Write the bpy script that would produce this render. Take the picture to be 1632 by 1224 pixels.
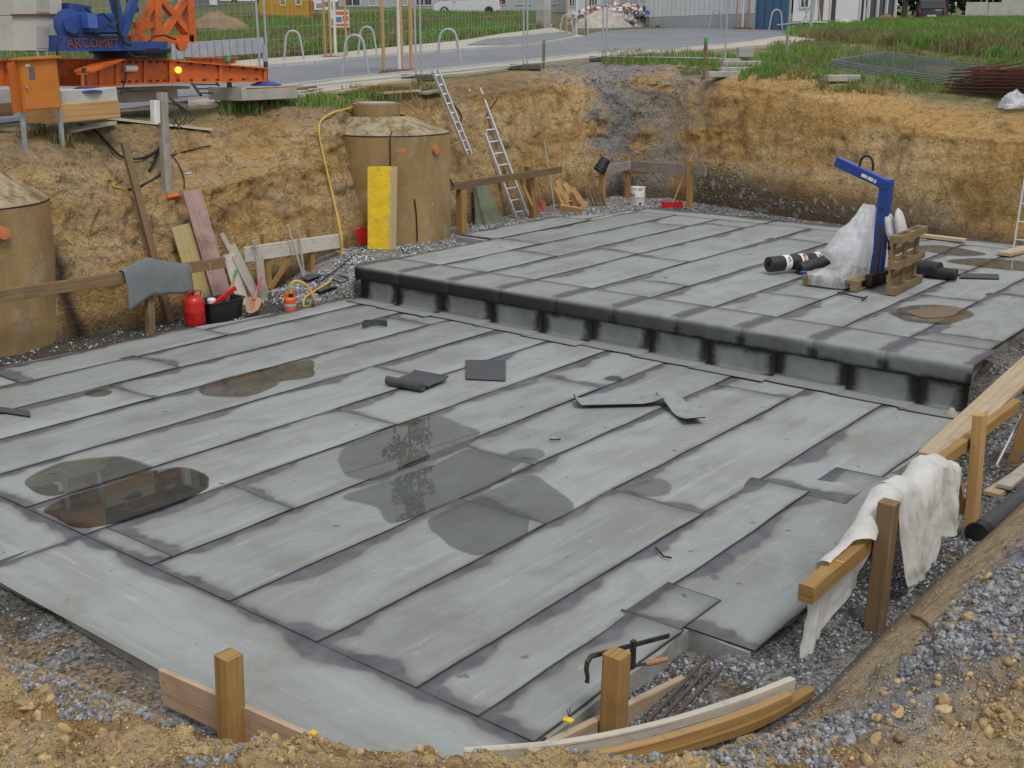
import bpy, bmesh, math, random
import numpy as np
from mathutils import Vector, Matrix
random.seed(7); RNG = np.random.default_rng(7)
for o in list(bpy.data.objects): bpy.data.objects.remove(o)
scene = bpy.context.scene
COL = scene.collection
R = math.radians
# ------------------------------------------------------------------ camera
# world: X along the membrane strips, Y across them, Z up, lower slab top = 0, metres
F_PX, PITCH, CAM_H, YAW = 1824.0, R(16.41), 3.74, R(51.21)
cam = bpy.data.cameras.new('camera'); camo = bpy.data.objects.new('camera', cam); COL.objects.link(camo)
camo.location = (0, 0, CAM_H); camo.rotation_euler = (R(90) - PITCH, 0, -YAW)
cam.sensor_width = 36.0; cam.lens = F_PX / 1632 * 36.0; cam.clip_end = 2000; cam.clip_start = 0.05
scene.camera = camo
scene.render.resolution_x, scene.render.resolution_y = 1024, 768
# ------------------------------------------------------------------ sky and sun (bright overcast)
SUN_EL, SUN_AZ = 58.0, 205.0
w = bpy.data.worlds.new('World'); scene.world = w; w.use_nodes = True
nt = w.node_tree; nt.nodes.clear()
sky = nt.nodes.new('ShaderNodeTexSky'); sky.sky_type = 'NISHITA'; sky.sun_disc = False
sky.sun_elevation = R(SUN_EL); sky.sun_rotation = R(SUN_AZ); sky.dust_density = 4.0; sky.air_density = 1.0
hsv = nt.nodes.new('ShaderNodeHueSaturation'); hsv.inputs['Saturation'].default_value = 0.22; hsv.inputs['Value'].default_value = 1.0
tc = nt.nodes.new('ShaderNodeTexCoord'); cn = nt.nodes.new('ShaderNodeTexNoise')
cn.inputs['Scale'].default_value = 2.2; cn.inputs['Detail'].default_value = 5
cr = nt.nodes.new('ShaderNodeMapRange'); cr.inputs['From Min'].default_value = .3; cr.inputs['From Max'].default_value = .7
cr.inputs['To Min'].default_value = .82; cr.inputs['To Max'].default_value = 1.12
mixc = nt.nodes.new('ShaderNodeMix'); mixc.data_type = 'RGBA'; mixc.inputs['Factor'].default_value = 0.72
mixc.inputs['B'].default_value = (8.2, 8.6, 9.2, 1)
mul = nt.nodes.new('ShaderNodeVectorMath'); mul.operation = 'SCALE'
bg = nt.nodes.new('ShaderNodeBackground'); bg.inputs['Strength'].default_value = 0.092
out = nt.nodes.new('ShaderNodeOutputWorld')
L = nt.links.new
L(tc.outputs['Generated'], cn.inputs['Vector']); L(cn.outputs['Fac'], cr.inputs['Value'])
L(sky.outputs[0], hsv.inputs['Color']); L(hsv.outputs[0], mixc.inputs['A'])
L(mixc.outputs['Result'], mul.inputs[0]); L(cr.outputs[0], mul.inputs['Scale'])
L(mul.outputs[0], bg.inputs['Color']); L(bg.outputs[0], out.inputs['Surface'])
sl = bpy.data.lights.new('sun', 'SUN'); sl.energy = 1.4; sl.angle = R(16); sl.color = (1, .97, .92)
so = bpy.data.objects.new('sun', sl); COL.objects.link(so)
so.rotation_euler = (R(90 - SUN_EL), 0, R(180 - SUN_AZ))
vs = scene.view_settings; vs.view_transform = 'Standard'; vs.look = 'None'; vs.exposure = 0.10; vs.gamma = 1.0
try: vs.use_curve_mapping = False
except Exception: pass

# ------------------------------------------------------------------ pixel -> world helpers (photo pixels, 1632 x 1224)
CP, SP, CY_, SY_ = math.cos(PITCH), math.sin(PITCH), math.cos(YAW), math.sin(YAW)
def ray(px, py):
    x = (px - 816) / F_PX; y = (py - 612) / F_PX
    d = (x, CP - y * SP, -SP - y * CP)
    return Vector((CY_ * d[0] + SY_ * d[1], -SY_ * d[0] + CY_ * d[1], d[2]))
EYE = Vector((0, 0, CAM_H))
def Zp(px, py, z=0.0): d = ray(px, py); return EYE + d * ((z - CAM_H) / d.z)
def Ap(px, py, a): d = ray(px, py); return EYE + d * (a / d.x)
def Bp(px, py, b): d = ray(px, py); return EYE + d * (b / d.y)
def Dp(px, py, p):  # the point on this pixel's ray as far away (on the ground plan) as p
    d = ray(px, py); return EYE + d * (math.hypot(p[0], p[1]) / math.hypot(d.x, d.y))
def zat(px, py, p): return Dp(px, py, p).z
def dd(px, py, dist): d = ray(px, py); return EYE + d * (dist / math.hypot(d.x, d.y))

# ------------------------------------------------------------------ numpy noise
def _h(i, j, k, s):
    n = (i * 374761393 + j * 668265263 + k * 2147483647 + s * 1274126177) & 0xffffffff
    n = ((n ^ (n >> 13)) * 1274126177) & 0xffffffff
    n = (n ^ (n >> 16)) * 2246822519 & 0xffffffff
    return ((n ^ (n >> 15)) & 0xffffff) / float(0xffffff)
def vnoise(x, y, z=0.0, s=0):
    x = np.asarray(x, float); y = np.asarray(y, float); z = np.asarray(z, float) + 0 * x
    xi = np.floor(x).astype(np.int64); yi = np.floor(y).astype(np.int64); zi = np.floor(z).astype(np.int64)
    u, v, t = x - xi, y - yi, z - zi
    u = u * u * (3 - 2 * u); v = v * v * (3 - 2 * v); t = t * t * (3 - 2 * t)
    def c(a, b, d): return _h(xi + a, yi + b, zi + d, s)
    x00 = c(0, 0, 0) * (1 - u) + c(1, 0, 0) * u; x10 = c(0, 1, 0) * (1 - u) + c(1, 1, 0) * u
    x01 = c(0, 0, 1) * (1 - u) + c(1, 0, 1) * u; x11 = c(0, 1, 1) * (1 - u) + c(1, 1, 1) * u
    return (x00 * (1 - v) + x10 * v) * (1 - t) + (x01 * (1 - v) + x11 * v) * t
def fbm(x, y, z=0.0, o=4, s=0, g=.5):
    r = 0; a = 1; tt = 0; f = 1
    for i in range(o):
        r = r + a * vnoise(np.asarray(x) * f, np.asarray(y) * f, np.asarray(z) * f, s + i * 17); tt += a; a *= g; f *= 2.03
    return r / tt
def sstep(e0, e1, x): t = np.clip((np.asarray(x, float) - e0) / (e1 - e0), 0, 1); return t * t * (3 - 2 * t)
def lerp(a, b, t): return a + (b - a) * t

# ------------------------------------------------------------------ mesh builder
class MB:
    def __init__(s): s.v = []; s.f = []; s.uv = []; s.mi = []
    def face(s, idx, uvs=None, m=0):
        s.f.append(tuple(idx)); s.uv.append(uvs or [(0, 0)] * len(idx)); s.mi.append(m)
    def box(s, p0, p1, w, h, up=(0, 0, 1), m=0, ch=0.0):
        """beam from p0 to p1, w wide (sideways), h deep along up, centred on the axis"""
        p0, p1, up = Vector(p0), Vector(p1), Vector(up)
        x = (p1 - p0); Ln = x.length or 1e-6; x = x / Ln
        y = up.cross(x)
        if y.length < 1e-4: y = Vector((0, 1, 0)).cross(x)
        if y.length < 1e-4: y = Vector((1, 0, 0)).cross(x)
        y.normalize(); z = x.cross(y)
        if ch <= 0: sec = [(-w/2, -h/2), (w/2, -h/2), (w/2, h/2), (-w/2, h/2)]
        else:
            c = ch; sec = [(-w/2+c, -h/2), (w/2-c, -h/2), (w/2, -h/2+c), (w/2, h/2-c), (w/2-c, h/2), (-w/2+c, h/2), (-w/2, h/2-c), (-w/2, -h/2+c)]
        n = len(sec); b = len(s.v); off = (hash((round(p0.x, 3), round(p0.y, 3), round(p1.z, 3))) % 97) * .37
        for q in (p0, p1):
            for (a, c_) in sec: s.v.append(q + y * a + z * c_)
        per = [0]
        for i in range(n):
            a0, a1 = sec[i], sec[(i + 1) % n]; per.append(per[-1] + math.hypot(a1[0]-a0[0], a1[1]-a0[1]))
        for i in range(n):
            j = (i + 1) % n
            s.face((b+i, b+j, b+n+j, b+n+i), [(off, per[i]), (off, per[i+1]), (off+Ln, per[i+1]), (off+Ln, per[i])], m)
        s.face([b+i for i in range(n)][::-1], [(off+.5+sec[i][0]*.05, 5+sec[i][1]) for i in range(n)][::-1], m)
        s.face([b+n+i for i in range(n)], [(off+.5+sec[i][0]*.05, 5+sec[i][1]) for i in range(n)], m)
        return s
    def tube(s, pts, r, n=8, m=0, cap=True, closed=False):
        pts = [Vector(p) for p in pts]; rs = r if isinstance(r, (list, tuple)) else [r] * len(pts)
        b = len(s.v); k = len(pts); prev = None; Ls = 0
        for i, p in enumerate(pts):
            if closed: t = pts[(i+1) % k] - pts[i-1]
            else: t = pts[min(i+1, k-1)] - pts[max(i-1, 0)]
            t.normalize()
            if prev is None:
                u = Vector((0, 0, 1)).cross(t)
                if u.length < .05: u = Vector((1, 0, 0)).cross(t)
            else: u = prev - t * prev.dot(t)
            u.normalize(); prev = u; v = t.cross(u)
            for j in range(n):
                a = 2 * math.pi * j / n
                s.v.append(p + (u * math.cos(a) + v * math.sin(a)) * rs[i])
        for i in range(k if closed else k - 1):
            Ld = (pts[(i+1) % k] - pts[i]).length; i2 = (i + 1) % k
            for j in range(n):
                j2 = (j + 1) % n
                s.face((b+i*n+j, b+i*n+j2, b+i2*n+j2, b+i2*n+j), [(Ls, j*.02), (Ls, j*.02+.02), (Ls+Ld, j*.02+.02), (Ls+Ld, j*.02)], m)
            Ls += Ld
        if cap and not closed:
            s.face([b+j for j in range(n)][::-1], None, m); s.face([b+(k-1)*n+j for j in range(n)], None, m)
        return s
    def lathe(s, prof, c=(0, 0, 0), n=24, axis=(0, 0, 1), m=0, closed=False):
        """prof: list of (r, z) turned about axis through c"""
        c = Vector(c); ax = Vector(axis).normalized()
        u = Vector((1, 0, 0)) if abs(ax.x) < .9 else Vector((0, 1, 0))
        u = (u - ax * u.dot(ax)).normalized(); v = ax.cross(u); b = len(s.v)
        for (r, z) in prof:
            for j in range(n):
                a = 2 * math.pi * j / n
                s.v.append(c + ax * z + (u * math.cos(a) + v * math.sin(a)) * r)
        acc = 0
        for i in range(len(prof) - 1):
            dl = math.hypot(prof[i+1][0]-prof[i][0], prof[i+1][1]-prof[i][1])
            for j in range(n):
                j2 = (j + 1) % n; rr = max(prof[i][0], .02) * 2 * math.pi / n
                s.face((b+i*n+j, b+i*n+j2, b+(i+1)*n+j2, b+(i+1)*n+j), [(j*rr, acc), ((j+1)*rr, acc), ((j+1)*rr, acc+dl), (j*rr, acc+dl)], m)
            acc += dl
        if prof[0][0] > 1e-4: s.face([b+j for j in range(n)][::-1], None, m)
        if prof[-1][0] > 1e-4: s.face([b+(len(prof)-1)*n+j for j in range(n)], None, m)
        return s
    def prism(s, poly, thick, m=0):
        """poly: list of 3D points (planar outline), thick: Vector"""
        poly = [Vector(p) for p in poly]; t = Vector(thick); n = len(poly); b = len(s.v)
        o = poly[0]; e = (poly[1] - o); e = e.normalized() if e.length > 1e-6 else Vector((1, 0, 0)); f = t.cross(e); f = f.normalized() if f.length > 1e-6 else Vector((0, 1, 0))
        uv = [((p - o).dot(e), (p - o).dot(f)) for p in poly]
        s.v += poly + [p + t for p in poly]
        s.face(list(range(b, b + n))[::-1], uv[::-1], m); s.face([b + n + i for i in range(n)], uv, m)
        for i in range(n):
            j = (i + 1) % n; s.face((b+i, b+j, b+n+j, b+n+i), [uv[i], uv[j], (uv[j][0]+.02, uv[j][1]+.02), (uv[i][0]+.02, uv[i][1]+.02)], m)
        return s
    def grid(s, fn, nu, nv, m=0, closed_u=False):
        """fn(u,v) -> Vector for u,v in 0..1"""
        b = len(s.v)
        for i in range(nu + (0 if closed_u else 1)):
            for j in range(nv + 1): s.v.append(Vector(fn(i / nu, j / nv)))
        for i in range(nu):
            i2 = (i + 1) % nu if closed_u else i + 1
            for j in range(nv):
                s.face((b+i*(nv+1)+j, b+i2*(nv+1)+j, b+i2*(nv+1)+j+1, b+i*(nv+1)+j+1),
                       [(i/nu, j/nv), ((i+1)/nu, j/nv), ((i+1)/nu, (j+1)/nv), (i/nu, (j+1)/nv)], m)
        return s
    def build(s, name, mat, parent=None, smooth=False, weld=False):
        me = bpy.data.meshes.new(name)
        org = Vector((0, 0, 0)); q = parent
        while q is not None: org = org + q.location; q = q.parent
        me.from_pydata([tuple(Vector(p) - org) for p in s.v], [], s.f)
        uvl = me.uv_layers.new(name='UVMap')
        flat = [c for fu in s.uv for c in fu]
        uvl.data.foreach_set('uv', np.array(flat, dtype=np.float32).ravel())
        mats = mat if isinstance(mat, (list, tuple)) else [mat]
        for mm in mats: me.materials.append(mm)
        if len(mats) > 1: me.polygons.foreach_set('material_index', s.mi)
        if smooth:
            me.polygons.foreach_set('use_smooth', [True] * len(me.polygons))
            try: me.set_sharp_from_angle(angle=R(38))
            except Exception: pass
        me.update()
        o = bpy.data.objects.new(name, me); COL.objects.link(o)
        if parent is not None: o.parent = parent
        return o
def tag(o, label=None, cat=None, group=None, kind=None):
    if label: o['label'] = label
    if cat: o['category'] = cat
    if group: o['group'] = group
    if kind: o['kind'] = kind
    return o
def thing(name, label, cat, loc=(0, 0, 0), group=None):
    o = bpy.data.objects.new(name, None); COL.objects.link(o); o.location = loc; o.empty_display_size = .1
    return tag(o, label, cat, group)
def npmesh(name, V, Fq, mat, parent=None, smooth=True, col=None, kind=None):
    me = bpy.data.meshes.new(name); V = np.asarray(V, np.float32); Fq = np.asarray(Fq, np.int32)
    k = Fq.shape[1]
    me.vertices.add(len(V)); me.vertices.foreach_set('co', V.ravel())
    me.loops.add(Fq.size); me.loops.foreach_set('vertex_index', Fq.ravel())
    me.polygons.add(len(Fq)); me.polygons.foreach_set('loop_start', np.arange(0, Fq.size, k, dtype=np.int32))
    me.update(calc_edges=True); me.validate()
    if smooth: me.polygons.foreach_set('use_smooth', np.ones(len(me.polygons), bool))
    if col is not None:
        ca = me.color_attributes.new('Col', 'FLOAT_COLOR', 'POINT')
        c4 = np.ones((len(V), 4), np.float32); c4[:, :col.shape[1]] = col; ca.data.foreach_set('color', c4.ravel())
    me.materials.append(mat); me.update()
    o = bpy.data.objects.new(name, me); COL.objects.link(o)
    if parent is not None: o.parent = parent
    if kind: o['kind'] = kind
    return o

# ------------------------------------------------------------------ materials
class NT:
    def __init__(s, name):
        s.m = bpy.data.materials.new(name); s.m.use_nodes = True; s.t = s.m.node_tree; s.t.nodes.clear()
        s.o = s.n('ShaderNodeOutputMaterial'); s.b = s.n('ShaderNodeBsdfPrincipled'); s.l(s.b.outputs[0], s.o.inputs['Surface'])
    def n(s, t, **k):
        x = s.t.nodes.new(t)
        for a, b in k.items(): setattr(x, a, b)
        return x
    def l(s, a, b): s.t.links.new(a, b)
    def put(s, inp, v):
        if hasattr(v, 'links') or isinstance(v, bpy.types.NodeSocket): s.l(v, inp)
        else: inp.default_value = v
    def math(s, op, a, b=0.0, c=None, clamp=False):
        x = s.n('ShaderNodeMath', operation=op); x.use_clamp = clamp; s.put(x.inputs[0], a); s.put(x.inputs[1], b)
        if c is not None: s.put(x.inputs[2], c)
        return x.outputs[0]
    def noise(s, vec, scale, detail=4, rough=.55, dist=0.0):
        x = s.n('ShaderNodeTexNoise'); x.inputs['Scale'].default_value = scale; x.inputs['Detail'].default_value = detail
        x.inputs['Roughness'].default_value = rough; x.inputs['Distortion'].default_value = dist
        if vec is not None: s.l(vec, x.inputs['Vector'])
        return x.outputs['Fac']
    def map(s, v, a, b, c=0.0, d=1.0, smooth=False):
        x = s.n('ShaderNodeMapRange'); x.interpolation_type = 'SMOOTHSTEP' if smooth else 'LINEAR'
        s.put(x.inputs[0], v)
        for i, q in enumerate((a, b, c, d)): s.put(x.inputs[i + 1], q)
        return x.outputs[0]
    def mix(s, f, a, b, mode='MIX'):
        x = s.n('ShaderNodeMix', data_type='RGBA', blend_type=mode); s.put(x.inputs[0], f)
        for i, q in ((6, a), (7, b)): s.put(x.inputs[i], q if not isinstance(q, tuple) else (*q[:3], 1))
        return x.outputs[2]
    def vscale(s, vec, sc, add=(0, 0, 0)):
        x = s.n('ShaderNodeMapping'); s.l(vec, x.inputs[0]); x.inputs['Scale'].default_value = sc; s.put(x.inputs['Location'], add); return x.outputs[0]
    def bump(s, h, strength=.3, dist=.01):
        x = s.n('ShaderNodeBump'); x.inputs['Strength'].default_value = strength; x.inputs['Distance'].default_value = dist
        s.l(h, x.inputs['Height']); s.l(x.outputs[0], s.b.inputs['Normal'])
    def pos(s): return s.n('ShaderNodeNewGeometry').outputs['Position']
    def uv(s, name='UVMap'): return s.n('ShaderNodeUVMap', uv_map=name).outputs[0]
    def rnd(s): return s.n('ShaderNodeObjectInfo').outputs['Random']
    def set(s, color=None, rough=None, metal=None, spec=None):
        if color is not None: s.put(s.b.inputs['Base Color'], color if not isinstance(color, tuple) else (*color[:3], 1))
        if rough is not None: s.put(s.b.inputs['Roughness'], rough)
        if metal is not None: s.put(s.b.inputs['Metallic'], metal)
        if spec is not None: s.put(s.b.inputs['Specular IOR Level'], spec)
        return s.m
_MC = {}
def plain(name, c, rough=.6, var=.25, scale=6.0, metal=0.0, dirt=None, dirt_amt=.5, bump=.0, spec=.5, fine=60.0):
    """painted / cast surface with blotchy variation, grime and fine relief"""
    if name in _MC: return _MC[name]
    t = NT(name); p = t.pos(); n1 = t.noise(p, scale, 5); n2 = t.noise(p, fine, 3)
    v = t.map(t.math('ADD', t.math('MULTIPLY', n1, .7), t.math('MULTIPLY', n2, .3)), .3, .7, 1 - var, 1 + var)
    x = t.n('ShaderNodeVectorMath', operation='SCALE'); x.inputs[0].default_value = c[:3]; t.l(v, x.inputs['Scale'])
    colr = x.outputs[0]
    if dirt is not None:
        k = t.map(t.noise(p, scale * 1.7, 6, .65, .4), .5, .72, 0, dirt_amt, True); colr = t.mix(k, colr, dirt)
    t.set(colr, t.map(n1, .3, .7, max(rough - .1, .02), min(rough + .1, 1)), metal, spec)
    if bump: t.bump(t.math('ADD', n2, n1), bump, .006)
    _MC[name] = t.m; return t.m
def wood(name, c1, c2, rough=.7, grain=28.0, stain=None, stain_amt=.5):
    if name in _MC: return _MC[name]
    t = NT(name); u = t.uv(); p = t.pos()
    g = t.noise(t.vscale(u, (1.2, grain, 1)), 1.0, 6, .65, .6); g2 = t.noise(t.vscale(u, (.6, 3.0, 1)), 1.3, 3)
    f = t.math('ADD', t.math('MULTIPLY', g, .65), t.math('MULTIPLY', g2, .35))
    colr = t.mix(t.map(f, .36, .66, 0, 1), c1, c2)
    ri = t.rnd(); x = t.n('ShaderNodeVectorMath', operation='SCALE'); t.l(colr, x.inputs[0]); t.l(t.map(ri, 0, 1, .85, 1.15), x.inputs['Scale']); colr = x.outputs[0]
    if stain is not None:
        k = t.map(t.noise(p, 3.3, 6, .7, .3), .48, .68, 0, stain_amt, True); colr = t.mix(k, colr, stain)
    kn = t.map(t.noise(t.vscale(u, (3.0, 9.0, 1)), 1.0, 1), .74, .8, 0, .6, True); colr = t.mix(kn, colr, (c1[0]*.35, c1[1]*.3, c1[2]*.25)); spl = t.map(t.noise(t.vscale(u, (.5, 60, 1)), 1.0, 2), .64, .68, 0, .55, True); colr = t.mix(spl, colr, (c2[0]*.3, c2[1]*.28, c2[2]*.25)); colr = t.mix(t.map(t.noise(p, 11, 6, .7, .5), .57, .70, 0, .5, True), colr, (.20, .16, .11))
    t.set(colr, rough, 0, .3); t.bump(t.math('ADD', g, t.map(t.noise(t.vscale(u, (.5, 60, 1)), 1.0, 2), .62, .66, 0, -1.5)), .5, .004)
    _MC[name] = t.m; return t.m
# ================================================================== TERRAIN
def hg(a, b):
    """height of the land outside the pit"""
    a = np.asarray(a, float); b = np.asarray(b, float)
    t = .779 * a + .627 * b; s = np.clip(.627 * a - .779 * b, -45, 60)
    tc_ = np.clip(t, 0, 95)
    z = 2.586 + .01647 * tc_ + .0644 * s + .000262 * tc_ * tc_ - .000893 * s * tc_ + .035 * (np.maximum(t, 95) - 95)
    z = z - .75 * np.exp(-((a - 22) ** 2 + (b - 4.5) ** 2) / 40.5)
    nearw = sstep(9, 2, np.hypot(a, b))
    return z * (1 - nearw) + 2.12 * nearw
def hgf(a, b): return float(hg(a, b))
def G(px, py, dz=0.0, t0=4.0, t1=400.0):
    """where this pixel's ray meets the land outside the pit"""
    d = ray(px, py); hl = math.hypot(d.x, d.y); T = np.arange(t0, t1, .4) / hl
    below = np.nonzero(CAM_H + d.z * T <= hg(d.x * T, d.y * T) + dz)[0]
    if not len(below): return EYE + d * (t1 / hl)
    hi = T[below[0]]; lo = max(hi - .4 / hl, 0)
    for _ in range(12):
        t = (lo + hi) / 2; p = EYE + d * t
        if p.z <= hgf(p.x, p.y) + dz: hi = t
        else: lo = t
    return EYE + d * hi
def onland(a, b, dz=0): return Vector((a, b, hgf(a, b) + dz))

CEN = np.array([12.5, 8.2])
BOT = np.array([(5.2,2.42),(7,2.42),(10,2.36),(13,2.5),(16,2.6),(19,2.7),(20.2,3.1),(20.55,4.5),(20.75,5.4),(21.2,7),(21.75,9.6),(22.35,12.2),(22.85,13.7),(22.8,14.9),(21.7,15.25),
 (19.6,15.05),(18.5,14.95),(16,14.75),(14.4,14.6),(13.6,14.38),(12.6,14.35),(11.1,14.25),(9,14.05),(8,14.15),(7,14.25),(5,14.3),(3.6,14.2),(2.9,13.4),(2.85,11),(2.95,8),(3.1,7),(3.25,6.2),(3.35,5.5),(3.4,4.8),(3.55,4.3),(3.9,3.6),(4.3,3.1),(4.75,2.62)])
def floor_z(a, b): return -0.075 + .475 * sstep(11.2, 13.2, a)
def poly_dist(P):
    """distance to BOT polyline for Nx2 points"""
    best = np.full(len(P), 1e9); n = len(BOT)
    for i in range(n):
        p0 = BOT[i]; e = BOT[(i + 1) % n] - p0
        t = np.clip(((P - p0) @ e) / (e @ e), 0, 1)
        best = np.minimum(best, np.hypot(*(P - p0 - t[:, None] * e).T))
    return best
def bank_weight(P):
    """1 on the near bank (camera side), 0 on the far and left walls"""
    a, b = P[:, 0], P[:, 1]
    return sstep(7.0, 5.0, a) * sstep(12.5, 10.0, b) + sstep(12.5, 10.5, a) * sstep(7.0, 5.0, b) * (1 - sstep(7.0, 5.0, a) * sstep(12.5, 10.0, b))
# angles, denser where the camera looks closely
def seg(a0, a1, st): return np.arange(R(a0), R(a1), st)
TH = np.concatenate([seg(-26, 134, .0042), seg(134, 184, .016), seg(184, 244, .0022), seg(244, 334, .016)])
NA = len(TH)
def bound_r(th):
    d = np.stack([np.cos(th), np.sin(th)], 1); best = np.full(len(th), 0.0); n = len(BOT)
    for i in range(n):
        p0 = BOT[i] - CEN; p1 = BOT[(i + 1) % n] - CEN; e = p1 - p0
        den = d[:, 0] * e[1] - d[:, 1] * e[0]; den = np.where(np.abs(den) < 1e-9, 1e-9, den)
        t = (p0[0] * e[1] - p0[1] * e[0]) / den; u = (p0[0] * d[:, 1] - p0[1] * d[:, 0]) / den
        ok = (t > 0) & (u >= -1e-6) & (u <= 1 + 1e-6); best = np.where(ok & (t > best), t, best)
    return best
RB = bound_r(TH)
E_ = [-.25]; st = .03
while E_[-1] < 900: E_.append(E_[-1] + st); st = .010 if E_[-1] < .62 else .028 if E_[-1] < 2.4 else min(st * 1.07, 60)
E_ = np.array(E_); NR = len(E_)
rr = RB[None, :] + E_[:, None]
PX = CEN[0] + rr * np.cos(TH)[None, :]; PY = CEN[1] + rr * np.sin(TH)[None, :]
P2 = np.stack([PX.ravel(), PY.ravel()], 1)
dist = poly_dist(P2); dist = np.where(np.repeat(E_, NA) < 0, -dist, dist)
a_, b_ = P2[:, 0], P2[:, 1]
fz = floor_z(a_, b_); top = hg(a_, b_)
bw = bank_weight(P2)
# profiles: fraction of the height gained by distance d from the toe
d_ = np.maximum(dist, 0)
wob = (fbm(a_ * .7, b_ * .7, 0, 3, 5) - .5)
near_left = sstep(14.5, 12.0, a_) * sstep(12.5, 13.5, b_) * sstep(8.4, 9.6, a_)
right_soft = sstep(11.0, 7.0, b_) * sstep(19, 20.5, a_)
prof_std = np.interp(d_ * (1 + .5 * wob), [0, .12, .45, .62, 1.0, 1.5, 2.2], [0, .28, .80, .90, .96, .99, 1.0])
prof_left = np.interp(d_ * (1 + .6 * wob), [0, .10, .38, .75, 1.25, 1.75, 2.4], [0, .25, .62, .70, .88, .98, 1.0])
prof_right = np.interp(d_ * (1 + .4 * wob), [0, .18, .30, .55, 1.3, 2.4, 4.0], [0, .16, .50, .74, .86, .95, 1.0])
pr = prof_std * (1 - near_left) * (1 - right_soft) + prof_left * near_left + prof_right * right_soft * (1 - near_left)
z_wall = fz + (top - fz) * pr
lowb = 1 - .26 * sstep(3.2, 5.6, b_) * sstep(4.5, 3.5, a_) - .05 - .17 * sstep(5.6, 4.6, a_)
z_bank = np.minimum(fz + lowb * np.interp(d_, [0, .35, .68, .85, 1.2, 4.2, 8], [0, .48, .82, .93, 1.05, 2.2, 2.25]), np.maximum(top, 2.1))
zz = z_wall * (1 - bw) + z_bank * bw
zz = np.where(dist < 0, fz - .12, zz)
# relief
onwall = sstep(0, .25, d_) * sstep(3.2, 1.2, d_)
fade = sstep(9.0, 2.0, d_)
slope_smooth = bw * sstep(4.8, 5.8, a_) * sstep(.9, .6, d_)     # the smooth compacted face of the right-hand bank
rough1 = (fbm(a_ * 1.6, b_ * 1.6, zz * 1.6, 5, 11) - .5); rough2 = (fbm(a_ * 7, b_ * 7, zz * 7, 4, 23) - .5)
gou = fbm(np.where(b_ > 13, a_, b_) * 3.2, zz * .45, 3.3, 4, 31) - .5
ridge = 1 - np.abs(2 * fbm(a_ * 3, b_ * 3, zz * 2.2, 4, 51) - 1)
layer = (fbm(a_ * .5, b_ * .5, zz * 6, 4, 71) - .5) * sstep(.3, .9, fz + d_ * 0 + .5)
push = (.12 + .22 * (fbm(a_ * 3.4, b_ * 3.4, zz * 3.0, 3, 201) - .5) * (.5 + .5 * sstep(13, 14, b_)) + .30 * rough1 + .11 * rough2 + .26 * gou + .08 * (fbm(np.where(b_ > 13, a_, b_) * 8, zz * 1.2, 9.1, 3, 333) - .5) + .16 * (ridge - .7) * near_left + .09 * layer) * onwall * (1 - bw)
push = np.maximum(push, -.05); push = push * (1 - .5 * sstep(20, 21, a_) * sstep(12.5, 10.5, b_))
clod = np.maximum(fbm(a_ * 5.5, b_ * 5.5, zz * 5.5, 3, 91) - .52, 0)
lift = (.10 * rough1 + .055 * rough2) * fade * (1 - bw) * .7 + bw * (1 - .85 * slope_smooth) * (.20 * rough1 * sstep(.2, 1, d_) + .13 * rough2 + .34 * clod + .05 * (fbm(a_ * 17, b_ * 17, 0, 3, 301) - .5)) * sstep(0, .4, d_) * sstep(12, 6, d_)
thv = np.tile(TH, NR)
VX = a_ + np.cos(thv) * push; VY = b_ + np.sin(thv) * push; VZ = zz + lift
# colours -----------------------------------------------------------------
def C3(*c): return np.array(c, float)
CLAY, CLAYL, BROWN, GREYM, SAND, GRAV, WETD, TURF = C3(.395,.240,.085), C3(.49,.350,.175), C3(.145,.094,.044), C3(.200,.178,.145), C3(.42,.305,.155), C3(.205,.195,.182), C3(.06,.047,.032), C3(.075,.105,.030)
def mixc_(c, d, t): return c * (1 - t[:, None]) + d * t[:, None]
hrel = np.clip((VZ - fz) / np.maximum(top - fz, .5), 0, 1.2)
n1 = fbm(VX * .8, VY * .8, VZ * 1.6, 4, 3); n2 = fbm(VX * 3.1, VY * 3.1, VZ * 3.1, 4, 7); n3 = fbm(VX * 9, VY * 9, VZ * 9, 3, 9); nl = fbm(VX * .35, VY * .35, VZ * 5.5, 3, 13)
col = np.tile(CLAY, (len(VX), 1))
col = mixc_(col, CLAYL, sstep(.45, .72, n1 * .6 + nl * .4 + .06))
col = mixc_(col, BROWN, sstep(.55, .75, n2) * .6)
leftw = sstep(13, 14, b_) * sstep(21.5, 20, a_)
col = mixc_(col, BROWN * 1.5, leftw * .30)
col = mixc_(col, BROWN, leftw * sstep(.78, .92, hrel) * .55 * sstep(2.2, .8, d_))
col = mixc_(col, CLAYL * .95, leftw * sstep(14, 17, a_) * np.exp(-((hrel - .66) / .11) ** 2) * .6)
col = mixc_(col, GREYM, leftw * sstep(.52, .68, n1) * .20)
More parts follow.
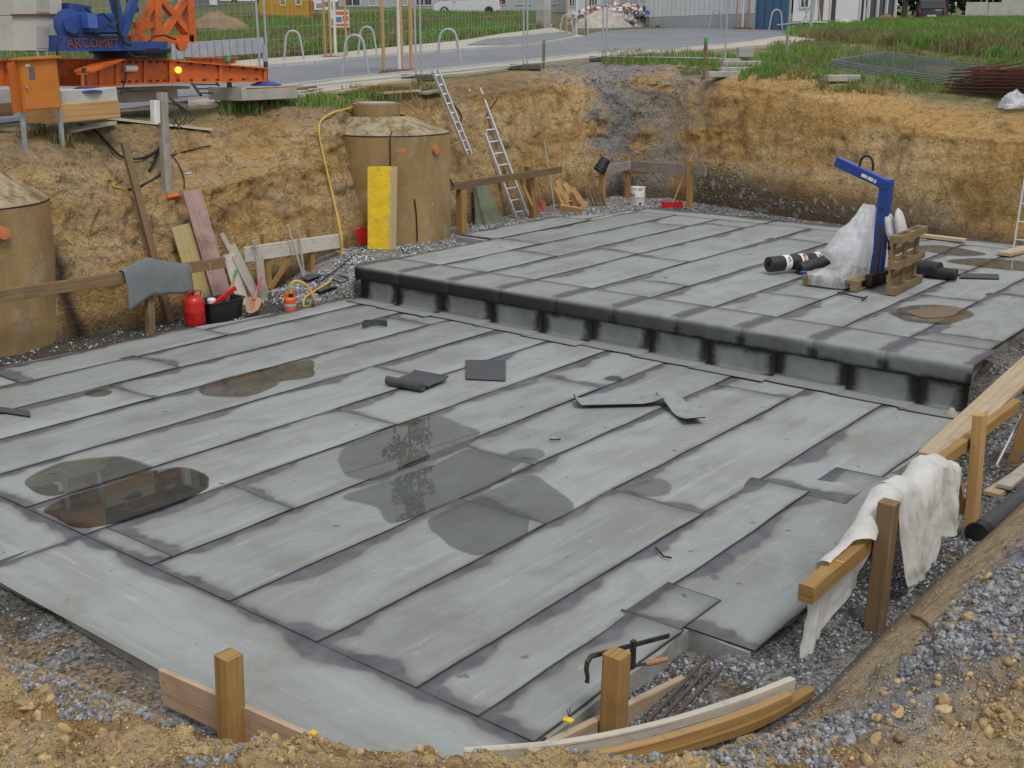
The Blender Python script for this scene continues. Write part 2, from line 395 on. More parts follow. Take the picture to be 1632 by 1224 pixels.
# grey crushed stone tipped down the far corner, wet stony foot of the far wall
ang = np.degrees(np.arctan2(b_ - CEN[1], a_ - CEN[0]))
angw = ang + (n2 - .5) * 7
cor = np.exp(-((angw - 34.5) / (2.0 + 3.5 * np.clip(hrel - .8, 0, 1))) ** 2)
cor2 = np.exp(-((angw - 29.5) / 5.0) ** 2) * sstep(.42, .60, n1) * .75
col = mixc_(col, GRAV, np.clip(cor + cor2, 0, 1) * sstep(3.5, 2.0, d_))
topg = np.exp(-((angw - 35) / 8.0) ** 2) * sstep(.86, .98, hrel) * sstep(4.2, 2.6, d_ + (n2 - .5))
col = mixc_(col, GRAV * (.8 + .5 * n3)[:, None], topg)
farw = sstep(20, 20.8, a_) * sstep(13.8, 12.5, b_)
stony = farw * sstep(5.6, 8.2, b_ + (n1 - .5) * 3) * sstep(.34 + .16 * (n1 - .5), .10, hrel - .016 * np.clip(b_ - 9, -3, 5)) * sstep(3, 1.5, d_)
col = mixc_(col, WETD * 1.4, stony * .85); col = mixc_(col, C3(.36, .36, .36), stony * sstep(.66, .72, n3))
foot = sstep(.16, .02, hrel) * (1 - bw) * sstep(2, .5, d_)
col = mixc_(col, WETD, foot * .6)
col = mixc_(col, WETD * .5, leftw * np.exp(-((a_ - 8.12 - .25 * (n2 - .5)) / .15) ** 2) * sstep(.52, .40, hrel) * sstep(2, 1, d_))
# near bank
col_b = np.tile(SAND, (len(VX), 1)); col_b = mixc_(col_b, C3(.27, .165, .065), sstep(.45, .65, n2)); col_b = mixc_(col_b, C3(.47, .345, .175), sstep(.58, .75, n1) * .7)
rub = sstep(.50, .60, fbm(VX * .9 + 3.1, VY * .9, 0, 3, 41)) * sstep(.35, .7, d_)
right_rub = np.exp(-((b_ - 1.55 - (n1 - .5) * .5) / .33) ** 2) * sstep(4.2, 5.2, a_)
rubw = np.clip(rub * .5 + right_rub, 0, 1) * bw
col_b = mixc_(col_b, C3(.20, .205, .22) * (.7 + .6 * n3)[:, None], rubw)
col_b = mixc_(col_b, C3(.40, .305, .18), slope_smooth * .8); col_b = mixc_(col_b, GRAV * .85, slope_smooth * np.clip(sstep(.45, .6, n1) * sstep(7.2, 5.6, a_) + sstep(.25, .0, d_), 0, 1))
col = mixc_(col, np.asarray(col_b), bw[:, None][:, 0]) if False else col * (1 - bw[:, None]) + col_b * bw[:, None]
# land further out: thin turf and worn dirt
outer = sstep(1.2, 2.2, d_) * (1 - bw) * (1 - .9 * topg)
rightland = sstep(16, 13, b_) * sstep(22, 23, a_)
tw = np.clip(sstep(.40, .58, n1 + .10 * (n3 - .5) + .05 * rightland) + sstep(14, 24, d_), 0, 1)
dirt = np.tile(C3(.27, .205, .115), (len(VX), 1)) * (.75 + .5 * n2)[:, None]
land = mixc_(dirt, TURF * 1.0, tw * .85)
col = mixc_(col, land, outer)
ii, jj = np.meshgrid(np.arange(NR - 1), np.arange(NA), indexing='ij'); j2 = (jj + 1) % NA
FQ = np.stack([ii * NA + jj, (ii + 1) * NA + jj, (ii + 1) * NA + j2, ii * NA + j2], -1).reshape(-1, 4)

t = NT('soil'); p = t.pos(); at = t.n('ShaderNodeVertexColor', layer_name='Col').outputs[0]
na = t.noise(p, 14, 6, .65); nb_ = t.noise(p, 90, 4, .6); nc = t.noise(t.vscale(p, (1, 1, 2.2)), 4.0, 6, .6, .5)
k = t.map(t.math('ADD', t.math('MULTIPLY', na, .5), t.math('MULTIPLY', nb_, .5)), .3, .7, .62, 1.50)
x = t.n('ShaderNodeVectorMath', operation='SCALE'); t.l(at, x.inputs[0]); t.l(k, x.inputs['Scale'])
c = t.mix(t.map(nc, .56, .74, 0, .38, True), x.outputs[0], (.12, .072, .03))
c = t.mix(t.map(t.noise(p, 26, 3, .5), .65, .74, 0, .35, True), c, (.46, .38, .26))
crk = t.map(t.math('ABSOLUTE', t.math('SUBTRACT', t.noise(t.vscale(p, (1, 1, 1.6)), 2.3, 9, .62, .6), .5)), 0, .009, .42, 0, True); crk2 = t.map(t.math('ABSOLUTE', t.math('SUBTRACT', t.noise(t.vscale(p, (1, 1, 1.3)), 6.5, 7, .6, .4), .5)), 0, .010, .16, 0, True)
c = t.mix(t.math('MAXIMUM', crk, crk2), c, (.075, .047, .024))
t.set(c, t.map(nc, .3, .7, .75, .97), 0, .25)
vor = t.n('ShaderNodeTexVoronoi'); vor.inputs['Scale'].default_value = 22; t.l(p, vor.inputs['Vector'])
t.bump(t.math('ADD', t.math('MULTIPLY', na, 1.3), t.math('SUBTRACT', t.math('MULTIPLY', nb_, .5), t.math('ADD', t.math('MULTIPLY', vor.outputs['Distance'], .5), t.math('MAXIMUM', crk, crk2)))), .9, .030)
M_SOIL = t.m
ground = npmesh('ground', np.stack([VX, VY, VZ], 1), FQ, M_SOIL, col=col, kind='structure')
# height lookup on the built land (for things standing on the rim, bank or wall)
from mathutils.bvhtree import BVHTree
GV = np.stack([VX, VY, VZ], 1)
BV = BVHTree.FromPolygons([tuple(v) for v in GV[: NA * 175].tolist()], FQ[: NA * 174].tolist())
def land(px, py):
    """first hit of the pixel's ray on the dug ground (walls, bank, rim)"""
    h = BV.ray_cast(EYE, ray(px, py).normalized(), 90)
    return h[0] if h[0] is not None else G(px, py)
def drop(a, b, z0=8.0):
    h = BV.ray_cast(Vector((a, b, z0)), Vector((0, 0, -1)), 20)
    return h[0].z if h[0] is not None else hgf(a, b)

# ------------------------------------------------------------------ pit floor: crushed stone sub-base
gx = np.arange(2.2, 23.8, .07); gy = np.arange(1.9, 16.0, .07)
GX, GY = np.meshgrid(gx, gy, indexing='ij'); X, Y = GX.ravel(), GY.ravel()
f1 = fbm(X * 1.1, Y * 1.1, 0, 4, 101); f2 = fbm(X * 8, Y * 8, 0, 3, 107)
Zf = floor_z(X, Y) + .10 * (f1 - .5) + .03 * (f2 - .5)
def heap(a, b, r, h): return h * np.exp(-((X - a) ** 2 + (Y - b) ** 2) / (2 * r * r))
Zf += heap(11.4, 13.5, .35, .16) + heap(12.3, 13.5, .5, .12) + heap(10.9, 13.6, .3, .1)
Zf += .030 * sstep(4.0, 4.6, X) * sstep(11.5, 10.5, X) * sstep(3.9, 3.6, Y)
# keep it under the slabs
inside = ((X > 3.8) & (X < 12.3) & (Y > 3.1) & (Y < 12.9)); Zf = np.where(inside, -.16, Zf)
inside2 = ((X > 12.35) & (X < 20.3) & (Y > 3.8) & (Y < 12.7)); Zf = np.where(inside2, .34, Zf)
cg = np.tile(C3(.150, .143, .135), (len(X), 1)) * (.6 + .8 * f2)[:, None]
cg = mixc_(cg, C3(.058, .052, .044), sstep(.46, .60, f1)); cg = mixc_(cg, C3(.17, .11, .045), sstep(.60, .68, fbm(X * 1.7 + 9, Y * 1.7, 0, 4, 131)) * .7)
cg = mixc_(cg, C3(.045, .036, .026), sstep(13.15, 13.6, Y) * sstep(11.2, 10.2, X) * .85)
cg = mixc_(cg, C3(.25, .24, .22) * (.6 + .8 * f2)[:, None], sstep(10.9, 11.6, X) * sstep(12.7, 13.0, Y) * .75)
nx, ny = len(gx), len(gy)
ii, jj = np.meshgrid(np.arange(nx - 1), np.arange(ny - 1), indexing='ij')
FG = np.stack([ii * ny + jj, (ii + 1) * ny + jj, (ii + 1) * ny + jj + 1, ii * ny + jj + 1], -1).reshape(-1, 4)
t = NT('crushed_stone_base'); p = t.pos(); at = t.n('ShaderNodeVertexColor', layer_name='Col').outputs[0]
vor = t.n('ShaderNodeTexVoronoi'); vor.inputs['Scale'].default_value = 42; t.l(p, vor.inputs['Vector'])
vor2 = t.n('ShaderNodeTexVoronoi'); vor2.inputs['Scale'].default_value = 90; t.l(p, vor2.inputs['Vector'])
sp = t.n('ShaderNodeSeparateColor'); t.l(vor.outputs['Color'], sp.inputs[0])
k = t.map(sp.outputs[0], 0, 1, .45, 1.75); x = t.n('ShaderNodeVectorMath', operation='SCALE'); t.l(at, x.inputs[0]); t.l(k, x.inputs['Scale'])
c = t.mix(t.map(t.noise(p, 2.2, 5), .5, .7, 0, .5, True), x.outputs[0], (.10, .08, .055))
t.set(c, .85, 0, .35); t.bump(t.math('SUBTRACT', 1.0, t.math('ADD', vor.outputs['Distance'], t.math('MULTIPLY', vor2.outputs['Distance'], .5))), .8, .02)
M_BASE = t.m
pit_floor = npmesh('pit_floor', np.stack([X, Y, Zf], 1), FG, M_BASE, col=cg, kind='structure')
FBV = BVHTree.FromPolygons(np.stack([X, Y, Zf], 1).tolist(), FG.tolist())
def fl(a, b):
    h = FBV.ray_cast(Vector((a, b, 6)), Vector((0, 0, -1)), 12)
    return h[0].z if h[0] is not None else float(floor_z(a, b))
def base(px, py):
    """pixel -> point on the pit floor"""
    h = FBV.ray_cast(EYE, ray(px, py).normalized(), 60)
    return h[0] if h[0] is not None else Zp(px, py, -.1)

# ================================================================== FOUNDATION SLABS under welded bitumen sheets
M_CONC = plain('lean_concrete', (.30, .295, .28), .9, .3, 5, bump=.5, dirt=(.16, .14, .11), dirt_amt=.5)
def sheet_mat(name, base_a, base_b, dark):
    t = NT(name); u1 = t.uv('U1'); u2 = t.uv('U2'); rnd = t.rnd(); p = t.pos()
    s1 = t.n('ShaderNodeSeparateXYZ'); t.l(u1, s1.inputs[0]); s2 = t.n('ShaderNodeSeparateXYZ'); t.l(u2, s2.inputs[0])
    ox = t.math('MULTIPLY', rnd, 57.0)
    cx = t.n('ShaderNodeCombineXYZ'); t.l(s1.outputs[0], cx.inputs[0]); t.l(s1.outputs[1], cx.inputs[1]); t.l(ox, cx.inputs[2]); U = cx.outputs[0]
    blotch = t.noise(t.vscale(U, (.55, 1.3, 1)), 1.6, 5, .6, .3); streak = t.noise(t.vscale(U, (.5, 11, 1)), 1.2, 5, .6, .2)
    fine = t.noise(p, 160, 2); mid = t.noise(t.vscale(U, (2.0, 5, 1)), 2.2, 5, .65)
    c = t.mix(t.map(blotch, .38, .62, 0, 1, True), base_a, base_b)
    c = t.mix(t.map(streak, .56, .74, 0, .5, True), c, (base_a[0]*1.3, base_a[1]*1.32, base_a[2]*1.36))
    c = t.mix(t.map(streak, .44, .28, 0, .35, True), c, (base_b[0]*.72, base_b[1]*.70, base_b[2]*.66))
    c = t.mix(t.map(mid, .60, .78, 0, .5, True), c, (base_a[0]*1.6, base_a[1]*1.58, base_a[2]*1.5))      # scuffs of talc
    c = t.mix(t.map(t.noise(p, 1.1, 6, .65, .3), .50, .66, 0, .42, True), c, (.185, .178, .155)); c = t.mix(t.map(t.noise(t.vscale(U, (1.2, 2.4, 1)), 4.5, 6, .75, 1.2), .62, .72, 0, .5, True), c, (.40, .41, .40))
    v = t.math('MULTIPLY', t.map(fine, .3, .7, .9, 1.1), t.map(rnd, 0, 1, .90, 1.10)); x = t.n('ShaderNodeVectorMath', operation='SCALE'); t.l(c, x.inputs[0]); t.l(v, x.inputs['Scale']); c = x.outputs[0]
    # bitumen melted out along the laps: width wanders along the joint
    def bleed(dist_, along, sc, wmax, w0, off):
        cb = t.n('ShaderNodeCombineXYZ'); t.l(along, cb.inputs[0]); t.l(t.math('ADD', ox, off), cb.inputs[1])
        n = t.noise(cb.outputs[0], sc, 3, .6); wd = t.math('ADD', t.map(n, .43, .68, 0, wmax), w0)
        jit = t.math('MULTIPLY', t.math('SUBTRACT', t.noise(p, 18, 4, .7), .5), .022)
        dj = t.math('ADD', dist_, jit)
        core = t.map(dj, wd, t.math('ADD', wd, .045), 1, 0, True); halo = t.map(dj, wd, t.math('ADD', wd, .12), 1, 0, True)
        return core, halo
    k1, h1 = bleed(s1.outputs[1], s1.outputs[0], .85, .19, .006, 3.1)
    k2, h2 = bleed(s1.outputs[0], s1.outputs[1], 1.6, .15, .012, 9.7)
    kk = t.math('MAXIMUM', k1, k2); hh = t.math('MAXIMUM', h1, h2)
    edge = t.math('MINIMUM', s2.outputs[0], s2.outputs[1]); jit2 = t.math('MULTIPLY', t.math('SUBTRACT', t.noise(p, 9, 3), .5), .05)
    e1 = t.map(t.math('ADD', edge, jit2), .0, .075, .75, 0, True); eline = t.map(t.math('ADD', edge, t.math('MULTIPLY', jit2, .25)), .006, .016, 1, 0, True)
    c = t.mix(t.math('MULTIPLY', hh, .42), c, (.155, .128, .105))
    c = t.mix(t.math('MULTIPLY', e1, t.map(t.noise(U, 1.3, 3), .45, .6, 0, .8)), c, (.13, .12, .125))
    dk = t.mix(t.map(t.noise(p, 5, 5), .35, .65, 0, 1), dark, (dark[0]*1.7, dark[1]*1.7, dark[2]*1.75))
    c = t.mix(t.math('MULTIPLY', kk, .93), c, dk); c = t.mix(t.math('MULTIPLY', eline, .8), c, (.02, .018, .022))
    spot = t.map(t.noise(p, 7.3, 2, .4), .735, .75, 0, 1, True); c = t.mix(t.math('MULTIPLY', spot, .55), c, (.06, .055, .055))
    t.set(c, t.math('SUBTRACT', t.map(blotch, .3, .7, .62, .78), t.math('MULTIPLY', kk, .15)), 0, .35)
    t.bump(t.math('ADD', t.math('MULTIPLY', fine, .4), t.math('ADD', t.math('ADD', streak, t.math('MULTIPLY', t.noise(U, 3.2, 4, .6, .8), 2.5)), t.math('MULTIPLY', kk, .8))), .30, .008)
    return t.m
M_SHEET = sheet_mat('bitumen_sheet', (.284, .306, .300), (.244, .250, .234), (.080, .080, .087))
M_EDGE = plain('bitumen_black', (.018, .017, .019), .55, .4, 20, spec=.4)
def sheet(name, a0, a1, b0, b1, z, parent, under_b=.085, under_a=.085, turn=False, lift=.007, seed=0, n_a=None, wavy=.004, trim=None):
    """one membrane sheet; shows a0..a1 by b0..b1, runs on underneath its neighbours at +b and at -a.
       turn: the roll runs across (along b) instead"""
    A0, A1, B0, B1 = a0 - under_a, a1, b0, b1 + under_b
    na, nb = max(2, int((A1 - A0) / .22)), max(2, int((B1 - B0) / .16))
    rs = random.Random(seed); ph = rs.random() * 50
    aa = np.linspace(A0, A1, na + 1); bb = np.linspace(B0, B1, nb + 1); AA, BB = np.meshgrid(aa, bb, indexing='ij')
    jx = (vnoise(BB * 3.1, AA * 0 + ph, 0, seed) - .5) * .030; jy = (vnoise(AA * 2.3, BB * 0 + ph, 0, seed + 3) - .5) * .020
    wl = sstep(A1 - .3, A1, AA); wb = sstep(B0 + .3, B0, BB)
    XX = AA + jx * wl; YY = BB + jy * wb
    tb = (BB - B0) / (B1 - B0); ta = (AA - A0) / (A1 - A0)
    ZZ = z + lift * (1 - tb) + lift * .9 * sstep(.6, 1, ta) + (fbm(AA * 1.1 + ph, BB * 1.1, 0, 3, seed) - .5) * wavy * np.minimum(1, 6 * np.minimum(tb, 1 - tb) + .3)
    th = .0055
    V = np.concatenate([np.stack([XX, YY, ZZ], -1).reshape(-1, 3), np.stack([XX, YY, ZZ - th], -1).reshape(-1, 3)])
    M = nb + 1; N = (na + 1) * M
    F = []; sidef = []
    for i in range(na):
        for j in range(nb): F.append((i*M+j, (i+1)*M+j, (i+1)*M+j+1, i*M+j+1))
    ring = [i * M for i in range(na + 1)] + [na * M + j for j in range(1, M)] + [i * M + nb for i in range(na - 1, -1, -1)] + [j for j in range(nb - 1, 0, -1)]
    for q in range(len(ring)):
        x0, x1 = ring[q], ring[(q + 1) % len(ring)]; sidef.append((x1, x0, x0 + N, x1 + N))
    me = bpy.data.meshes.new(name); org = parent.location
    me.from_pydata([tuple(v - np.array(org)) for v in V], [], F + sidef)
    me.materials.append(M_SHEET); me.materials.append(M_EDGE)
    mi = np.zeros(len(me.polygons), np.int32); mi[len(F):] = 1; me.polygons.foreach_set('material_index', mi)
    sm = np.ones(len(me.polygons), bool); sm[len(F):] = False; me.polygons.foreach_set('use_smooth', sm)
    va, vb = np.tile(AA.ravel(), 2), np.tile(BB.ravel(), 2)
    if not turn: u1 = np.stack([va - a0, b1 - vb], 1); u2 = np.stack([A1 - va, vb - B0], 1)
    else: u1 = np.stack([b1 - vb, A1 - .08 - va], 1); u2 = np.stack([vb - B0, va - A0 + .03], 1)
    li = np.zeros(len(me.loops), np.int32); me.loops.foreach_get('vertex_index', li)
    for nm, u in (('U1', u1), ('U2', u2)):
        l = me.uv_layers.new(name=nm); l.data.foreach_set('uv', u[li].astype(np.float32).ravel())
    me.update(); o = bpy.data.objects.new(name, me); COL.objects.link(o); o.parent = parent
    return o
def slab_body(name, outline, z0, z1, root):
    """concrete plate with a ragged cast edge"""
    pts = []
    n = len(outline)
    for i in range(n):
        p0, p1 = Vector((*outline[i], 0)), Vector((*outline[(i + 1) % n], 0)); k = max(1, int((p1 - p0).length / .12)); nr = (p1 - p0).normalized().cross(Vector((0, 0, 1)))
        for q in range(k):
            c = p0.lerp(p1, q / k); c = c + nr * ((float(vnoise(c.x * 4, c.y * 4, 0, 9)) - .45) * .07); pts.append(c)
    m = MB(); b = len(m.v); N = len(pts)
    for c in pts: m.v.append(Vector((c.x, c.y, z1)))
    for c in pts: m.v.append(Vector((c.x, c.y, z0)))
    m.face(list(range(N))); m.face(list(range(N, 2 * N))[::-1])
    for i in range(N): j = (i + 1) % N; m.face((i, N + i, N + j, j))
    return m.build(name, M_CONC, root)
low = tag(bpy.data.objects.new('foundation_slab', None), kind='structure'); COL.objects.link(low); low.location = (0, 0, -.1)
up = tag(bpy.data.objects.new('raised_foundation_slab', None), kind='structure'); COL.objects.link(up); up.location = (12.1, 0, 0)
slab_body('concrete_bed', [(3.62, 3.36), (6.13, 3.40), (6.10, 2.95), (9.85, 2.95), (9.85, 3.46), (12.2, 3.46), (12.2, 12.7), (9.3, 13.2), (6.3, 13.3), (3.62, 13.3)], -.22, -.012, low)
slab_body('concrete_bed', [(12.12, 3.62), (20.42, 3.62), (20.42, 12.72), (18.3, 13.5), (15.3, 13.55), (15.2, 12.75), (12.12, 12.62)], -.05, .488, up)
SEAM = [13.22, 12.40, 11.53, 10.68, 9.75, 8.83, 7.93, 7.04, 6.11, 5.19, 4.30]
JOIN = [[9.3], [7.90], [6.95, 11.42], [], [9.43], [7.97], [4.62, 5.83, 10.38], [7.93], [6.89, 11.35], [7.88]]
sd = 100
for i in range(len(SEAM) - 1):
    b1, b0 = SEAM[i], SEAM[i + 1]; cuts = [4.43] + JOIN[i] + [12.02]
    if i == 0: cuts = [6.45, 9.3, 12.02]
    for c0, c1 in zip(cuts[:-1], cuts[1:]):
        bb1 = b1
        if i == 0 and c0 > 9: bb1 = 12.95
        sheet('bitumen_sheet', c0, c1, b0, bb1, 0, low, under_b=0 if i == 0 else .085, under_a=.085 if c0 > 4.5 else -.0, seed=sd); sd += 7
sheet('bitumen_sheet', 4.43, 8.92, 3.81, 4.30, 0, low, under_a=0, seed=501)
sheet('bitumen_sheet', 8.92, 12.02, 3.46, 4.30, 0, low, seed=502)
sheet('bitumen_sheet', 6.12, 9.65, 2.91, 3.81, 0, low, under_a=0, seed=503)
sheet('bitumen_sheet', 4.43, 6.05, 3.40, 3.81, 0, low, under_a=0, seed=504)
sheet('bitumen_sheet', 6.05, 6.60, 3.42, 3.86, .009, low, under_a=0, under_b=0, seed=505, lift=.002)       # patch at the corner of the projection
sheet('bitumen_sheet', 3.58, 4.43 + .08, 3.38, 7.95, -.004, low, under_b=.08, under_a=0, turn=True, seed=510, lift=.002)
sheet('bitumen_sheet', 3.58, 4.43 + .08, 7.95, 12.9, -.006, low, under_b=0, under_a=0, turn=True, seed=511, lift=.002)
# raised slab
USEAM = [12.80, 11.82, 10.88, 9.97, 8.95, 8.0, 7.05, 6.15, 5.30, 4.48, 3.57]
UJOIN = [[15.5], [14.68, 18.8], [15.7, 19.3], [15.55], [13.9, 18.6], [16.6], [14.2], [17.5], [15.4, 18.9], [13.35, 16.1]]
HU = .50
for i in range(len(USEAM) - 1):
    b1, b0 = USEAM[i], USEAM[i + 1]; cuts = [12.55] + UJOIN[i] + [20.0]
    for c0, c1 in zip(cuts[:-1], cuts[1:]):
        sheet('bitumen_sheet', c0, c1, b0, b1, HU, up, under_b=0 if i == 0 else .085, under_a=.085 if c0 > 12.6 else 0, seed=sd); sd += 7
sheet('bitumen_sheet', 15.35, 18.3, 12.74, 13.60, HU + .006, up, under_a=0, under_b=0, seed=601)
sheet('bitumen_sheet', 18.3, 20.0, 12.72, 13.0, HU - .002, up, under_b=0, seed=602)
for q, (b0, b1) in enumerate(((3.55, 6.8), (6.8, 9.9), (9.9, 12.85))):
    sheet('bitumen_sheet', 19.93, 20.55, b0, b1, HU + .010, up, under_a=0, under_b=.06 if q < 2 else 0, turn=True, seed=610 + q)
# the step: L-shaped upstand sheets, then a cap sheet turned over the nose
def step_mat(name):
    t = NT(name); u = t.uv(); p = t.pos(); s = t.n('ShaderNodeSeparateXYZ'); t.l(u, s.inputs[0]); rnd = t.rnd()
    # u.x: metres from this sheet's lapped side, u.y: metres along the profile
    blot = t.noise(p, 2.4, 6, .65, .3); fine = t.noise(p, 70, 3); st = t.noise(t.vscale(p, (1, 6, 1.2)), 2.0, 5, .6)
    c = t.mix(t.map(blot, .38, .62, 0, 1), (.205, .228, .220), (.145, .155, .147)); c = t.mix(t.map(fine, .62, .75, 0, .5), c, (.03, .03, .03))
    c = t.mix(t.map(st, .5, .7, 0, .35), c, (.20, .215, .205))
    s2 = t.n('ShaderNodeSeparateXYZ'); t.l(t.uv('U2'), s2.inputs[0]); t.near = t.math('MINIMUM', t.math('ABSOLUTE', s.outputs[0]), s2.outputs[0])
    return t, c, s, p, blot, rnd
t, c, s, p, blot, rnd = step_mat('upstand_sheet')
j = t.math('MULTIPLY', t.math('SUBTRACT', t.noise(p, 5, 5, .7), .5), .20)
lap = t.math('ADD', t.near, j)
up_only = t.map(s.outputs[1], .26, .29, 0, 1)
k = t.math('MULTIPLY', t.map(lap, .06, .19, 1, 0, True), up_only)
topk = t.map(t.math('ADD', s.outputs[1], t.math('MULTIPLY', j, .8)), .53, .64, 0, 1, True)  # black band below the cap: scorch plus the overhang's shadow painted into the colour
foot = t.math('SUBTRACT', 1.0, up_only)
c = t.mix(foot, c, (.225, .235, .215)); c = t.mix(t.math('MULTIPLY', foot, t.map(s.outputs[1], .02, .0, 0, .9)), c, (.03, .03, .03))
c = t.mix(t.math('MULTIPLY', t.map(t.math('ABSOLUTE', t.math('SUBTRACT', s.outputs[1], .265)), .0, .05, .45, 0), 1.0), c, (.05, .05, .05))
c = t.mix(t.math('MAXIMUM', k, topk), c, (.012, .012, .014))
t.set(c, t.map(t.math('MAXIMUM', k, topk), 0, 1, .7, .5), 0, .35); t.bump(t.math('ADD', blot, t.noise(p, 90, 2)), .25, .006); M_UPST = t.m
t, c, s, p, blot, rnd = step_mat('cap_sheet')
j = t.math('MULTIPLY', t.math('SUBTRACT', t.noise(p, 6, 5, .7), .5), .14)
flat = t.map(s.outputs[1], .62, .52, 1, 0)     # 0.. on top, beyond .66 over the nose
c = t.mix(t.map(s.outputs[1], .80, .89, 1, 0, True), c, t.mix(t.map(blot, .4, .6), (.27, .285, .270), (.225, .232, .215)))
lap = t.map(t.math('ADD', t.near, j), .07, .15, 1, 0, True)
c = t.mix(t.math('MULTIPLY', t.map(s.outputs[1], .05, .11, 1, 0), .6), c, (.10, .095, .105))
c = t.mix(t.math('MULTIPLY', lap, t.map(s.outputs[1], .86, .78, 0, .85)), c, (.085, .08, .105))
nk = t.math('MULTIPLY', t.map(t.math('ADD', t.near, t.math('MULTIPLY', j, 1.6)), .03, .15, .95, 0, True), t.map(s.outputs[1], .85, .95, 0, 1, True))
lowk = t.map(t.math('ADD', s.outputs[1], t.math('MULTIPLY', j, 1.1)), .95, 1.06, 0, 1, True)  # scorched lower edge, with the shadow line under the cap painted in
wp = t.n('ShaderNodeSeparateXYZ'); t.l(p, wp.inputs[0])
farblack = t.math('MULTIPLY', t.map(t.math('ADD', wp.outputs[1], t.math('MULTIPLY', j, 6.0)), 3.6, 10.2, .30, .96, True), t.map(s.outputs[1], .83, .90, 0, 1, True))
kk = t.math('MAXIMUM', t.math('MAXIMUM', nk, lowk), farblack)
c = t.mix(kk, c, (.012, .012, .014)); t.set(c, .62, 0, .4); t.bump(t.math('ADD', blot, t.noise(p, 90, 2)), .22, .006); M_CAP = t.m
UB = [12.62, 11.92, 11.03, 10.08, 9.19, 8.36, 7.46, 6.62, 5.72, 4.84, 4.03, 3.50]
def strip_profile(name, prof, b_hi, b_lo, mat, parent, seed, lap=.08):
    """prof: list of (a, z); swept from b_hi down to b_lo with slight waviness"""
    n = max(3, int((b_hi - b_lo) / .15)); acc = [0]
    for q in range(1, len(prof)): acc.append(acc[-1] + math.hypot(prof[q][0]-prof[q-1][0], prof[q][1]-prof[q-1][1]))
    m = MB(); B = len(m.v); K = len(prof)
    for i in range(n + 1):
        b = lerp(b_hi + lap, b_lo, i / n)
        for q, (a, z) in enumerate(prof):
            da = (float(fbm(b * 1.3, acc[q] * 2, 3.3, 3, 5)) - .5) * .022; dz = (float(fbm(b * 1.5, acc[q] * 2, 12.7, 3, 6)) - .5) * .010
            endj = (float(vnoise(b * 4, seed, 0, 8)) - .5) * .03 if q in (0, K - 1) else 0
            m.v.append(Vector((a + da * (.25 if q in (0, 1) else 1) + endj * (1 if q == 0 else 0) + (.003 * (1 - i / n)), b, z + dz * (.1 if q < 2 else 1) + .003 * (i / n))))
    for i in range(n):
        for q in range(K - 1):
            u0, u1_ = (b_hi - lerp(b_hi + lap, b_lo, i / n)), (b_hi - lerp(b_hi + lap, b_lo, (i + 1) / n))
            m.face((B+i*K+q, B+i*K+q+1, B+(i+1)*K+q+1, B+(i+1)*K+q), [(u0, acc[q]), (u0, acc[q+1]), (u1_, acc[q+1]), (u1_, acc[q])])
    o = m.build(name, mat, parent, smooth=True)
    l2 = o.data.uv_layers.new(name='U2'); li = np.zeros(len(o.data.loops), np.int32); o.data.loops.foreach_get('vertex_index', li)
    bv = np.array([v.y for v in m.v]); pq = np.tile(np.array(acc), n + 1); l2.data.foreach_set('uv', np.stack([bv[li] - b_lo, pq[li]], 1).astype(np.float32).ravel())
    sm = o.modifiers.new('thick', 'SOLIDIFY'); sm.thickness = .006; sm.offset = 0
    return o
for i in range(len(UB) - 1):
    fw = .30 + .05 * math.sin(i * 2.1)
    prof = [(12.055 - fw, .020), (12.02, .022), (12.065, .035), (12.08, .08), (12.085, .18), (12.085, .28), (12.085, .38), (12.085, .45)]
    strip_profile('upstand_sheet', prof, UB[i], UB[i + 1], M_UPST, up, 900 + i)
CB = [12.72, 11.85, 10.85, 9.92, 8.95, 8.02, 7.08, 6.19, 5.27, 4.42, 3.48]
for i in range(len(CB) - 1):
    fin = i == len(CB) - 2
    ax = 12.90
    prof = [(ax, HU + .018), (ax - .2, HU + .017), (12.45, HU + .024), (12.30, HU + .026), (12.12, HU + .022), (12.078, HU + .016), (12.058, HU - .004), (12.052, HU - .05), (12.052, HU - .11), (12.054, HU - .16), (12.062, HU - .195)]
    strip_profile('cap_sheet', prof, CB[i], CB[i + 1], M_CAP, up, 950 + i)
# ================================================================== MATERIALS shared by the things
BLK = M_EDGE
W_FRESH = wood('sawn_spruce', (.50, .315, .135), (.36, .20, .075), .72)
W_PALE = wood('pale_planed_wood', (.56, .44, .30), (.42, .31, .19), .75)
W_YEL = wood('yellow_brown_timber', (.40, .250, .090), (.27, .150, .048), .7, stain=(.20, .11, .035), stain_amt=.4)
W_OLD = wood('weathered_timber', (.245, .165, .088), (.145, .090, .045), .8, stain=(.10, .08, .06), stain_amt=.6)
W_GREY = wood('grey_weathered_plank', (.40, .36, .31), (.27, .235, .19), .85, stain=(.16, .13, .10), stain_amt=.45)
W_RED = wood('red_brown_stained_board', (.30, .175, .15), (.38, .28, .25), .8, stain=(.18, .09, .07), stain_amt=.6)
W_YB = wood('worn_yellow_board', (.46, .36, .16), (.36, .29, .16), .8, stain=(.52, .36, .04), stain_amt=.6)
W_WHITE = wood('whitish_board', (.58, .54, .46), (.46, .42, .35), .8, stain=(.25, .2, .15), stain_amt=.4)
W_PAL = wood('pallet_wood', (.30, .215, .115), (.20, .135, .07), .85, stain=(.12, .09, .06), stain_amt=.5)
M_YEL = plain('yellow_form_panel', (.72, .50, .015), .45, .12, 8, dirt=(.45, .34, .18), dirt_amt=.35)
M_RED = plain('red_paint', (.50, .015, .015), .32, .12, 9, dirt=(.2, .05, .04), dirt_amt=.3)
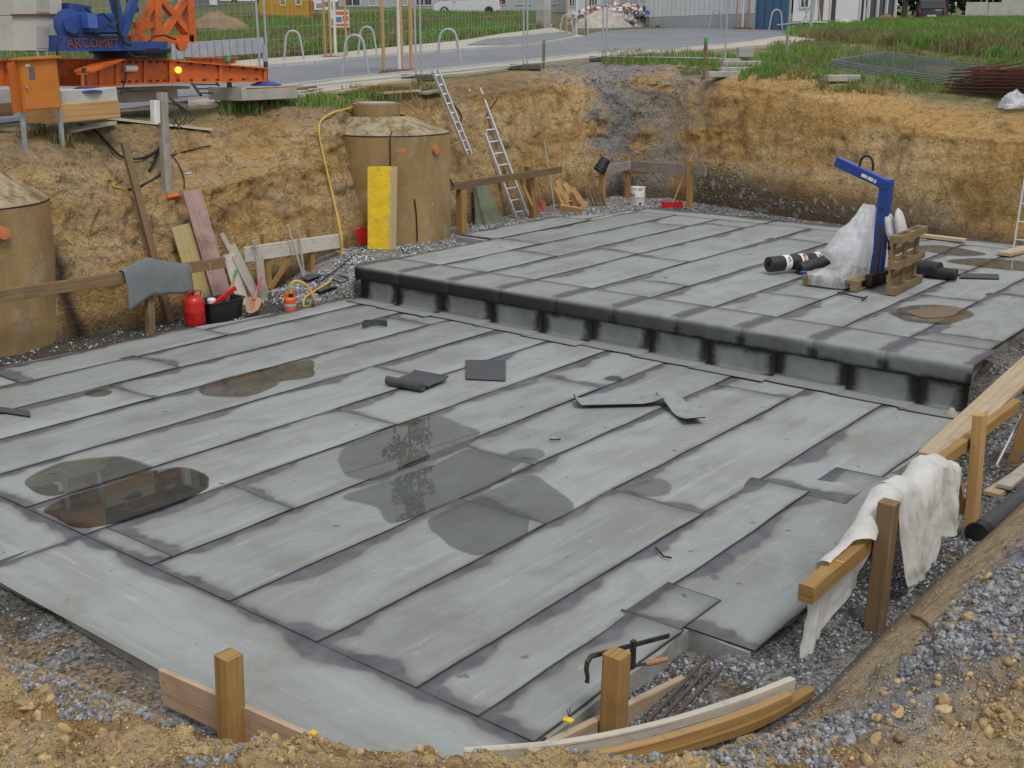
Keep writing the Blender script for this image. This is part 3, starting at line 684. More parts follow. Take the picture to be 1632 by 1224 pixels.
M_REDF = plain('faded_red_steel', (.40, .10, .075), .6, .3, 14, dirt=(.28, .19, .12), dirt_amt=.8)
M_BLUE = plain('blue_paint', (.016, .055, .27), .38, .2, 5, dirt=(.03, .04, .07), dirt_amt=.5)
M_CBLUE = plain('crane_blue', (.020, .060, .24), .5, .3, 3, dirt=(.03, .035, .05), dirt_amt=.6)
M_ORG = plain('crane_orange', (.56, .115, .016), .55, .25, 4, dirt=(.20, .06, .025), dirt_amt=.75)
M_ORGB = plain('orange_brown_sheet_metal', (.50, .16, .016), .55, .18, 4, dirt=(.34, .19, .09), dirt_amt=.6)
M_BLACKP = plain('black_plastic', (.020, .022, .024), .45, .3, 6, dirt=(.08, .075, .065), dirt_amt=.35)
M_RUB = plain('black_rubber', (.014, .014, .015), .6, .3, 9)
M_HOSE = plain('yellow_hose', (.55, .36, .06), .5, .2, 9, dirt=(.35, .25, .1), dirt_amt=.5)
M_ALU = plain('aluminium', (.62, .63, .64), .42, .15, 12, metal=.75, dirt=(.4, .38, .35), dirt_amt=.3)
M_STEEL = plain('galvanised_steel', (.42, .44, .46), .45, .2, 10, metal=.6)
M_GALV = plain('matt_galvanised_tube', (.40, .42, .44), .55, .15, 8, metal=.3)
M_RUST = plain('rusty_steel', (.13, .055, .025), .85, .4, 12, dirt=(.20, .09, .04), dirt_amt=.6)
M_DKST = plain('dark_steel', (.06, .055, .05), .5, .4, 15, metal=.6, dirt=(.14, .08, .04), dirt_amt=.5)
M_CON2 = plain('cast_concrete', (.36, .35, .32), .85, .18, 3, bump=.3, dirt=(.22, .2, .17), dirt_amt=.5)
M_CON3 = plain('pale_concrete_ballast', (.47, .46, .42), .85, .14, 2, bump=.25, dirt=(.33, .31, .27), dirt_amt=.4)
M_WHITE = plain('white_plastic', (.72, .72, .70), .45, .08, 9, dirt=(.4, .38, .33), dirt_amt=.35)
M_PRED = plain('orange_drain_plastic', (.48, .17, .055), .5, .15, 9, dirt=(.32, .2, .1), dirt_amt=.4)
M_PUMP = plain('safety_orange_plastic', (.75, .13, .025), .45, .12, 12, dirt=(.25, .2, .16), dirt_amt=.5)
M_GREEN = plain('green_tip_paint', (.06, .38, .10), .6, .15, 20)
M_TARP = plain('olive_tarpaulin', (.17, .19, .125), .5, .15, 6, dirt=(.25, .25, .2), dirt_amt=.4)
M_OFFC = plain('bitumen_offcut_top', (.262, .282, .277), .75, .15, 7, dirt=(.13, .13, .12), dirt_amt=.5)
M_OFFD = plain('bitumen_offcut_underside', (.060, .060, .068), .6, .2, 6, dirt=(.10, .10, .10), dirt_amt=.4)
def cloth_mat(name, c, tr=.25):
    t = NT(name); p = t.pos(); n = t.noise(p, 9, 5); k = t.map(n, .35, .7, .86, 1.05)
    x = t.n('ShaderNodeVectorMath', operation='SCALE'); x.inputs[0].default_value = c; t.l(k, x.inputs['Scale'])
    cc = t.mix(t.map(t.noise(p, 14, 5, .7), .62, .75, 0, .5), x.outputs[0], (.36, .33, .28))
    t.set(cc, .85, 0, .2); wv = t.n('ShaderNodeTexWave'); wv.inputs['Scale'].default_value = 160; t.l(p, wv.inputs['Vector']); t.bump(t.math('ADD', wv.outputs['Fac'], t.noise(p, 25, 4)), .15, .004)
    tl = t.n('ShaderNodeBsdfTranslucent'); t.l(cc, tl.inputs['Color']); mx = t.n('ShaderNodeMixShader'); mx.inputs[0].default_value = tr
    t.l(t.b.outputs[0], mx.inputs[1]); t.l(tl.outputs[0], mx.inputs[2]); t.l(mx.outputs[0], t.o.inputs['Surface']); return t.m
M_FLEECE = cloth_mat('white_fleece', (.74, .73, .70))
# thin cloudy stretch film
t = NT('stretch_film'); p = t.pos(); n = t.noise(p, 3.2, 4, .6, .8); cre = t.noise(t.vscale(p, (1, 1, .4)), 16, 4, .6, .5)
t.set((.88, .89, .92), .30, 0, .5); t.bump(t.math('ADD', n, cre), .35, .015)
tl = t.n('ShaderNodeBsdfTranslucent'); tl.inputs[0].default_value = (.85, .87, .9, 1); m0 = t.n('ShaderNodeMixShader'); m0.inputs[0].default_value = .45; t.l(t.b.outputs[0], m0.inputs[1]); t.l(tl.outputs[0], m0.inputs[2])
tr = t.n('ShaderNodeBsdfTransparent'); tr.inputs[0].default_value = (.96, .97, .98, 1); mx = t.n('ShaderNodeMixShader'); t.l(t.math('ADD', t.map(n, .40, .62, .45, .90), t.map(cre, .5, .7, 0, .2), clamp=True), mx.inputs[0])
t.l(tr.outputs[0], mx.inputs[1]); t.l(m0.outputs[0], mx.inputs[2]); t.l(mx.outputs[0], t.o.inputs['Surface']); M_FILM = t.m
# water: clear film over the sheet, mirror at grazing angles
def water_mat(name, tint, murk=(.1, .09, .075), mk=.0):
    t = NT(name); p = t.pos()
    fr = t.n('ShaderNodeFresnel'); fr.inputs['IOR'].default_value = 1.33
    tr = t.n('ShaderNodeBsdfTransparent'); tr.inputs[0].default_value = (*tint, 1)
    df = t.n('ShaderNodeBsdfDiffuse'); df.inputs[0].default_value = (*murk, 1)
    m0 = t.n('ShaderNodeMixShader'); t.l(t.map(t.noise(p, 3.5, 5, .6, .4), .46, .62, mk * .05, mk, True), m0.inputs[0]); t.l(tr.outputs[0], m0.inputs[1]); t.l(df.outputs[0], m0.inputs[2])
    gl = t.n('ShaderNodeBsdfGlossy'); gl.inputs['Roughness'].default_value = .015; gl.inputs['Color'].default_value = (1, 1, 1, 1)
    mx = t.n('ShaderNodeMixShader'); t.l(fr.outputs[0], mx.inputs[0]); t.l(m0.outputs[0], mx.inputs[1]); t.l(gl.outputs[0], mx.inputs[2]); t.l(mx.outputs[0], t.o.inputs['Surface'])
    return t.m
M_WATER = water_mat('rain_water', (.70, .70, .69), (.16, .155, .145), .15); M_RUSTW = water_mat('rusty_rain_water', (.48, .48, .465), (.12, .11, .095), .12)
M_SILTW = water_mat('silty_rain_water', (.66, .66, .65), (.15, .145, .135), .15)

# ================================================================== PUDDLES
def smooth_loop(pts, k=5):
    n = len(pts); outp = []
    for i in range(n):
        p0, p1, p2, p3 = pts[i-1], pts[i], pts[(i+1) % n], pts[(i+2) % n]
        for q in range(k):
            t_ = q / k; a = 2 * p1; b = p2 - p0; c = 2 * p0 - 5 * p1 + 4 * p2 - p3; d = -p0 + 3 * p1 - 3 * p2 + p3
            outp.append((a + b * t_ + c * t_ ** 2 + d * t_ ** 3) * .5)
    return outp
def puddle(px, z, mat, name='puddle', parent=None, jag=.012):
    pts = smooth_loop([Zp(x, y, z) for x, y in px]); cx = sum(pts, Vector()) / len(pts)
    pts = [q + (q - cx).normalized() * ((float(fbm(q.x * 6, q.y * 6, 0, 3, 4)) - .5) * jag * 4) for q in pts]
    m = MB(); m.v = [Vector((q.x, q.y, z)) for q in pts]; m.face(list(range(len(pts))))
    o = m.build(name, mat, parent)
    if parent is None: tag(o, kind='structure')
    bm = bmesh.new(); bm.from_mesh(o.data); bmesh.ops.triangulate(bm, faces=bm.faces); bm.normal_update()
    for f in bm.faces:
        if f.normal.z < 0: f.normal_flip()
    bm.to_mesh(o.data); bm.free(); return o
PZ = .0125
puddle([(540,722),(560,705),(590,692),(632,680),(660,668),(700,662),(735,675),(765,688),(755,702),(728,718),(690,731),(640,748),(600,762),(565,762),(545,750)], PZ, M_WATER)
puddle([(548,790),(600,770),(650,753),(700,736),(745,716),(790,722),(845,740),(815,757),(770,778),(715,800),(670,820),(625,833),(610,820),(600,808),(575,800)], PZ, M_WATER)
puddle([(683,828),(740,800),(800,772),(845,754),(880,775),(915,808),(870,835),(805,870),(765,885),(730,875),(700,855)], PZ, M_WATER)
puddle([(40,768),(75,745),(120,732),(190,728),(230,738),(237,748),(180,767),(105,787),(65,788)], PZ, M_SILTW)
puddle([(72,812),(110,790),(180,769),(245,749),(290,745),(325,755),(331,775),(300,795),(240,818),(170,837),(120,840),(88,826)], PZ, M_RUSTW)
puddle([(316,623),(330,610),(380,597),(440,583),(495,573),(500,585),(497,600),(450,607),(440,615),(400,630),(360,632),(330,630)], PZ - .001, M_SILTW)
puddle([(995,778),(1020,765),(1050,760),(1068,770),(1065,785),(1040,790),(1010,786)], PZ + .002, M_WATER)
puddle([(808,722),(830,715),(855,714),(868,722),(855,731),(830,728)], PZ + .002, M_WATER)
puddle([(133,627),(155,620),(178,623),(168,630),(145,632)], PZ + .001, M_SILTW)
puddle([(962,603),(975,598),(990,600),(988,606),(972,607)], PZ + .003, M_SILTW)
UZ = HU + .0135
puddle([(1418,495),(1450,487),(1490,485),(1530,490),(1553,500),(1540,508),(1500,516),(1450,512),(1425,503)], UZ, M_WATER)
puddle([(1450,393),(1500,391),(1550,399),(1572,405),(1530,408),(1480,401)], UZ, M_SILTW); puddle([(1508,416),(1560,411),(1640,419),(1640,432),(1570,426)], UZ, M_SILTW)
M_SILT = plain('brown_silt', (.155, .105, .055), .5, .3, 9)
tag(puddle([(1447,497),(1470,491),(1510,489),(1535,493),(1510,503),(1475,506)], UZ + .003, M_SILT, 'mud_deposit', jag=.03), kind='stuff')

# ================================================================== OFFCUTS lying on the slabs
def offcut(name, label, pts3, w_vec, mat_top, curl=None, group=None, thick=.011):
    """ribbon through pts3, w_vec wide; two materials"""
    m = MB(); pts = [Vector(p) for p in pts3]; wv = Vector(w_vec); n = len(pts); b = 0; nrm = []
    for i, p in enumerate(pts):
        tg = (pts[min(i+1, n-1)] - pts[max(i-1, 0)]).normalized(); nn = tg.cross(wv).normalized()
        if nn.z < 0 and i == 0: pass
        nrm.append(nn)
    for i, p in enumerate(pts):
        for s_ in (0, 1): m.v += [p - wv * .5 + nrm[i] * thick * (s_ - .5), p + wv * .5 + nrm[i] * thick * (s_ - .5)]
    for i in range(n - 1):
        k, q = i * 4, i * 4 + 4
        m.face((k, k+1, q+1, q), None, 1); m.face((k+2, q+2, q+3, k+3), None, 0); m.face((k, q, q+2, k+2), None, 2); m.face((k+1, k+3, q+3, q+1), None, 2)
    m.face((0, 2, 3, 1), None, 2); k = (n - 1) * 4; m.face((k, k+1, k+3, k+2), None, 2)
    o = m.build(name, [mat_top, M_OFFD, BLK], None); return tag(o, label, 'membrane offcut', group)
z0 = .021
c0, c1, c2, c3 = [Zp(x, y, z0) for x, y in ((742,604),(742,574),(806,574),(806,607))]
m = MB(); m.prism([c0, c3, c2, c1], (0, 0, .006)); tag(m.build('membrane_offcut', M_OFFD), 'flat square dark grey membrane offcut lying on the lower slab', 'membrane offcut')
# curled sheet piece: flat part, rolled edge towards the camera
pA, pB, pC = Zp(628, 607, z0), Zp(682, 598, z0), Zp(662, 616, z0)
ax = (Zp(676, 620, z0) - Zp(618, 609, z0)); ax.z = 0; W_ = ax.length; ax.normalize(); fw = Vector((-ax.y, ax.x, 0)); fw = fw if fw.dot(Vector((.78, .63, 0))) > 0 else -fw
o0 = Zp(646, 618, z0); pts = []
for i in range(9): a = R(-250 + i * 31); pts.append(o0 + fw * (.055 * math.cos(a)) + Vector((0, 0, .055 + .055 * math.sin(a))))
pts += [o0 + fw * .10 + Vector((0, 0, .022)), o0 + fw * .25 + Vector((0, 0, .03)), o0 + fw * .42 + Vector((0, 0, .02)), o0 + fw * .50 + Vector((0, 0, .055))]
offcut('membrane_offcut', 'small grey membrane offcut with one edge rolled up, beside the flat square offcut', pts, ax * .50, M_OFFD)
# curled narrow strip standing on edge
p0, p1 = Zp(578, 523, .02), Zp(617, 521, .02); d = p1 - p0; L_ = d.length; d.normalize(); s_ = Vector((-d.y, d.x, 0)); pts = []
for i in range(15):
    u = i / 14; pts.append(p0 + d * (L_ * u) + s_ * (.10 * math.sin(u * 3.0)) + Vector((0, 0, .045)))
pts = [p0 + d * .10 + s_ * .12 + Vector((0, 0, .05)), p0 + d * .03 + s_ * .09 + Vector((0, 0, .05))] + pts
offcut('membrane_offcut', 'narrow curled membrane strip standing on edge near the step', pts, (0, 0, .08), M_OFFD)
# two crossed long strips with turned-up ends
a0, a1 = Zp(926, 649, z0), Zp(1058, 646, z0); d = (a1 - a0).normalized(); s_ = Vector((-d.y, d.x, 0)); s_ = s_ if s_.dot(Vector((.78, .63, 0))) > 0 else -s_
mid = [a0 + s_ * .12 + Vector((0, 0, .004)) + (a1 - a0) * (i / 8) + Vector((0, 0, .05 * max(0, .25 - i / 8) * 4 * 0 + .02)) for i in range(9)]
mid[-1].z += .06; mid[-2].z += .02; mid.insert(0, mid[0] - d * .05 + Vector((0, 0, .05)))
offcut('membrane_offcut', 'long pale membrane strip with one turned up end, under another strip', mid, s_ * .27, M_OFFC)
a0, a1 = Zp(1060, 637, z0), Zp(1108, 676, z0); d = (a1 - a0).normalized(); s_ = Vector((-d.y, d.x, 0))
mid = [a0.lerp(a1, i / 7) + Vector((0, 0, .045 + .03 * math.sin(i))) for i in range(8)]; mid[0].z += .05
offcut('membrane_offcut', 'short pale membrane strip lying across the end of a longer one', mid, s_ * .22, M_OFFC)
offcut('membrane_offcut', 'dark narrow membrane strip flat on the slab near the concrete shaft', [Zp(-30, 651, .02), Zp(10, 654, .02), Zp(48, 660, .02)], (Zp(0, 650, 0) - Zp(0, 660, 0)) * .8, M_OFFD)
offcut('membrane_offcut', 'flat dark membrane offcut on the raised slab beyond the dark rolls', [Zp(1530, 439, HU + .02), Zp(1592, 441, HU + .02)], (Zp(1560, 433, HU) - Zp(1560, 441, HU)) * .9, M_OFFD)
def scrap(px, label): m = MB(); m.tube([Zp(x, y, .024 + .012 * (i % 2)) for i, (x, y) in enumerate(px)], .008, 5); tag(m.build('bitumen_shaving', BLK), label, 'shaving')
scrap([(1045,872),(1050,878),(1058,887),(1070,889)], 'small black bitumen shaving on the lower slab near the white cloth')
scrap([(876,700),(884,701),(893,700)], 'tiny black bitumen shaving beyond the main puddle')

# ================================================================== RAISED SLAB: fork, pallets, rolls
UPZ = HU + .016
AF = 15.72
r0 = thing('crane_fork', 'blue crane fork with angled lifting arm standing at the wrapped pallet', 'crane fork', (AF, 5.9, UPZ))
bt = Ap(1396, 448, AF); tp = Ap(1413, 296, AF); tipp = Ap(1334, 257, AF); bt.z = UPZ + .03
m = MB(); m.box(bt, tp + (tp - bt).normalized() * .09, .17, .12, (1, 0, 0), ch=.012); m.build('mast', M_BLUE, r0)
m = MB(); m.box(tp + Vector((0, -.05, 0)), tipp, .134, .14, (0, 0, 1), ch=.012); arm = m.build('lifting_arm', M_BLUE, r0)
am = tp.lerp(tipp, .42)
ringp = [am + Vector((0, math.sin(a) * .10, .07 + .20 * abs(math.cos(a)) ** .7)) for a in np.linspace(-math.pi / 2, math.pi / 2, 11)]
m = MB(); m.tube(ringp, .018, 8); m.build('lifting_eye', BLK, arm)
ad = (tipp - tp).normalized(); nrm = Vector((-1, 0, 0))
def text_on(txt, org, xdir, ydir, size, mat, parent, name='lettering', depth=.004, align='LEFT'):
    cu = bpy.data.curves.new(name, 'FONT'); cu.body = txt; cu.size = size; cu.extrude = depth; cu.align_x = align; cu.align_y = 'CENTER'; cu.resolution_u = 2
    o = bpy.data.objects.new(name, cu); xd = Vector(xdir).normalized(); zd = xd.cross(Vector(ydir)).normalized(); yd = zd.cross(xd)
    dg = bpy.context.evaluated_depsgraph_get(); COL.objects.link(o); bpy.context.view_layer.update(); dg.update()
    me = bpy.data.meshes.new_from_object(o.evaluated_get(dg)); bpy.data.objects.remove(o)
    q = parent; off = Vector((0, 0, 0))
    while q is not None: off = off + q.location; q = q.parent
    o = bpy.data.objects.new(name, me); COL.objects.link(o); me.materials.clear(); me.materials.append(mat); o.parent = parent
    MT = Matrix((xd, yd, zd)).transposed().to_4x4(); MT.translation = Vector(org) - off; me.transform(MT); return o
for k_, (f_, w_) in enumerate(((.40, .10), (.29, .10), (.19, .03))):
    c_ = tp.lerp(tipp, f_) + nrm * .068; m = MB(); m.box(c_ - ad * w_ / 2, c_ + ad * w_ / 2, .004, .045, (0, 0, 1)); m.build('sticker', M_WHITE, arm)
for i, f in enumerate((.18, .36, .56, .76)):
    c = bt.lerp(tp, f); m = MB(); m.lathe([(.0, -.07), (.018, -.07), (.018, .07), (.0, .07)], c, 8, (1, 0, 0)); m.build('adjusting_hole', BLK, r0)
for q, a in enumerate((AF - .33, AF + .33)):
    m = MB(); m.box((a, bt.y - .02, UPZ + .10), (a, bt.y + .98, UPZ + .085), .11, .05, (0, 0, 1), ch=.008); m.build('tine', M_BLUE, r0)
m = MB(); m.box((AF - .45, bt.y - .06, UPZ + .12), (AF + .45, bt.y - .06, UPZ + .12), .10, .14, (0, 0, 1), ch=.01); m.build('carriage', M_DKST, r0)
m = MB(); m.box((AF - .30, bt.y - .10, UPZ + .1), (AF - .26, bt.y - .10, UPZ + .85), .05, .05, (1, 0, 0)); m.box((AF + .30, bt.y - .10, UPZ + .1), (AF + .10, bt.y - .08, UPZ + .85), .05, .05, (1, 0, 0)); m.build('brace', M_DKST, r0)
def pallet(root, org, ex, ey, ez, sub=True):
    """euro pallet: ex along 1.2 m, ey along .8 m, ez up"""
    org, ex, ey, ez = map(Vector, (org, ex, ey, ez))
    def bx_(name, x0, x1, y0, y1, z0_, z1_):
        m = MB(); c = org + ey * ((y0 + y1) / 2) + ez * ((z0_ + z1_) / 2); m.box(c + ex * x0, c + ex * x1, y1 - y0, z1_ - z0_, ez); m.build(name, W_PAL, root)
    for i in range(3):
        y = (0, .35, .70)[i]; bx_('skid_board', 0, 1.2, y, y + .10, 0, .022)
        for j in range(3): x = (0, .5275, 1.055)[j]; bx_('block', x, x + .145, y, y + .10, .022, .10)
    for j in range(3):
        m = MB(); x = (0, .5275, 1.055)[j]; c = org + ex * (x + .0725) + ez * .111; m.box(c, c + ey * .8, .145, .022, ez); m.build('stringer_board', W_PAL, root)
    for i in range(5): y = (0, .167, .3275, .505, .655)[i]; wd = (.145, .10, .145, .10, .145)[i]; bx_('deck_board', 0, 1.2, y, y + wd, .122, .144)
pr_ = thing('pallet', 'flat wooden pallet shrouded in clear film under the blue fork arm', 'pallet', (15.5, 6.35, UPZ), )
pallet(pr_, (14.97, 5.97, UPZ), (1, 0, 0), (0, 1, 0), (0, 0, 1))
pu = thing('pallet', 'bare wooden pallet standing on its long edge right of the blue fork', 'pallet', (15.6, 5.48, UPZ))
pallet(pu, (15.05, 5.46, UPZ + .004), (.99, .05, 0), (0, 0, 1), (-.05, .99, 0))
# stretch film, torn and bunched
tpz = Vector((15.62, 5.98, 1.78))
def film(u, v):
    a = u * 2 * math.pi
    cx, cy = 15.50, 6.42; hx, hy = .56, .34
    ca, sa = math.cos(a), math.sin(a); k = 1 / max(abs(ca) / 1, abs(sa) / 1); k = min(k, 1.22)
    base_ = Vector((cx + hx * ca * k, cy + hy * sa * k, UPZ + .06)); topc = Vector((15.66 + .16 * ca, 6.20 + .13 * sa, 1.60 - .22 * max(0, sa) - .06 * ca))
    prof = v ** .72; p = base_.lerp(topc, prof if v > .12 else v * .35)
    if v <= .12: p = Vector((base_.x, base_.y, lerp(UPZ + .02, UPZ + .17, v / .12)))
    else:
        w_ = (v - .12) / .88; sh = base_.copy(); sh.z = UPZ + .17; p = sh.lerp(topc, w_); pull = -math.sin(w_ * math.pi) * .10 + .45 * math.exp(-((w_ - .16) / .13) ** 2) * max(0, sa + .2); p = p + (Vector((15.58, 6.16, p.z)) - p) * pull
    n_ = float(fbm(p.x * 3.5 + u, p.y * 3.5, p.z * 2.0, 4, 77)) - .5
    return p + Vector((ca, sa, 0)) * (n_ * (.32 if sa > 0 else .10) * min(1, v * 4)) + Vector((0, 0, n_ * .12 * v))
m = MB(); m.grid(film, 80, 34, closed_u=True)
fo = m.build('stretch_film', M_FILM, None, smooth=True); tag(fo, 'torn clear white stretch film bunched up round the fork mast on a pallet', 'plastic film')
# two white padded sacks stuffed between fork and pallet
def pad(px, label, tilt):
    p0 = Ap(px[0][0], px[0][1], 15.75); p1 = Ap(px[1][0], px[1][1], 15.75); d = p1 - p0; L_ = d.length; d.normalize(); sx = Vector((0, 1, 0)); sx = (sx - d * sx.dot(d)).normalized(); sy = d.cross(sx)
    def fn(u, v):
        a = u * 2 * math.pi; w_ = (math.sin(math.pi * min(max(v, .0), 1.0)) ** .45) * (1.0 - .25 * v); n_ = 1 + .25 * (float(vnoise(v * 5, u * 4, tilt, 3)) - .5)
        return p0 + d * (L_ * v) + sx * (math.cos(a) * .075 * w_ * n_) + sy * (math.sin(a) * .16 * w_ * n_)
    m = MB(); m.grid(fn, 18, 12, closed_u=True); tag(m.build('padded_sack', M_FLEECE, None, smooth=True), label, 'sack')
pad(((1428, 395), (1413, 334)), 'white padded sack leaning on the blue fork mast', 1); pad(((1440, 392), (1431, 331)), 'white padded sack standing upright behind the bare pallet', 7)
M_ROLL = plain('bitumen_roll_black', (.022, .022, .024), .5, .35, 9, dirt=(.07, .07, .07), dirt_amt=.4); M_LAB = plain('paper_label', (.78, .77, .75), .6, .06, 9)
M_INKB = plain('blue_ink', (.03, .06, .35), .6, .1); M_INKR = plain('red_ink', (.5, .04, .03), .6, .1)
def roll(label, p0, p1, r, labels=(), core=True):
    p0, p1 = Vector(p0), Vector(p1); d = (p1 - p0); L_ = d.length; d.normalize(); root = thing('membrane_roll', label, 'membrane roll', (p0 + p1) / 2 - Vector((0, 0, r)))
    m = MB(); m.lathe([(r * .28, .03), (r * .3, 0), (r * .97, 0), (r, .01)] + [(r * (1 + .02 * math.sin(i * 2.3)), L_ * (i + 1) / 9) for i in range(8)] + [(r, L_ - .01), (r * .97, L_), (r * .3, L_), (r * .28, L_ - .03)], p0, 22, d); m.build('roll_body', M_ROLL, root, smooth=True)
    for k, (f, txt, ink) in enumerate(labels):
        m = MB(); c = p0 + d * (L_ * f); m.lathe([(r * 1.015, -.055), (r * 1.035, -.05), (r * 1.035, .05), (r * 1.015, .055)], c, 22, d); lb = m.build('paper_band', M_LAB, root, smooth=True)
        side = Vector((d.y, -d.x, 0)).normalized(); side = side if side.dot(Vector((-1, -.6, 0))) > 0 else -side; nn = (side * .8 + Vector((0, 0, .6))).normalized()
        yd = d if d.dot(Vector((0, 1, 0))) < 0 else -d
        text_on(txt, c + nn * r * 1.05, nn.cross(yd) * -1, yd, .075, ink, lb, align='CENTER')
    return root
ra = .115
roll('black bitumen roll with three white paper bands lying on another roll', Zp(1224, 437, UPZ + .0) + Vector((0, 0, ra + .03)), Zp(1224, 437, UPZ) + Vector((.98, -.46, ra + .03)), ra, ((.28, 'VA', M_INKB), (.55, 'VEDA', M_INKR), (.82, 'ST', M_INKB)))
q0 = Zp(1268, 442, UPZ); roll('black bitumen roll half hidden against the film wrapped pallet', q0 + Vector((.25, .06, .07)), q0 + Vector((1.12, -.32, .22)), .10)
q0 = Zp(1448, 438, UPZ); q1 = Zp(1496, 444, UPZ)
roll('dark bitumen roll lying behind the upright pallet', q0 + Vector((0.1, .25, .12)), q1 + Vector((0, 0, .12)), .12)
q0 = Zp(1486, 443, UPZ); q1 = Zp(1524, 447, UPZ); roll('thin dark bitumen roll lying end to end with a thicker roll', q0 + Vector((0, 0, .085)), q1 + Vector((0, 0, .085)), .085)
m = MB(); m.tube([Zp(1335, 466, UPZ + .02), Zp(1376, 475, UPZ + .02), Zp(1382, 473, UPZ + .02), Zp(1374, 478, UPZ + .02)], .012, 6); tag(m.build('bent_rod', M_DKST), 'thin bent black rod on the raised slab in front of the pallets', 'rod')
m = MB(); m.box(Zp(1442, 372, HU + .06), Zp(1537, 383, HU + .06), .16, .05); tag(m.build('plank', W_PALE), 'pale plank lying along the foot of the tan pit wall', 'plank')
m = MB(); m.box(Zp(1600, 405, HU + .05), Zp(1680, 385, HU + .05), .22, .05); tag(m.build('plank', W_PALE), 'pale plank on the slab at the foot of the white ladder', 'plank')
def ladder(root, f0, f1, t0, t1, n_r, rw=.025, rd=.06, rr=.014, mat=None, up_v=(0, -1, 0)):
    mat = mat or M_ALU
    for p, q in ((f0, t0), (f1, t1)):
        m = MB(); m.box(p, q, rw, rd, up_v); m.build('stile', mat, root)
    for i in range(n_r):
        k = (i + .5) / n_r; m = MB(); m.tube([Vector(f0).lerp(Vector(t0), k), Vector(f1).lerp(Vector(t1), k)], rr, 8); m.build('rung', mat, root)
lf = Zp(1616, 396, HU + .01); rt = thing('ladder', 'white aluminium ladder leaning on the tan pit wall above a plank', 'ladder', lf)
ladder(rt, lf, lf + Vector((.02, -.40, 0)), lf + Vector((.75, .10, 2.9)), lf + Vector((.77, -.30, 2.9)), 10, up_v=(1, 0, 0))
# ================================================================== LEFT SIDE OF THE PIT
def pbeam(m, p0, p1, w, h, up_=(0, 0, 1), ch=0): m.box(p0, p1, w, h, up_, ch=ch); return m
# --- two concrete shafts with conical tops
def shaft(label, c, r, z0, z1, cone_c, cr, cz, ring, pipes, seed):
    root = thing('concrete_shaft', label, 'concrete shaft', (c[0], c[1], z0))
    t = NT('shaft_concrete_%d' % seed); p = t.pos(); n = t.noise(t.vscale(p, (1, 1, .5)), 1.6, 6, .65, .4); n2 = t.noise(p, 30, 4)
    cc = t.mix(t.map(n, .35, .65, 0, 1), (.345, .232, .102), (.245, .163, .072)); cc = t.mix(t.map(t.noise(p, 2.6, 5, .6), .52, .72, 0, .6, True), cc, (.38, .33, .24))
    wp = t.n('ShaderNodeSeparateXYZ'); t.l(p, wp.inputs[0])
    cc = t.mix(t.map(t.noise(t.vscale(p, (4, 4, .35)), 1.6, 5, .65, .3), .52, .72, 0, .35, True), cc, (.20, .15, .085)); cc = t.mix(t.map(t.noise(p, 9, 6, .7), .58, .70, 0, .5, True), cc, (.42, .37, .28))
    t.set(cc, .85, 0, .3); t.bump(t.math('ADD', n2, n), .5, .012)
    m = MB(); n_ = 56
    def fn(u, v):
        a = u * 2 * math.pi; k = 1 + .006 * (float(vnoise(u * 40, v * 8, seed, 2)) - .5); return (c[0] + r * k * math.cos(a), c[1] + r * k * math.sin(a), lerp(z0 - .15, z1, v))
    m.grid(fn, n_, 10, closed_u=True); m.build('wall_ring', t.m, root, smooth=True)
    m = MB(); m.lathe([(r - .01, 0), (r + .004, .004), (r + .004, .02), (r - .01, .024)], (c[0], c[1], z1 - .012), 56); m.build('ring_joint', BLK, root, smooth=True)
    def fn(u, v):
        a = u * 2 * math.pi; rr = lerp(r * .995, cr, v); x = lerp(c[0], cone_c[0], v) + rr * math.cos(a); y = lerp(c[1], cone_c[1], v) + rr * math.sin(a); nz = (float(fbm(x * 5, y * 5, 0, 4, seed)) - .5)
        return (x, y, lerp(z1 + .012, cz, v) + .10 * nz * math.sin(v * math.pi))
    m = MB(); m.grid(fn, n_, 10, closed_u=True)
    t2 = NT('dusty_cone_%d' % seed); p = t2.pos(); n = t2.noise(p, 5, 6, .7, .3)
    t2.set(t2.mix(t2.map(n, .42, .62, 0, 1), (.36, .30, .20), (.17, .11, .05)), .9, 0, .25); t2.bump(n, .6, .02); m.build('conical_top', t2.m, root, smooth=True)
    if ring:
        rr, h = ring; m = MB(); m.lathe([(rr * .86, 0), (rr, 0), (rr, h), (rr * .82, h), (rr * .8, h - .03)], (cone_c[0], cone_c[1], cz - .03), 36); rg = m.build('neck_ring', t.m, root, smooth=True)
        m = MB(); m.lathe([(0, .0), (rr * .80, 0), (rr * .80, .035), (0, .04)], (cone_c[0], cone_c[1], cz + h - .045), 32); m.build('cover', M_CON2, rg, smooth=True)
    for (pt, pr2, ln) in pipes:
        d = Vector((pt.x - c[0], pt.y - c[1], 0)).normalized(); m = MB()
        p0 = Vector((c[0], c[1], pt.z)) + d * (r - .03); m.lathe([(pr2 * .9, 0), (pr2, 0), (pr2, ln), (pr2 * .97, ln + .015), (0, ln + .02)], p0, 20, d); m.build('pipe_stub', M_PRED, root, smooth=True)
    return root
fr = Zp(628, 389, .42); dv = Vector((fr.x, fr.y, 0)).normalized(); r2 = 1.06
c2 = fr + dv * r2
def cyl_hit(px, py, c, r):
    d = ray(px, py); a = d.x ** 2 + d.y ** 2; b = -2 * (d.x * c[0] + d.y * c[1]); cc = c[0] ** 2 + c[1] ** 2 - r * r; disc = b * b - 4 * a * cc
    tt = (-b - math.sqrt(max(disc, 0))) / (2 * a); return EYE + d * tt
zt2 = cyl_hit(625, 218, c2, r2).z; cc2 = Dp(600, 178, c2); cz2 = zat(600, 184, c2)
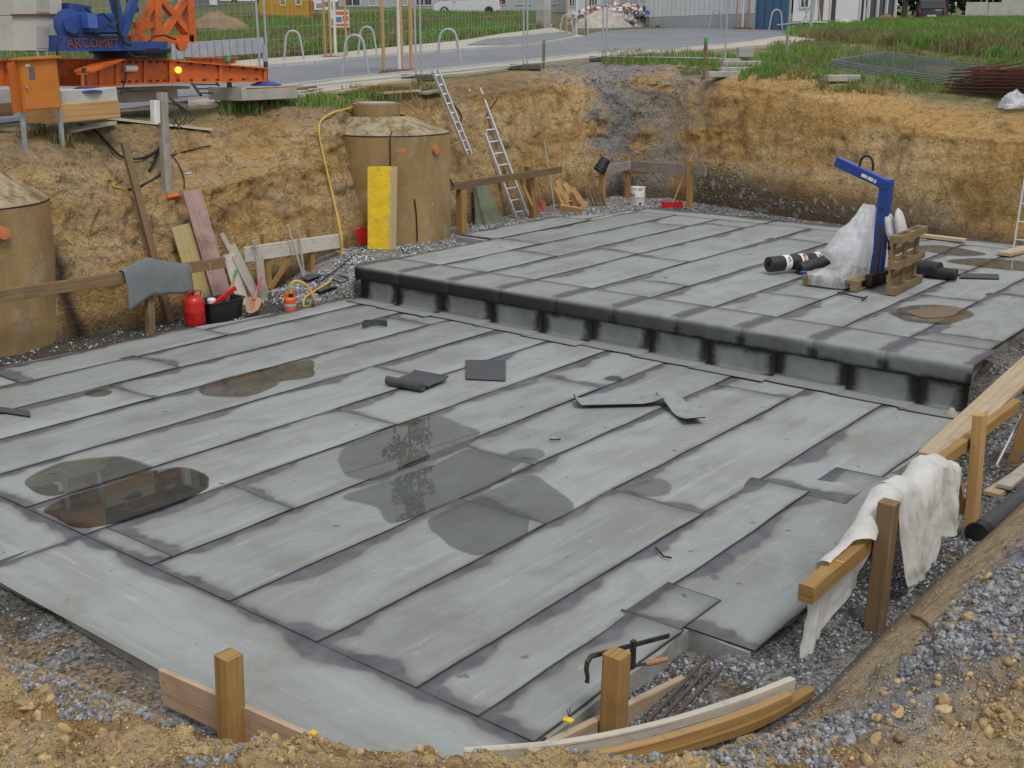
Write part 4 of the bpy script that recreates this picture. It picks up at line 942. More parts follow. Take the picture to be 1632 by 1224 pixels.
shaft('tan concrete shaft with neck ring on top, yellow panel leaning on it', (c2.x, c2.y), r2, .35, zt2, (cc2.x, cc2.y), .52, cz2, (.42, .24), [(cyl_hit(693, 239, c2, r2), .075, .07), (cyl_hit(643, 241, c2, r2), .06, .012)], 3)
fr1 = Zp(-30, 575, -.1); dv1 = Vector((fr1.x, fr1.y, 0)).normalized(); c1 = fr1 + dv1 * 1.1; zt1 = cyl_hit(0, 334, c1, 1.1).z
shaft('tan concrete shaft without neck ring, standing before the orange cabinet', (c1.x, c1.y), 1.1, -.12, zt1, (c1.x + .1, c1.y + .2), .5, zt1 + .48, (.40, .2), [(cyl_hit(2, 371, c1, 1.1), .08, .10)], 5)
# black streaks: a cable down the ringed shaft
def cable(label, pts, r=.012, mat=None, name='cable', k=6, n=6, cat='cable'):
    pts = [Vector(p) for p in pts]; ext = [pts[0] * 2 - pts[1]] + pts + [pts[-1] * 2 - pts[-2]]; o = []
    for i in range(1, len(ext) - 2):
        p0, p1, p2, p3 = ext[i-1:i+3]
        for q in range(k):
            t_ = q / k; o.append((p1 * 2 + (p2 - p0) * t_ + (p0 * 2 - p1 * 5 + p2 * 4 - p3) * t_ ** 2 + (p1 * 3 - p0 - p2 * 3 + p3) * t_ ** 3) * .5)
    o.append(pts[-1]); m = MB(); m.tube(o, r, n); return tag(m.build(name, mat or M_RUB, None, smooth=True), label, cat)
def on2(px, py, off=.02):
    p = cyl_hit(px, py, c2, r2); d = Vector((p.x - c2.x, p.y - c2.y, 0)).normalized(); return p + d * off
cable('thin black cable hanging down the ringed concrete shaft behind the yellow panel', [Dp(628, 180, c2), Dp(626, 200, c2) - dv * .7, on2(622, 218), on2(622, 250), on2(622, 275)], .011)
cable('short black cable running down the shaft right of the yellow panel', [on2(660, 317), on2(663, 345), on2(664, 384, .03)], .012)
# yellow formwork panel leaning on the shaft
pb0, pb1 = Zp(586, 397, .43), Zp(631, 398, .43)
top0 = Dp(586, 265, pb0 + dv * .18); top1 = Dp(633, 265, pb1 + dv * .18)
rt = thing('formwork_panel', 'bright yellow formwork panel leaning upright on the ringed shaft', 'formwork panel', (pb0 + pb1) / 2)
nv = (pb1 - pb0).cross(top0 - pb0).normalized(); m = MB(); m.prism([pb0, pb1, top1, top0], nv * -.027)
pan = m.build('panel_board', W_YB, rt)
# painted face a little proud, worn away along the right edge
def pface(u, v): p = (pb0.lerp(pb1, u)).lerp(top0.lerp(top1, u), v); return p + nv * .0025
t = NT('worn_yellow_paint'); u_ = t.uv(); s_ = t.n('ShaderNodeSeparateXYZ'); t.l(u_, s_.inputs[0]); p = t.pos()
wear = t.map(t.math('ADD', s_.outputs[0], t.math('MULTIPLY', t.math('SUBTRACT', t.noise(t.vscale(u_, (3, 8, 1)), 1.5, 5, .65), .5), .35)), .68, .86, 0, 1, True)
spots = t.map(t.noise(p, 26, 1, .3), .69, .71, 0, 1); cc = t.mix(t.map(t.noise(p, 6, 4), .3, .7, 0, 1), (.80, .56, .012), (.62, .42, .015))
cc = t.mix(wear, cc, (.44, .34, .19)); cc = t.mix(t.math('MULTIPLY', spots, .45), cc, (.10, .07, .02)); t.set(cc, .45, 0, .4)
m = MB(); m.grid(pface, 6, 12); m.build('painted_face', t.m, pan)
# red cable reel behind the panel
rc = Zp(580, 392, .43) + Vector((.05, .12, .17)); rt = thing('cable_reel', 'red cable reel half hidden by the yellow formwork panel', 'cable reel', rc - Vector((0, 0, .17)))
ax_ = Vector((-.3, -.95, 0)).normalized()
m = MB(); m.lathe([(.03, -.07), (.15, -.07), (.16, -.06), (.15, -.05), (.07, -.045), (.07, .045), (.15, .05), (.16, .06), (.15, .07), (.03, .07)], rc, 26, ax_); m.build('drum', M_RED, rt, smooth=True)
m = MB(); m.tube([rc + Vector((-.13, .03, -.17)), rc + Vector((-.06, 0, .02)), rc + Vector((.06, 0, .02)), rc + Vector((.13, .03, -.17))], .012, 6); m.build('stand', M_STEEL, rt)
# --- batter boards (string-line frames)
def frame(label, planks, posts, braces, mats, group=None):
    """planks: (p0,p1,h,t); posts: (base, top, w); built as one thing"""
    b0 = posts[0][0]; root = thing('batter_board', label, 'batter board', b0, group)
    for i, (p0, p1, h, tk) in enumerate(planks): m = MB(); m.box(p0, p1, tk, h, (0, 0, 1), ch=.004); m.build('plank', mats[0] if not isinstance(mats[0], list) else mats[0][i], root)
    for (b, tp_, w_) in posts: m = MB(); m.box(Vector(b) - (Vector(tp_) - Vector(b)).normalized() * .15, tp_, w_, w_, (0, 1, 0), ch=.005); m.build('post', mats[1], root)
    for (p0, p1, w_) in braces: m = MB(); m.box(p0, p1, w_, .03, (0, 1, 0)); m.build('brace', mats[2] if len(mats) > 2 else mats[1], root)
    return root
B1 = 13.62
fb = frame('long brown batter board with a membrane sheet hung over it, before the shaft', [(Bp(-60, 481, B1), Bp(358, 418, B1), .16, .045)],
      [(base(240, 531), Bp(236, 440, 13.68), .10), (Bp(-40, 560, 13.9), Bp(-40, 460, 13.70), .10)], [(Bp(215, 484, 13.7), Bp(242, 508, 13.72), .07)], [W_OLD, W_OLD, W_YEL])
for (x, y) in ((302, 433), (333, 428)):
    q = Bp(x, y, B1); m = MB(); m.tube([q + Vector((0, -.03, .085)), q + Vector((0, -.032, -.05))], .008, 5); m.tube([q + Vector((0, -.03, .085)), q + Vector((0, .03, .09))], .008, 5); m.build('nail_and_string', M_HOSE, fb)
# membrane sheet draped over it
l0, l1 = Bp(193, 445, B1), Bp(299, 430, B1)
def drape(u, v):
    p = l0.lerp(l1, u); top = Vector((p.x, p.y, p.z + .09 + .12 * math.sin(u * math.pi) ** 1.5 + .03 * (u < .5)))
    s = v * 2 - 1; d = abs(s); fl_ = .30 + .12 * (1 - u) if s < 0 else .12
    y = -.05 - .05 * (1 - (1 - min(d * 2, 1)) ** 2) if s < 0 else .05 * min(d * 2, 1) + .02
    drop_ = fl_ * max(0, d - .12) / .88 * (1.35 if s < 0 else 1.0)
    return Vector((top.x + .02 * math.sin(u * 5 + d * 2), top.y + y * (1 if s < 0 else 1), top.z - drop_ + .015 * math.sin(u * 7)))
m = MB(); m.grid(drape, 16, 20); o = m.build('membrane_sheet', plain('grey_membrane_sheet', (.165, .185, .19), .7, .15, 5, dirt=(.12, .13, .13), dirt_amt=.4), None, smooth=True); o.modifiers.new('thick', 'SOLIDIFY').thickness = .006
tag(o, 'grey bitumen sheet draped over the long brown batter board', 'membrane sheet')
B2 = 14.02
pB = [base(428, 477), base(498, 453)]
frame('whitish batter board plank on two posts with a diagonal brace', [(Bp(389, 406, B2), Bp(545, 383, B2), .235, .045)],
      [(Bp(429, 474, B2 + .06), Bp(421, 372, B2 + .06), .095), (Bp(497, 452, B2 + .06), Bp(495, 364, B2 + .06), .095)], [(Bp(463, 410, B2 + .02), Bp(430, 461, B2 + .01), .08)], [W_WHITE, W_YEL, W_YEL])
B3 = 14.05
frame('brown batter board plank on two posts in front of the long ladder', [(Bp(686, 303, B3), Bp(894, 270, B3 + .15), .13, .08)],
      [(base(736, 373), Bp(735, 296, B3 + .08), .14), (Bp(850, 342, B3 + .28), Bp(842, 264, B3 + .28), .13)], [(Bp(829, 285, B3 + .2), Bp(848, 328, B3 + .1), .07)], [W_OLD, W_YEL, W_YEL])
PA, PB, PC_ = base(960, 322), base(1001, 315), base(1098, 332)
a1_, b1_, c1_ = Dp(958, 272, PA), Dp(1006, 263, PB), Dp(1127, 271, PC_ + Vector((-.1, -.45, 0)))
frame('corner batter board of two grey planks on three posts at the pit corner', [(a1_ + Vector((-.06, .0, 0)), b1_ + Vector((-.06, -.02, 0)), .21, .04), (b1_ + Vector((-.06, -.07, 0)), c1_ + Vector((-.06, 0, 0)), .21, .04)],
      [(PA, Dp(960, 277, PA), .11), (PB, Dp(1000, 247, PB), .11), (PC_, Dp(1101, 256, PC_), .11)], [(Dp(990, 274, PB), Dp(1035, 275, PB + Vector((0, -.5, 0))), .05)], [W_GREY, W_YEL, W_YEL])
# black bucket upside down on the post
bk = Dp(960, 262, PA) + Vector((-.03, -.03, 0)); rt = thing('bucket', 'black plastic bucket tipped over the end post of the corner batter board', 'bucket', bk)
axb = Vector((-.45, .25, -.82)).normalized() * -1
m = MB(); m.lathe([(.0, .15), (.10, .15), (.115, .14), (.135, -.14), (.15, -.15), (.15, -.165), (.14, -.17), (.125, -.15), (.105, .12), (0, .13)], bk, 26, axb); m.build('bucket_body', M_BLACKP, rt, smooth=True)
m = MB(); m.lathe([(.132, -.10), (.145, -.10), (.145, -.085), (.132, -.085)], bk, 26, axb); m.build('rim_band', M_BLACKP, rt, smooth=True)
# white bucket with stickers
wb = base(1016, 327); rt = thing('bucket', 'white metal bucket with small stickers standing in the pit corner', 'bucket', wb)
m = MB(); m.lathe([(0, 0), (.155, 0), (.16, .015), (.16, .19), (.165, .20), (.16, .21), (.16, .375), (.168, .385), (.165, .40), (.15, .395), (.148, .37), (.145, .03), (0, .03)], wb, 30); m.build('bucket_body', M_WHITE, rt, smooth=True)
vd = Vector((-wb.x, -wb.y, 0)).normalized(); sd_ = Vector((-vd.y, vd.x, 0))
for k, (a, z, w_, h_, mt) in enumerate(((-35, .20, .06, .07, M_PUMP), (-62, .20, .05, .07, plain('purple_sticker', (.25, .05, .12), .6)), (20, .03, .05, .045, BLK), (18, .34, .07, .04, plain('grey_sticker', (.3, .3, .32), .6)))):
    an = R(a); n_ = vd * math.cos(an) + sd_ * math.sin(an); tx = Vector((-n_.y, n_.x, 0)); p = wb + n_ * .161 + Vector((0, 0, z))
    m = MB(); m.prism([p - tx * w_/2, p + tx * w_/2, p + tx * w_/2 + Vector((0, 0, h_)), p - tx * w_/2 + Vector((0, 0, h_))], n_ * .004); m.build('sticker', mt, rt)
hp = [wb + sd_ * (.165 * math.cos(a)) + vd * (.05 + .16 * math.sin(a)) + Vector((0, 0, .36 - .12 * math.sin(a))) for a in np.linspace(0, math.pi, 11)]
m = MB(); m.tube(hp, .004, 5); m.build('handle', M_STEEL, rt)
# --- handled tools
def stick(label, name, cat, p0, p1, r, mat, head=None):
    root = thing(name, label, cat, p0); m = MB(); m.tube([p0, p1], [r, r * .95], 8); m.build('handle', mat, root, smooth=True)
    if head: head(root, Vector(p0), Vector(p1))
    return root
def broom_head(mat_h, mat_b, w_=.42):
    def f(root, p0, p1):
        s = Vector((CY_, -SY_, 0)); m = MB(); m.box(p0 - s * w_/2 + Vector((0, 0, .03)), p0 + s * w_/2 + Vector((0, 0, .03)), .07, .05); m.build('broom_block', mat_h, root)
        m = MB(); m.box(p0 - s * w_/2 * .98 - Vector((0, 0, .03)), p0 + s * w_/2 * .98 - Vector((0, 0, .03)), .09, .09); m.build('bristles', mat_b, root)
    return f
def shovel_head(mat, w_=.24, h_=.30, face=None):
    def f(root, p0, p1):
        d = (p0 - p1).normalized(); s = Vector((CY_, -SY_, 0)); s = (s - d * s.dot(d)).normalized(); n_ = s.cross(d)
        out_ = [(-.5, 0), (-.52, .35), (-.45, .7), (-.2, .96), (0, 1), (.2, .96), (.45, .7), (.52, .35), (.5, 0), (.12, -.04), (-.12, -.04)]
        m = MB(); m.prism([p0 + s * (x * w_) + d * (y * h_) + n_ * (.03 * (4 * x * x)) for x, y in out_], n_ * .006); m.build('blade', mat, root, smooth=False)
        m = MB(); m.tube([p0 - d * .10, p0 + d * .05], [.02, .024], 8); m.build('socket', mat, root)
    return f
pbm = base(1071, 331) + Vector((0, 0, .07)); stick('push broom with long wooden handle and red bristles against the corner plank', 'push_broom', 'broom', pbm, Dp(1105, 243, pbm + Vector((.25, .0, 0))), .014, W_FRESH, broom_head(M_RED, M_RED, .46))
ps = base(861, 338) + Vector((0, 0, .22)); stick('long handled shovel with faded red blade leaning on the batter board', 'shovel', 'shovel', ps, Dp(845, 248, ps + Vector((.1, .3, 0))), .014, W_OLD, shovel_head(M_REDF, .20, .25))
pr3 = base(884, 333); stick('thin grey metal rod leaning on the pit wall beside the shovel', 'metal_rod', 'rod', pr3, Dp(867, 222, pr3 + Vector((.1, .35, 0))), .014, M_STEEL, None)
ph = Bp(723, 296, B3 - .03); stick('hammer with black grip standing on the brown batter board', 'hammer', 'hammer', ph, Bp(707, 268, B3 - .03), .014, BLK, None)
# rim rails, timber
# --- long ladder
lf0, lf1 = base(822, 348), base(841, 345); lt0, lt1 = land(746, 143), land(765, 141)
lt0 = Dp(746, 143, lf0 + Vector((.35, .70, 0))); lt1 = Dp(764, 141, lf1 + Vector((.35, .70, 0)))
rt = thing('ladder', 'long aluminium ladder leaning on the pit wall behind the brown batter board', 'ladder', lf0); ladder(rt, lf0, lf1, lt0, lt1, 11, .05, .075, .019)
q0, q1 = Bp(689, 113, 15.45), Bp(744, 247, 14.78)
rt = thing('ladder', 'second aluminium ladder seen edge on, lying down the pit slope', 'ladder', q1); sv = Vector((.10, -.02, .0)); sv2 = Vector((.02, -.30, .10))
ladder(rt, q1, q1 + sv * .7 + sv2 * .12, q0, q0 + sv * .9 + sv2 * .15, 9, .03, .06, .012)
# --- tarp
tb = base(782, 356)
def tarp(u, v):
    a = u * 2 * math.pi; h = .84 * (1 - .02 * math.sin(a * 3)); w_ = lerp(.38, .22, v ** .8); x = math.cos(a) * w_ * 1.15; y = math.sin(a) * lerp(.20, .06, v)
    f = .035 * math.sin(a * 5 + v * 2) * (1 - v * .5) + .05 * (float(fbm(u * 9, v * 4, 1.5, 3, 12)) - .5)
    s = Vector((.93, .1, 0)); n_ = Vector((-.1, .95, 0)); r_ = 1 + f * 3
    return tb + s * (x * r_ - .12 * v + .05) + n_ * (y * r_ + .06 + .14 * v) + Vector((0, 0, v * h + .0 + .02 * math.sin(a * 4)))
m = MB(); m.grid(tarp, 48, 18, closed_u=True); m.v.append(tb + Vector((-.08, .32, .86))); top_i = len(m.v) - 1
for i in range(48): m.face((i * 19 + 18, ((i + 1) % 48) * 19 + 18, top_i))
tag(m.build('tarpaulin', M_TARP, None, smooth=True), 'olive green tarpaulin bunched under the brown batter board', 'tarpaulin')
# --- heap of wooden offcuts, each its own
rs = random.Random(5)
wpx = [((888,288),(905,332)),((900,292),(920,335)),((912,300),(931,336)),((893,330),(925,338)),((895,322),(922,329)),((905,295),(896,328)),((886,300),(893,333)),((916,310),(924,333))]
for i, (t_, b_) in enumerate(wpx):
    pb = base(*b_) + Vector((0, -.02 * i, .03 + .03 * (i % 3))); pt = Dp(*t_, pb + Vector((.05, .12 + .02 * i, 0)))
    m = MB(); m.box(pb, pt, .07 + .04 * rs.random(), .035 + (.05 if i in (3, 4) else 0), (.5, .8, .2)); tag(m.build('wood_offcut', W_FRESH), 'short yellow wood offcut in the heap beside the thin grey rod', 'wood offcut', 'heap of wood offcuts')
for i in range(9):
    pb = base(942 + i * 3, 329 - (i % 2)); pt = Dp(932 + i * 3.4, 301 + (i % 3) * 2, pb + Vector((.12, .18, 0)))
    m = MB(); m.box(pb + Vector((0, 0, .01)), pt, .022, .022, (0, 1, 0)); tag(m.build('wood_stake', W_OLD), 'thin brown stake in the bundle beside the corner batter board', 'stake', 'bundle of thin stakes')
# --- tools and boards at the left foot of the wall
def board(label, px, w_, tk, mat, bd=.30, name='board', z=None, cat='board'):
    (x0, y0), (x1, y1) = px; pb = base(x0, y0); pt = Dp(x1, y1, pb + Vector((.03, bd, 0))); d = pt - pb
    m = MB(); m.box(pb, pt, tk, w_, Vector((1, -.1, 0)), ch=.002); o = m.build(name, mat); return tag(o, label, cat)
board('wide red brown stained board leaning on the pit wall', ((362, 498), (305, 303)), .30, .03, W_RED, .42)
board('worn yellow and grey board leaning behind the red gas bottle', ((332, 505), (287, 359)), .31, .03, W_YB, .30)
board('white board leaning low between the tub and the wall', ((388, 486), (364, 405)), .20, .03, W_WHITE, .18)
board('narrow grey brown board leaning beside the red brown board', ((408, 478), (352, 372)), .085, .04, W_GREY, .30)
board('narrow pointed brown board leaning nearest the whitish batter board', ((412, 476), (369, 390)), .11, .04, W_GREY, .28)
board('long brown timber leaning high up the pit wall behind the draped sheet', ((272, 514), (198, 227)), .10, .08, W_OLD, .72)
board('small post board with orange patch leaning on the whitish batter board', ((420, 480), (413, 408)), .13, .03, W_GREY, .05)
for i, ((b_, t_), lab, mt) in enumerate(((((487, 452), (459, 361)), 'wooden tool handle with knob leaning on the whitish batter board', W_GREY), (((487, 455), (477, 376)), 'plain short tool handle leaning on the whitish batter board', W_GREY), (((428, 470), (406, 386)), 'hoe with wooden handle leaning left of the whitish batter board', W_GREY))):
    pb = base(*b_); pb.y -= .35; pb = Bp(b_[0], b_[1], 13.75); pt = Bp(t_[0], t_[1], 13.93); rt = thing('tool_handle', lab, 'tool', pb); m = MB(); m.tube([pb, pt], .017, 8); m.build('shaft', mt, rt, smooth=True)
    m = MB()
    if i == 2: m.box(pt - Vector((.06, 0, 0)), pt + Vector((.08, 0, .02)), .03, .04)
    else: m.lathe([(0, -.02), (.024, -.015), (.027, .01), (.018, .03), (0, .035)], pt, 10)
    m.build('knob' if i < 2 else 'blade', mt, rt)
# red gas bottle
gb = base(312, 521); rt = thing('gas_bottle', 'red steel propane bottle at the edge of the lower slab', 'gas bottle', gb)
m = MB(); m.lathe([(0, .03), (.12, .03), (.142, .055), (.146, .09), (.146, .225), (.148, .232), (.146, .24), (.146, .36), (.135, .41), (.10, .445), (.05, .46), (.035, .465), (0, .465)], gb, 32); m.build('bottle_body', M_RED, rt, smooth=True)
m = MB(); m.lathe([(.11, 0), (.125, 0), (.125, .04), (.11, .045)], gb, 28); m.build('foot_ring', M_RED, rt, smooth=True)
for s_ in (-1, 1):
    hp = [gb + Vector((s_ * .10, -.02, .43)), gb + Vector((s_ * .115, -.03, .50)), gb + Vector((s_ * .06, -.05, .535)), gb + Vector((s_ * .015, -.05, .53))]; m = MB(); m.tube(hp, .010, 6); m.build('collar_handle', M_RED, rt)
m = MB(); m.tube([gb + Vector((0, 0, .46)), gb + Vector((0, 0, .535))], .018, 8); m.tube([gb + Vector((-.05, 0, .51)), gb + Vector((.05, 0, .51))], .012, 6); m.build('valve', M_DKST, rt)
# mortar tub with contents
tb_ = base(370, 513); ux = Vector((.93, .02, 0)).normalized(); uy = Vector((-.02, .95, 0)).normalized()
tb_ = (base(333, 516) + base(397, 508)) / 2 + uy * .17; rt = thing('mortar_tub', 'black plastic mortar tub full of tools beside the red gas bottle', 'mortar tub', tb_)
def rr_(hx, hy, z, n=28, p=5):
    o = []
    for i in range(n):
        a = 2 * math.pi * i / n; ca, sa = math.cos(a), math.sin(a); k = (abs(ca) ** p + abs(sa) ** p) ** (-1 / p); o.append(tb_ + ux * (hx * ca * k) + uy * (hy * sa * k) + Vector((0, 0, z)))
    return o
m = MB(); loops = [rr_(.27, .155, .0), rr_(.275, .16, .01), rr_(.325, .20, .29), rr_(.345, .22, .295), rr_(.345, .22, .315), rr_(.315, .19, .31), rr_(.265, .15, .03)]
for lp in loops: m.v += lp
for i in range(len(loops) - 1):
    for j in range(28): m.face((i*28+j, i*28+(j+1) % 28, (i+1)*28+(j+1) % 28, (i+1)*28+j))
m.face(list(range(28))[::-1]); m.face([6*28+j for j in range(28)]); m.build('tub_body', M_BLACKP, rt, smooth=True)
m = MB(); m.box(tb_ - ux * .20 + Vector((0, -.03, .24)), tb_ + ux * .24 + Vector((0, -.06, .44)), .06, .05); o = m.build('saw', M_RED); tag(o, 'red handled tool lying across the black mortar tub', 'hand tool')
pt = tb_ + ux * .12 + Vector((0, 0, .25)); rr2 = stick('brush with wooden handle and green grip standing in the tub', 'brush', 'brush', pt, Dp(377, 430, pt + Vector((0, .1, 0))), .022, W_FRESH)
tpq = Dp(377, 430, pt + Vector((0, .1, 0))); m = MB(); m.tube([tpq, tpq + (tpq - pt).normalized() * -.12], .026, 8); m.build('grip', M_GREEN, rr2)
m = MB(); m.lathe([(0, 0), (.06, .0), (.065, .1), (.05, .12), (0, .12)], tb_ - ux * .14 + Vector((0, .02, .22)), 14); tag(m.build('tin', M_WHITE, None, smooth=True), 'small white tin inside the black mortar tub', 'tin')
# spade
psd = base(408, 502) + Vector((0, 0, .27)); stick('spade with worn red and tan blade leaning right of the mortar tub', 'spade', 'spade', psd, Dp(417, 441, psd + Vector((.06, .2, 0))), .018, M_RED, shovel_head(plain('worn_spade_blade', (.36, .20, .12), .6, .3, 8, dirt=(.40, .08, .06), dirt_amt=.8), .21, .27))
# submersible pump
pp = base(463, 497); rt = thing('submersible_pump', 'orange submersible pump with grey belt and a yellow hose', 'pump', pp)
m = MB(); m.lathe([(0, 0), (.085, 0), (.09, .02), (.09, .085), (.0, .085)], pp, 24); m.build('strainer_base', M_PUMP, rt, smooth=True)
m = MB(); m.lathe([(.086, .085), (.094, .09), (.094, .125), (.086, .13)], pp, 24); m.build('belt', M_GALV, rt, smooth=True)
m = MB(); m.lathe([(.085, .13), (.09, .14), (.09, .20), (.07, .225), (0, .23)], pp, 24); m.build('motor_housing', M_PUMP, rt, smooth=True)
m = MB(); m.box(pp + Vector((-.075, 0, .20)), pp + Vector((-.075, 0, .29)), .05, .03); m.box(pp + Vector((.075, 0, .20)), pp + Vector((.075, 0, .29)), .05, .03); m.box(pp + Vector((-.09, 0, .285)), pp + Vector((.09, 0, .285)), .05, .03); m.build('carrying_handle', M_PUMP, rt)
m = MB(); m.lathe([(.0, 0), (.035, 0), (.035, .06), (0, .06)], pp + Vector((0, -.03, .22)), 12); m.build('outlet', BLK, rt)
def lw(x, y, off=.06): p = land(x, y); v = (EYE - p).normalized(); return p + v * off
hp = [pp + Vector((0, -.03, .27)), pp + Vector((.01, -.03, .42)), Dp(475, 448, pp), Dp(492, 458, pp), Dp(500, 478, pp), base(497, 490) + Vector((0, 0, .03)), base(484, 491) + Vector((0, 0, .03)), base(488, 478) + Vector((0, 0, .05)), base(510, 463) + Vector((0, 0, .04)), base(527, 452) + Vector((0, 0, .05)), Bp(540, 430, 13.9), Bp(545, 400, 13.92), Bp(544, 378, 13.93), Bp(538, 345, 14.15), lw(531, 315), lw(521, 272), lw(512, 232), lw(508, 205, .1), lw(514, 190, .1), lw(530, 180, .08), lw(548, 175, .05), Dp(563, 171, cc2)]
cable('yellow hose looping up from the pump over the pit edge to the shaft', hp, .020, M_HOSE, 'hose', 6, 8, 'hose')
# cables and membrane scraps by the hose
cable('black cable lying in loops on the gravel under the yellow panel', [base(x, y) + Vector((0, 0, .02)) for x, y in ((578,400),(560,412),(545,425),(525,440),(510,450),(500,447),(512,440),(530,447),(545,452),(555,446),(540,440))], .009)
cable('thin black cable lying along the floor right of the yellow panel', [base(x, y) + Vector((0, 0, .015)) for x, y in ((632,390),(640,397),(646,408),(650,396))], .007)
for i, (px_, lab) in enumerate((((500,445),'dark membrane scrap on the gravel beside the hose loop'), ((520,463),'curled dark membrane scrap under the hose'))):
    p = base(*px_) + Vector((0, 0, .03)); offcut('membrane_offcut', lab, [p + Vector((-.2, .0, 0)), p + Vector((0, 0, .03)), p + Vector((.18, .0, .01))], (.03, .24, .0), M_OFFD)
# --- on the wall shelf: post with meter box, cables, small litter
pf = land(266, 303); rt = thing('timber_post', 'weathered timber post with a white meter box and hanging cables', 'post', pf)
pt = Dp(258, 147, pf + Vector((.05, .1, 0))); m = MB(); m.box(pf - Vector((0, 0, .2)), pt, .12, .12, (0, 1, 0), ch=.01); m.build('post_timber', W_GREY, rt)
bx0 = Dp(248, 196, pf); bx1 = Dp(247, 160, pf); m = MB(); m.box(bx0, bx1, .14, .10, (1, 0, 0), ch=.02); m.build('meter_box', M_WHITE, rt)
for i in range(9):
    a = Dp(264 + i * 1.2, 155 + i, pf) + Vector((0, -.1, 0)); b = Dp(268 + i * 3, 188 + (i * 7) % 24, pf) + Vector((.0, -.12, 0)); mid = (a + b) / 2 + Vector((.12 * (i % 3 - 1), -.08, -.1))
    m = MB(); m.tube([a, mid + Vector((.05, 0, .05)), mid, b], .008, 5); m.build('hanging_cable', M_RUB, rt)
cable('thick black cable drooping from the timber post to the crane cabinet', [lw(x, y, .07) for x, y in ((105,182),(125,195),(150,207),(175,232),(195,250),(225,252),(250,240),(262,222))], .022)
cable('black cable running down the shelf below the timber post', [lw(x, y, .05) for x, y in ((258,228),(248,255),(238,272))], .022)
cable('thin black cable crossing the shelf right of the timber post', [lw(x, y, .04) for x, y in ((272,248),(300,240),(335,232))], .012)
cable('thin cable looping from the timber post to the red brown board', [lw(x, y, .05) for x, y in ((262,235),(280,255),(292,280),(294,300))], .010)
cable('black cable lying on the shelf left of the timber post', [lw(x, y, .05) for x, y in ((205,302),(225,296),(250,282),(262,270))], .016)
cable('black cable hanging over the pit edge beside the lying ladder', [lw(x, y, .05) for x, y in ((702,130),(715,158),(730,175),(736,188),(728,200))], .016)
cable('thin black cable hanging over the pit edge right of the long ladder', [lw(x, y, .05) for x, y in ((800,138),(792,158),(782,172),(775,185))], .010)
cable('yellow cable end sticking out of the shelf left of the timber post', [lw(x, y, .06) for x, y in ((172,285),(185,290),(180,296),(198,302))], .014, M_HOSE)
m = MB(); p = lw(275, 313, .05); m.lathe([(0, -.1), (.03, -.1), (.03, .1), (0, .1)], p, 10, (.9, .1, .05)); tag(m.build('cartridge', M_PUMP, None, smooth=True), 'orange cartridge lying on the dirt shelf', 'cartridge')
m = MB(); p = lw(299, 276, .03); m.box(p - Vector((.06, 0, 0)), p + Vector((.06, .02, 0)), .05, .02); tag(m.build('paper_scrap', M_WHITE), 'white paper scrap on the dirt shelf', 'paper scrap')
def rimplank(label, px, w_, tk, mat, dz=.06, name='plank'):
    q = [land(*p) + Vector((0, 0, dz)) for p in px]; m = MB(); m.box(q[0], q[1], w_, tk); return tag(m.build(name, mat), label, 'plank')
q0, q1 = land(155, 197) + Vector((0, 0, .10)), land(333, 203) + Vector((0, 0, .10)); q1 = Dp(333, 206, q0 + Vector((1.7, -.1, 0)))
m = MB(); m.box(q0, q1, .22, .04); tag(m.build('plank', W_WHITE), 'white plank bridging the pit edge behind the timber post', 'plank')
rimplank('white plank lying across the rim left of the bridging plank', ((104, 217), (178, 202)), .20, .04, W_WHITE)
# ================================================================== RIGHT AND NEAR SIDE OF THE PIT
BR = 2.57
pr1 = Zp(1392, 1012, -.1); pr1t = Dp(1417, 800, pr1)
r1 = thing('batter_board', 'brown squared beam on a dark post with white cloth hung over it', 'batter board', pr1)
e0, e1 = Bp(1284, 947, BR), Bp(1500, 762, BR)
m = MB(); m.box(e0, e1, .10, .115, (0, 0, 1), ch=.006); m.build('beam', W_YEL, r1)
m = MB(); m.box(pr1 - Vector((0, 0, .2)), pr1t, .11, .115, (0, 1, 0), ch=.006); m.build('post', W_OLD, r1)
for f in (.18, .36, .52):
    p = e0.lerp(e1, f); m = MB(); m.box(p + Vector((0, -.055, .060)), p + Vector((0, .055, .060)), .02, .006); m.build('string_notch', M_HOSE, r1)
# fleece cloths
def cloth(name, label, u0, u1, ridge, front, back, seed, nu=34, nv=44, out_f=.07, out_b=.09, gather=0.0):
    """hangs over the line u0-u1 (top of beam / post); front towards -b; lengths may be functions of u"""
    def fn(u, v):
        p = Vector(u0).lerp(Vector(u1), u); Lf, Lb = front(u), back(u); s = lerp(-Lf, Lb, v)
        top = p.z + ridge(u); cap_ = .10; ph = float(fbm(u * 3.0, seed, 0, 3, seed)); fold = math.sin(u * 12 + seed + 3 * ph) * .55 + math.sin(u * 23 + 2 * seed + s * 2.0) * .22
        d = abs(s); h = max(0, d - cap_ * .8); k = min(1, d / cap_); rise = math.cos(min(d / cap_, 1) * math.pi / 2)
        y = (-(out_f * k + .075 * h * 1.0 + fold * .060 * min(1, h * 3)) if s < 0 else (out_b * k + .03 * h + fold * .050 * min(1, h * 3)))
        x = (u - .5) * gather * h
        wr = (float(fbm(u * 6, s * 5, seed, 4, 5)) - .5) * .06; rg_ = 1 - abs(2 * float(fbm(u * 11 + s * 2.0, s * 2.2 - u * 3, seed + 3, 3, 15)) - 1); wr = wr + (rg_ - .75) * .038 * min(1, .35 + h * 3)
        return Vector((p.x + x + wr * .6, p.y + y + wr, top + .05 * rise + .02 * fold * rise - h * .97 + wr * .35))
    m = MB(); m.grid(fn, nu, nv); o = m.build(name, M_FLEECE, None, smooth=True); return tag(o, label, 'cloth')
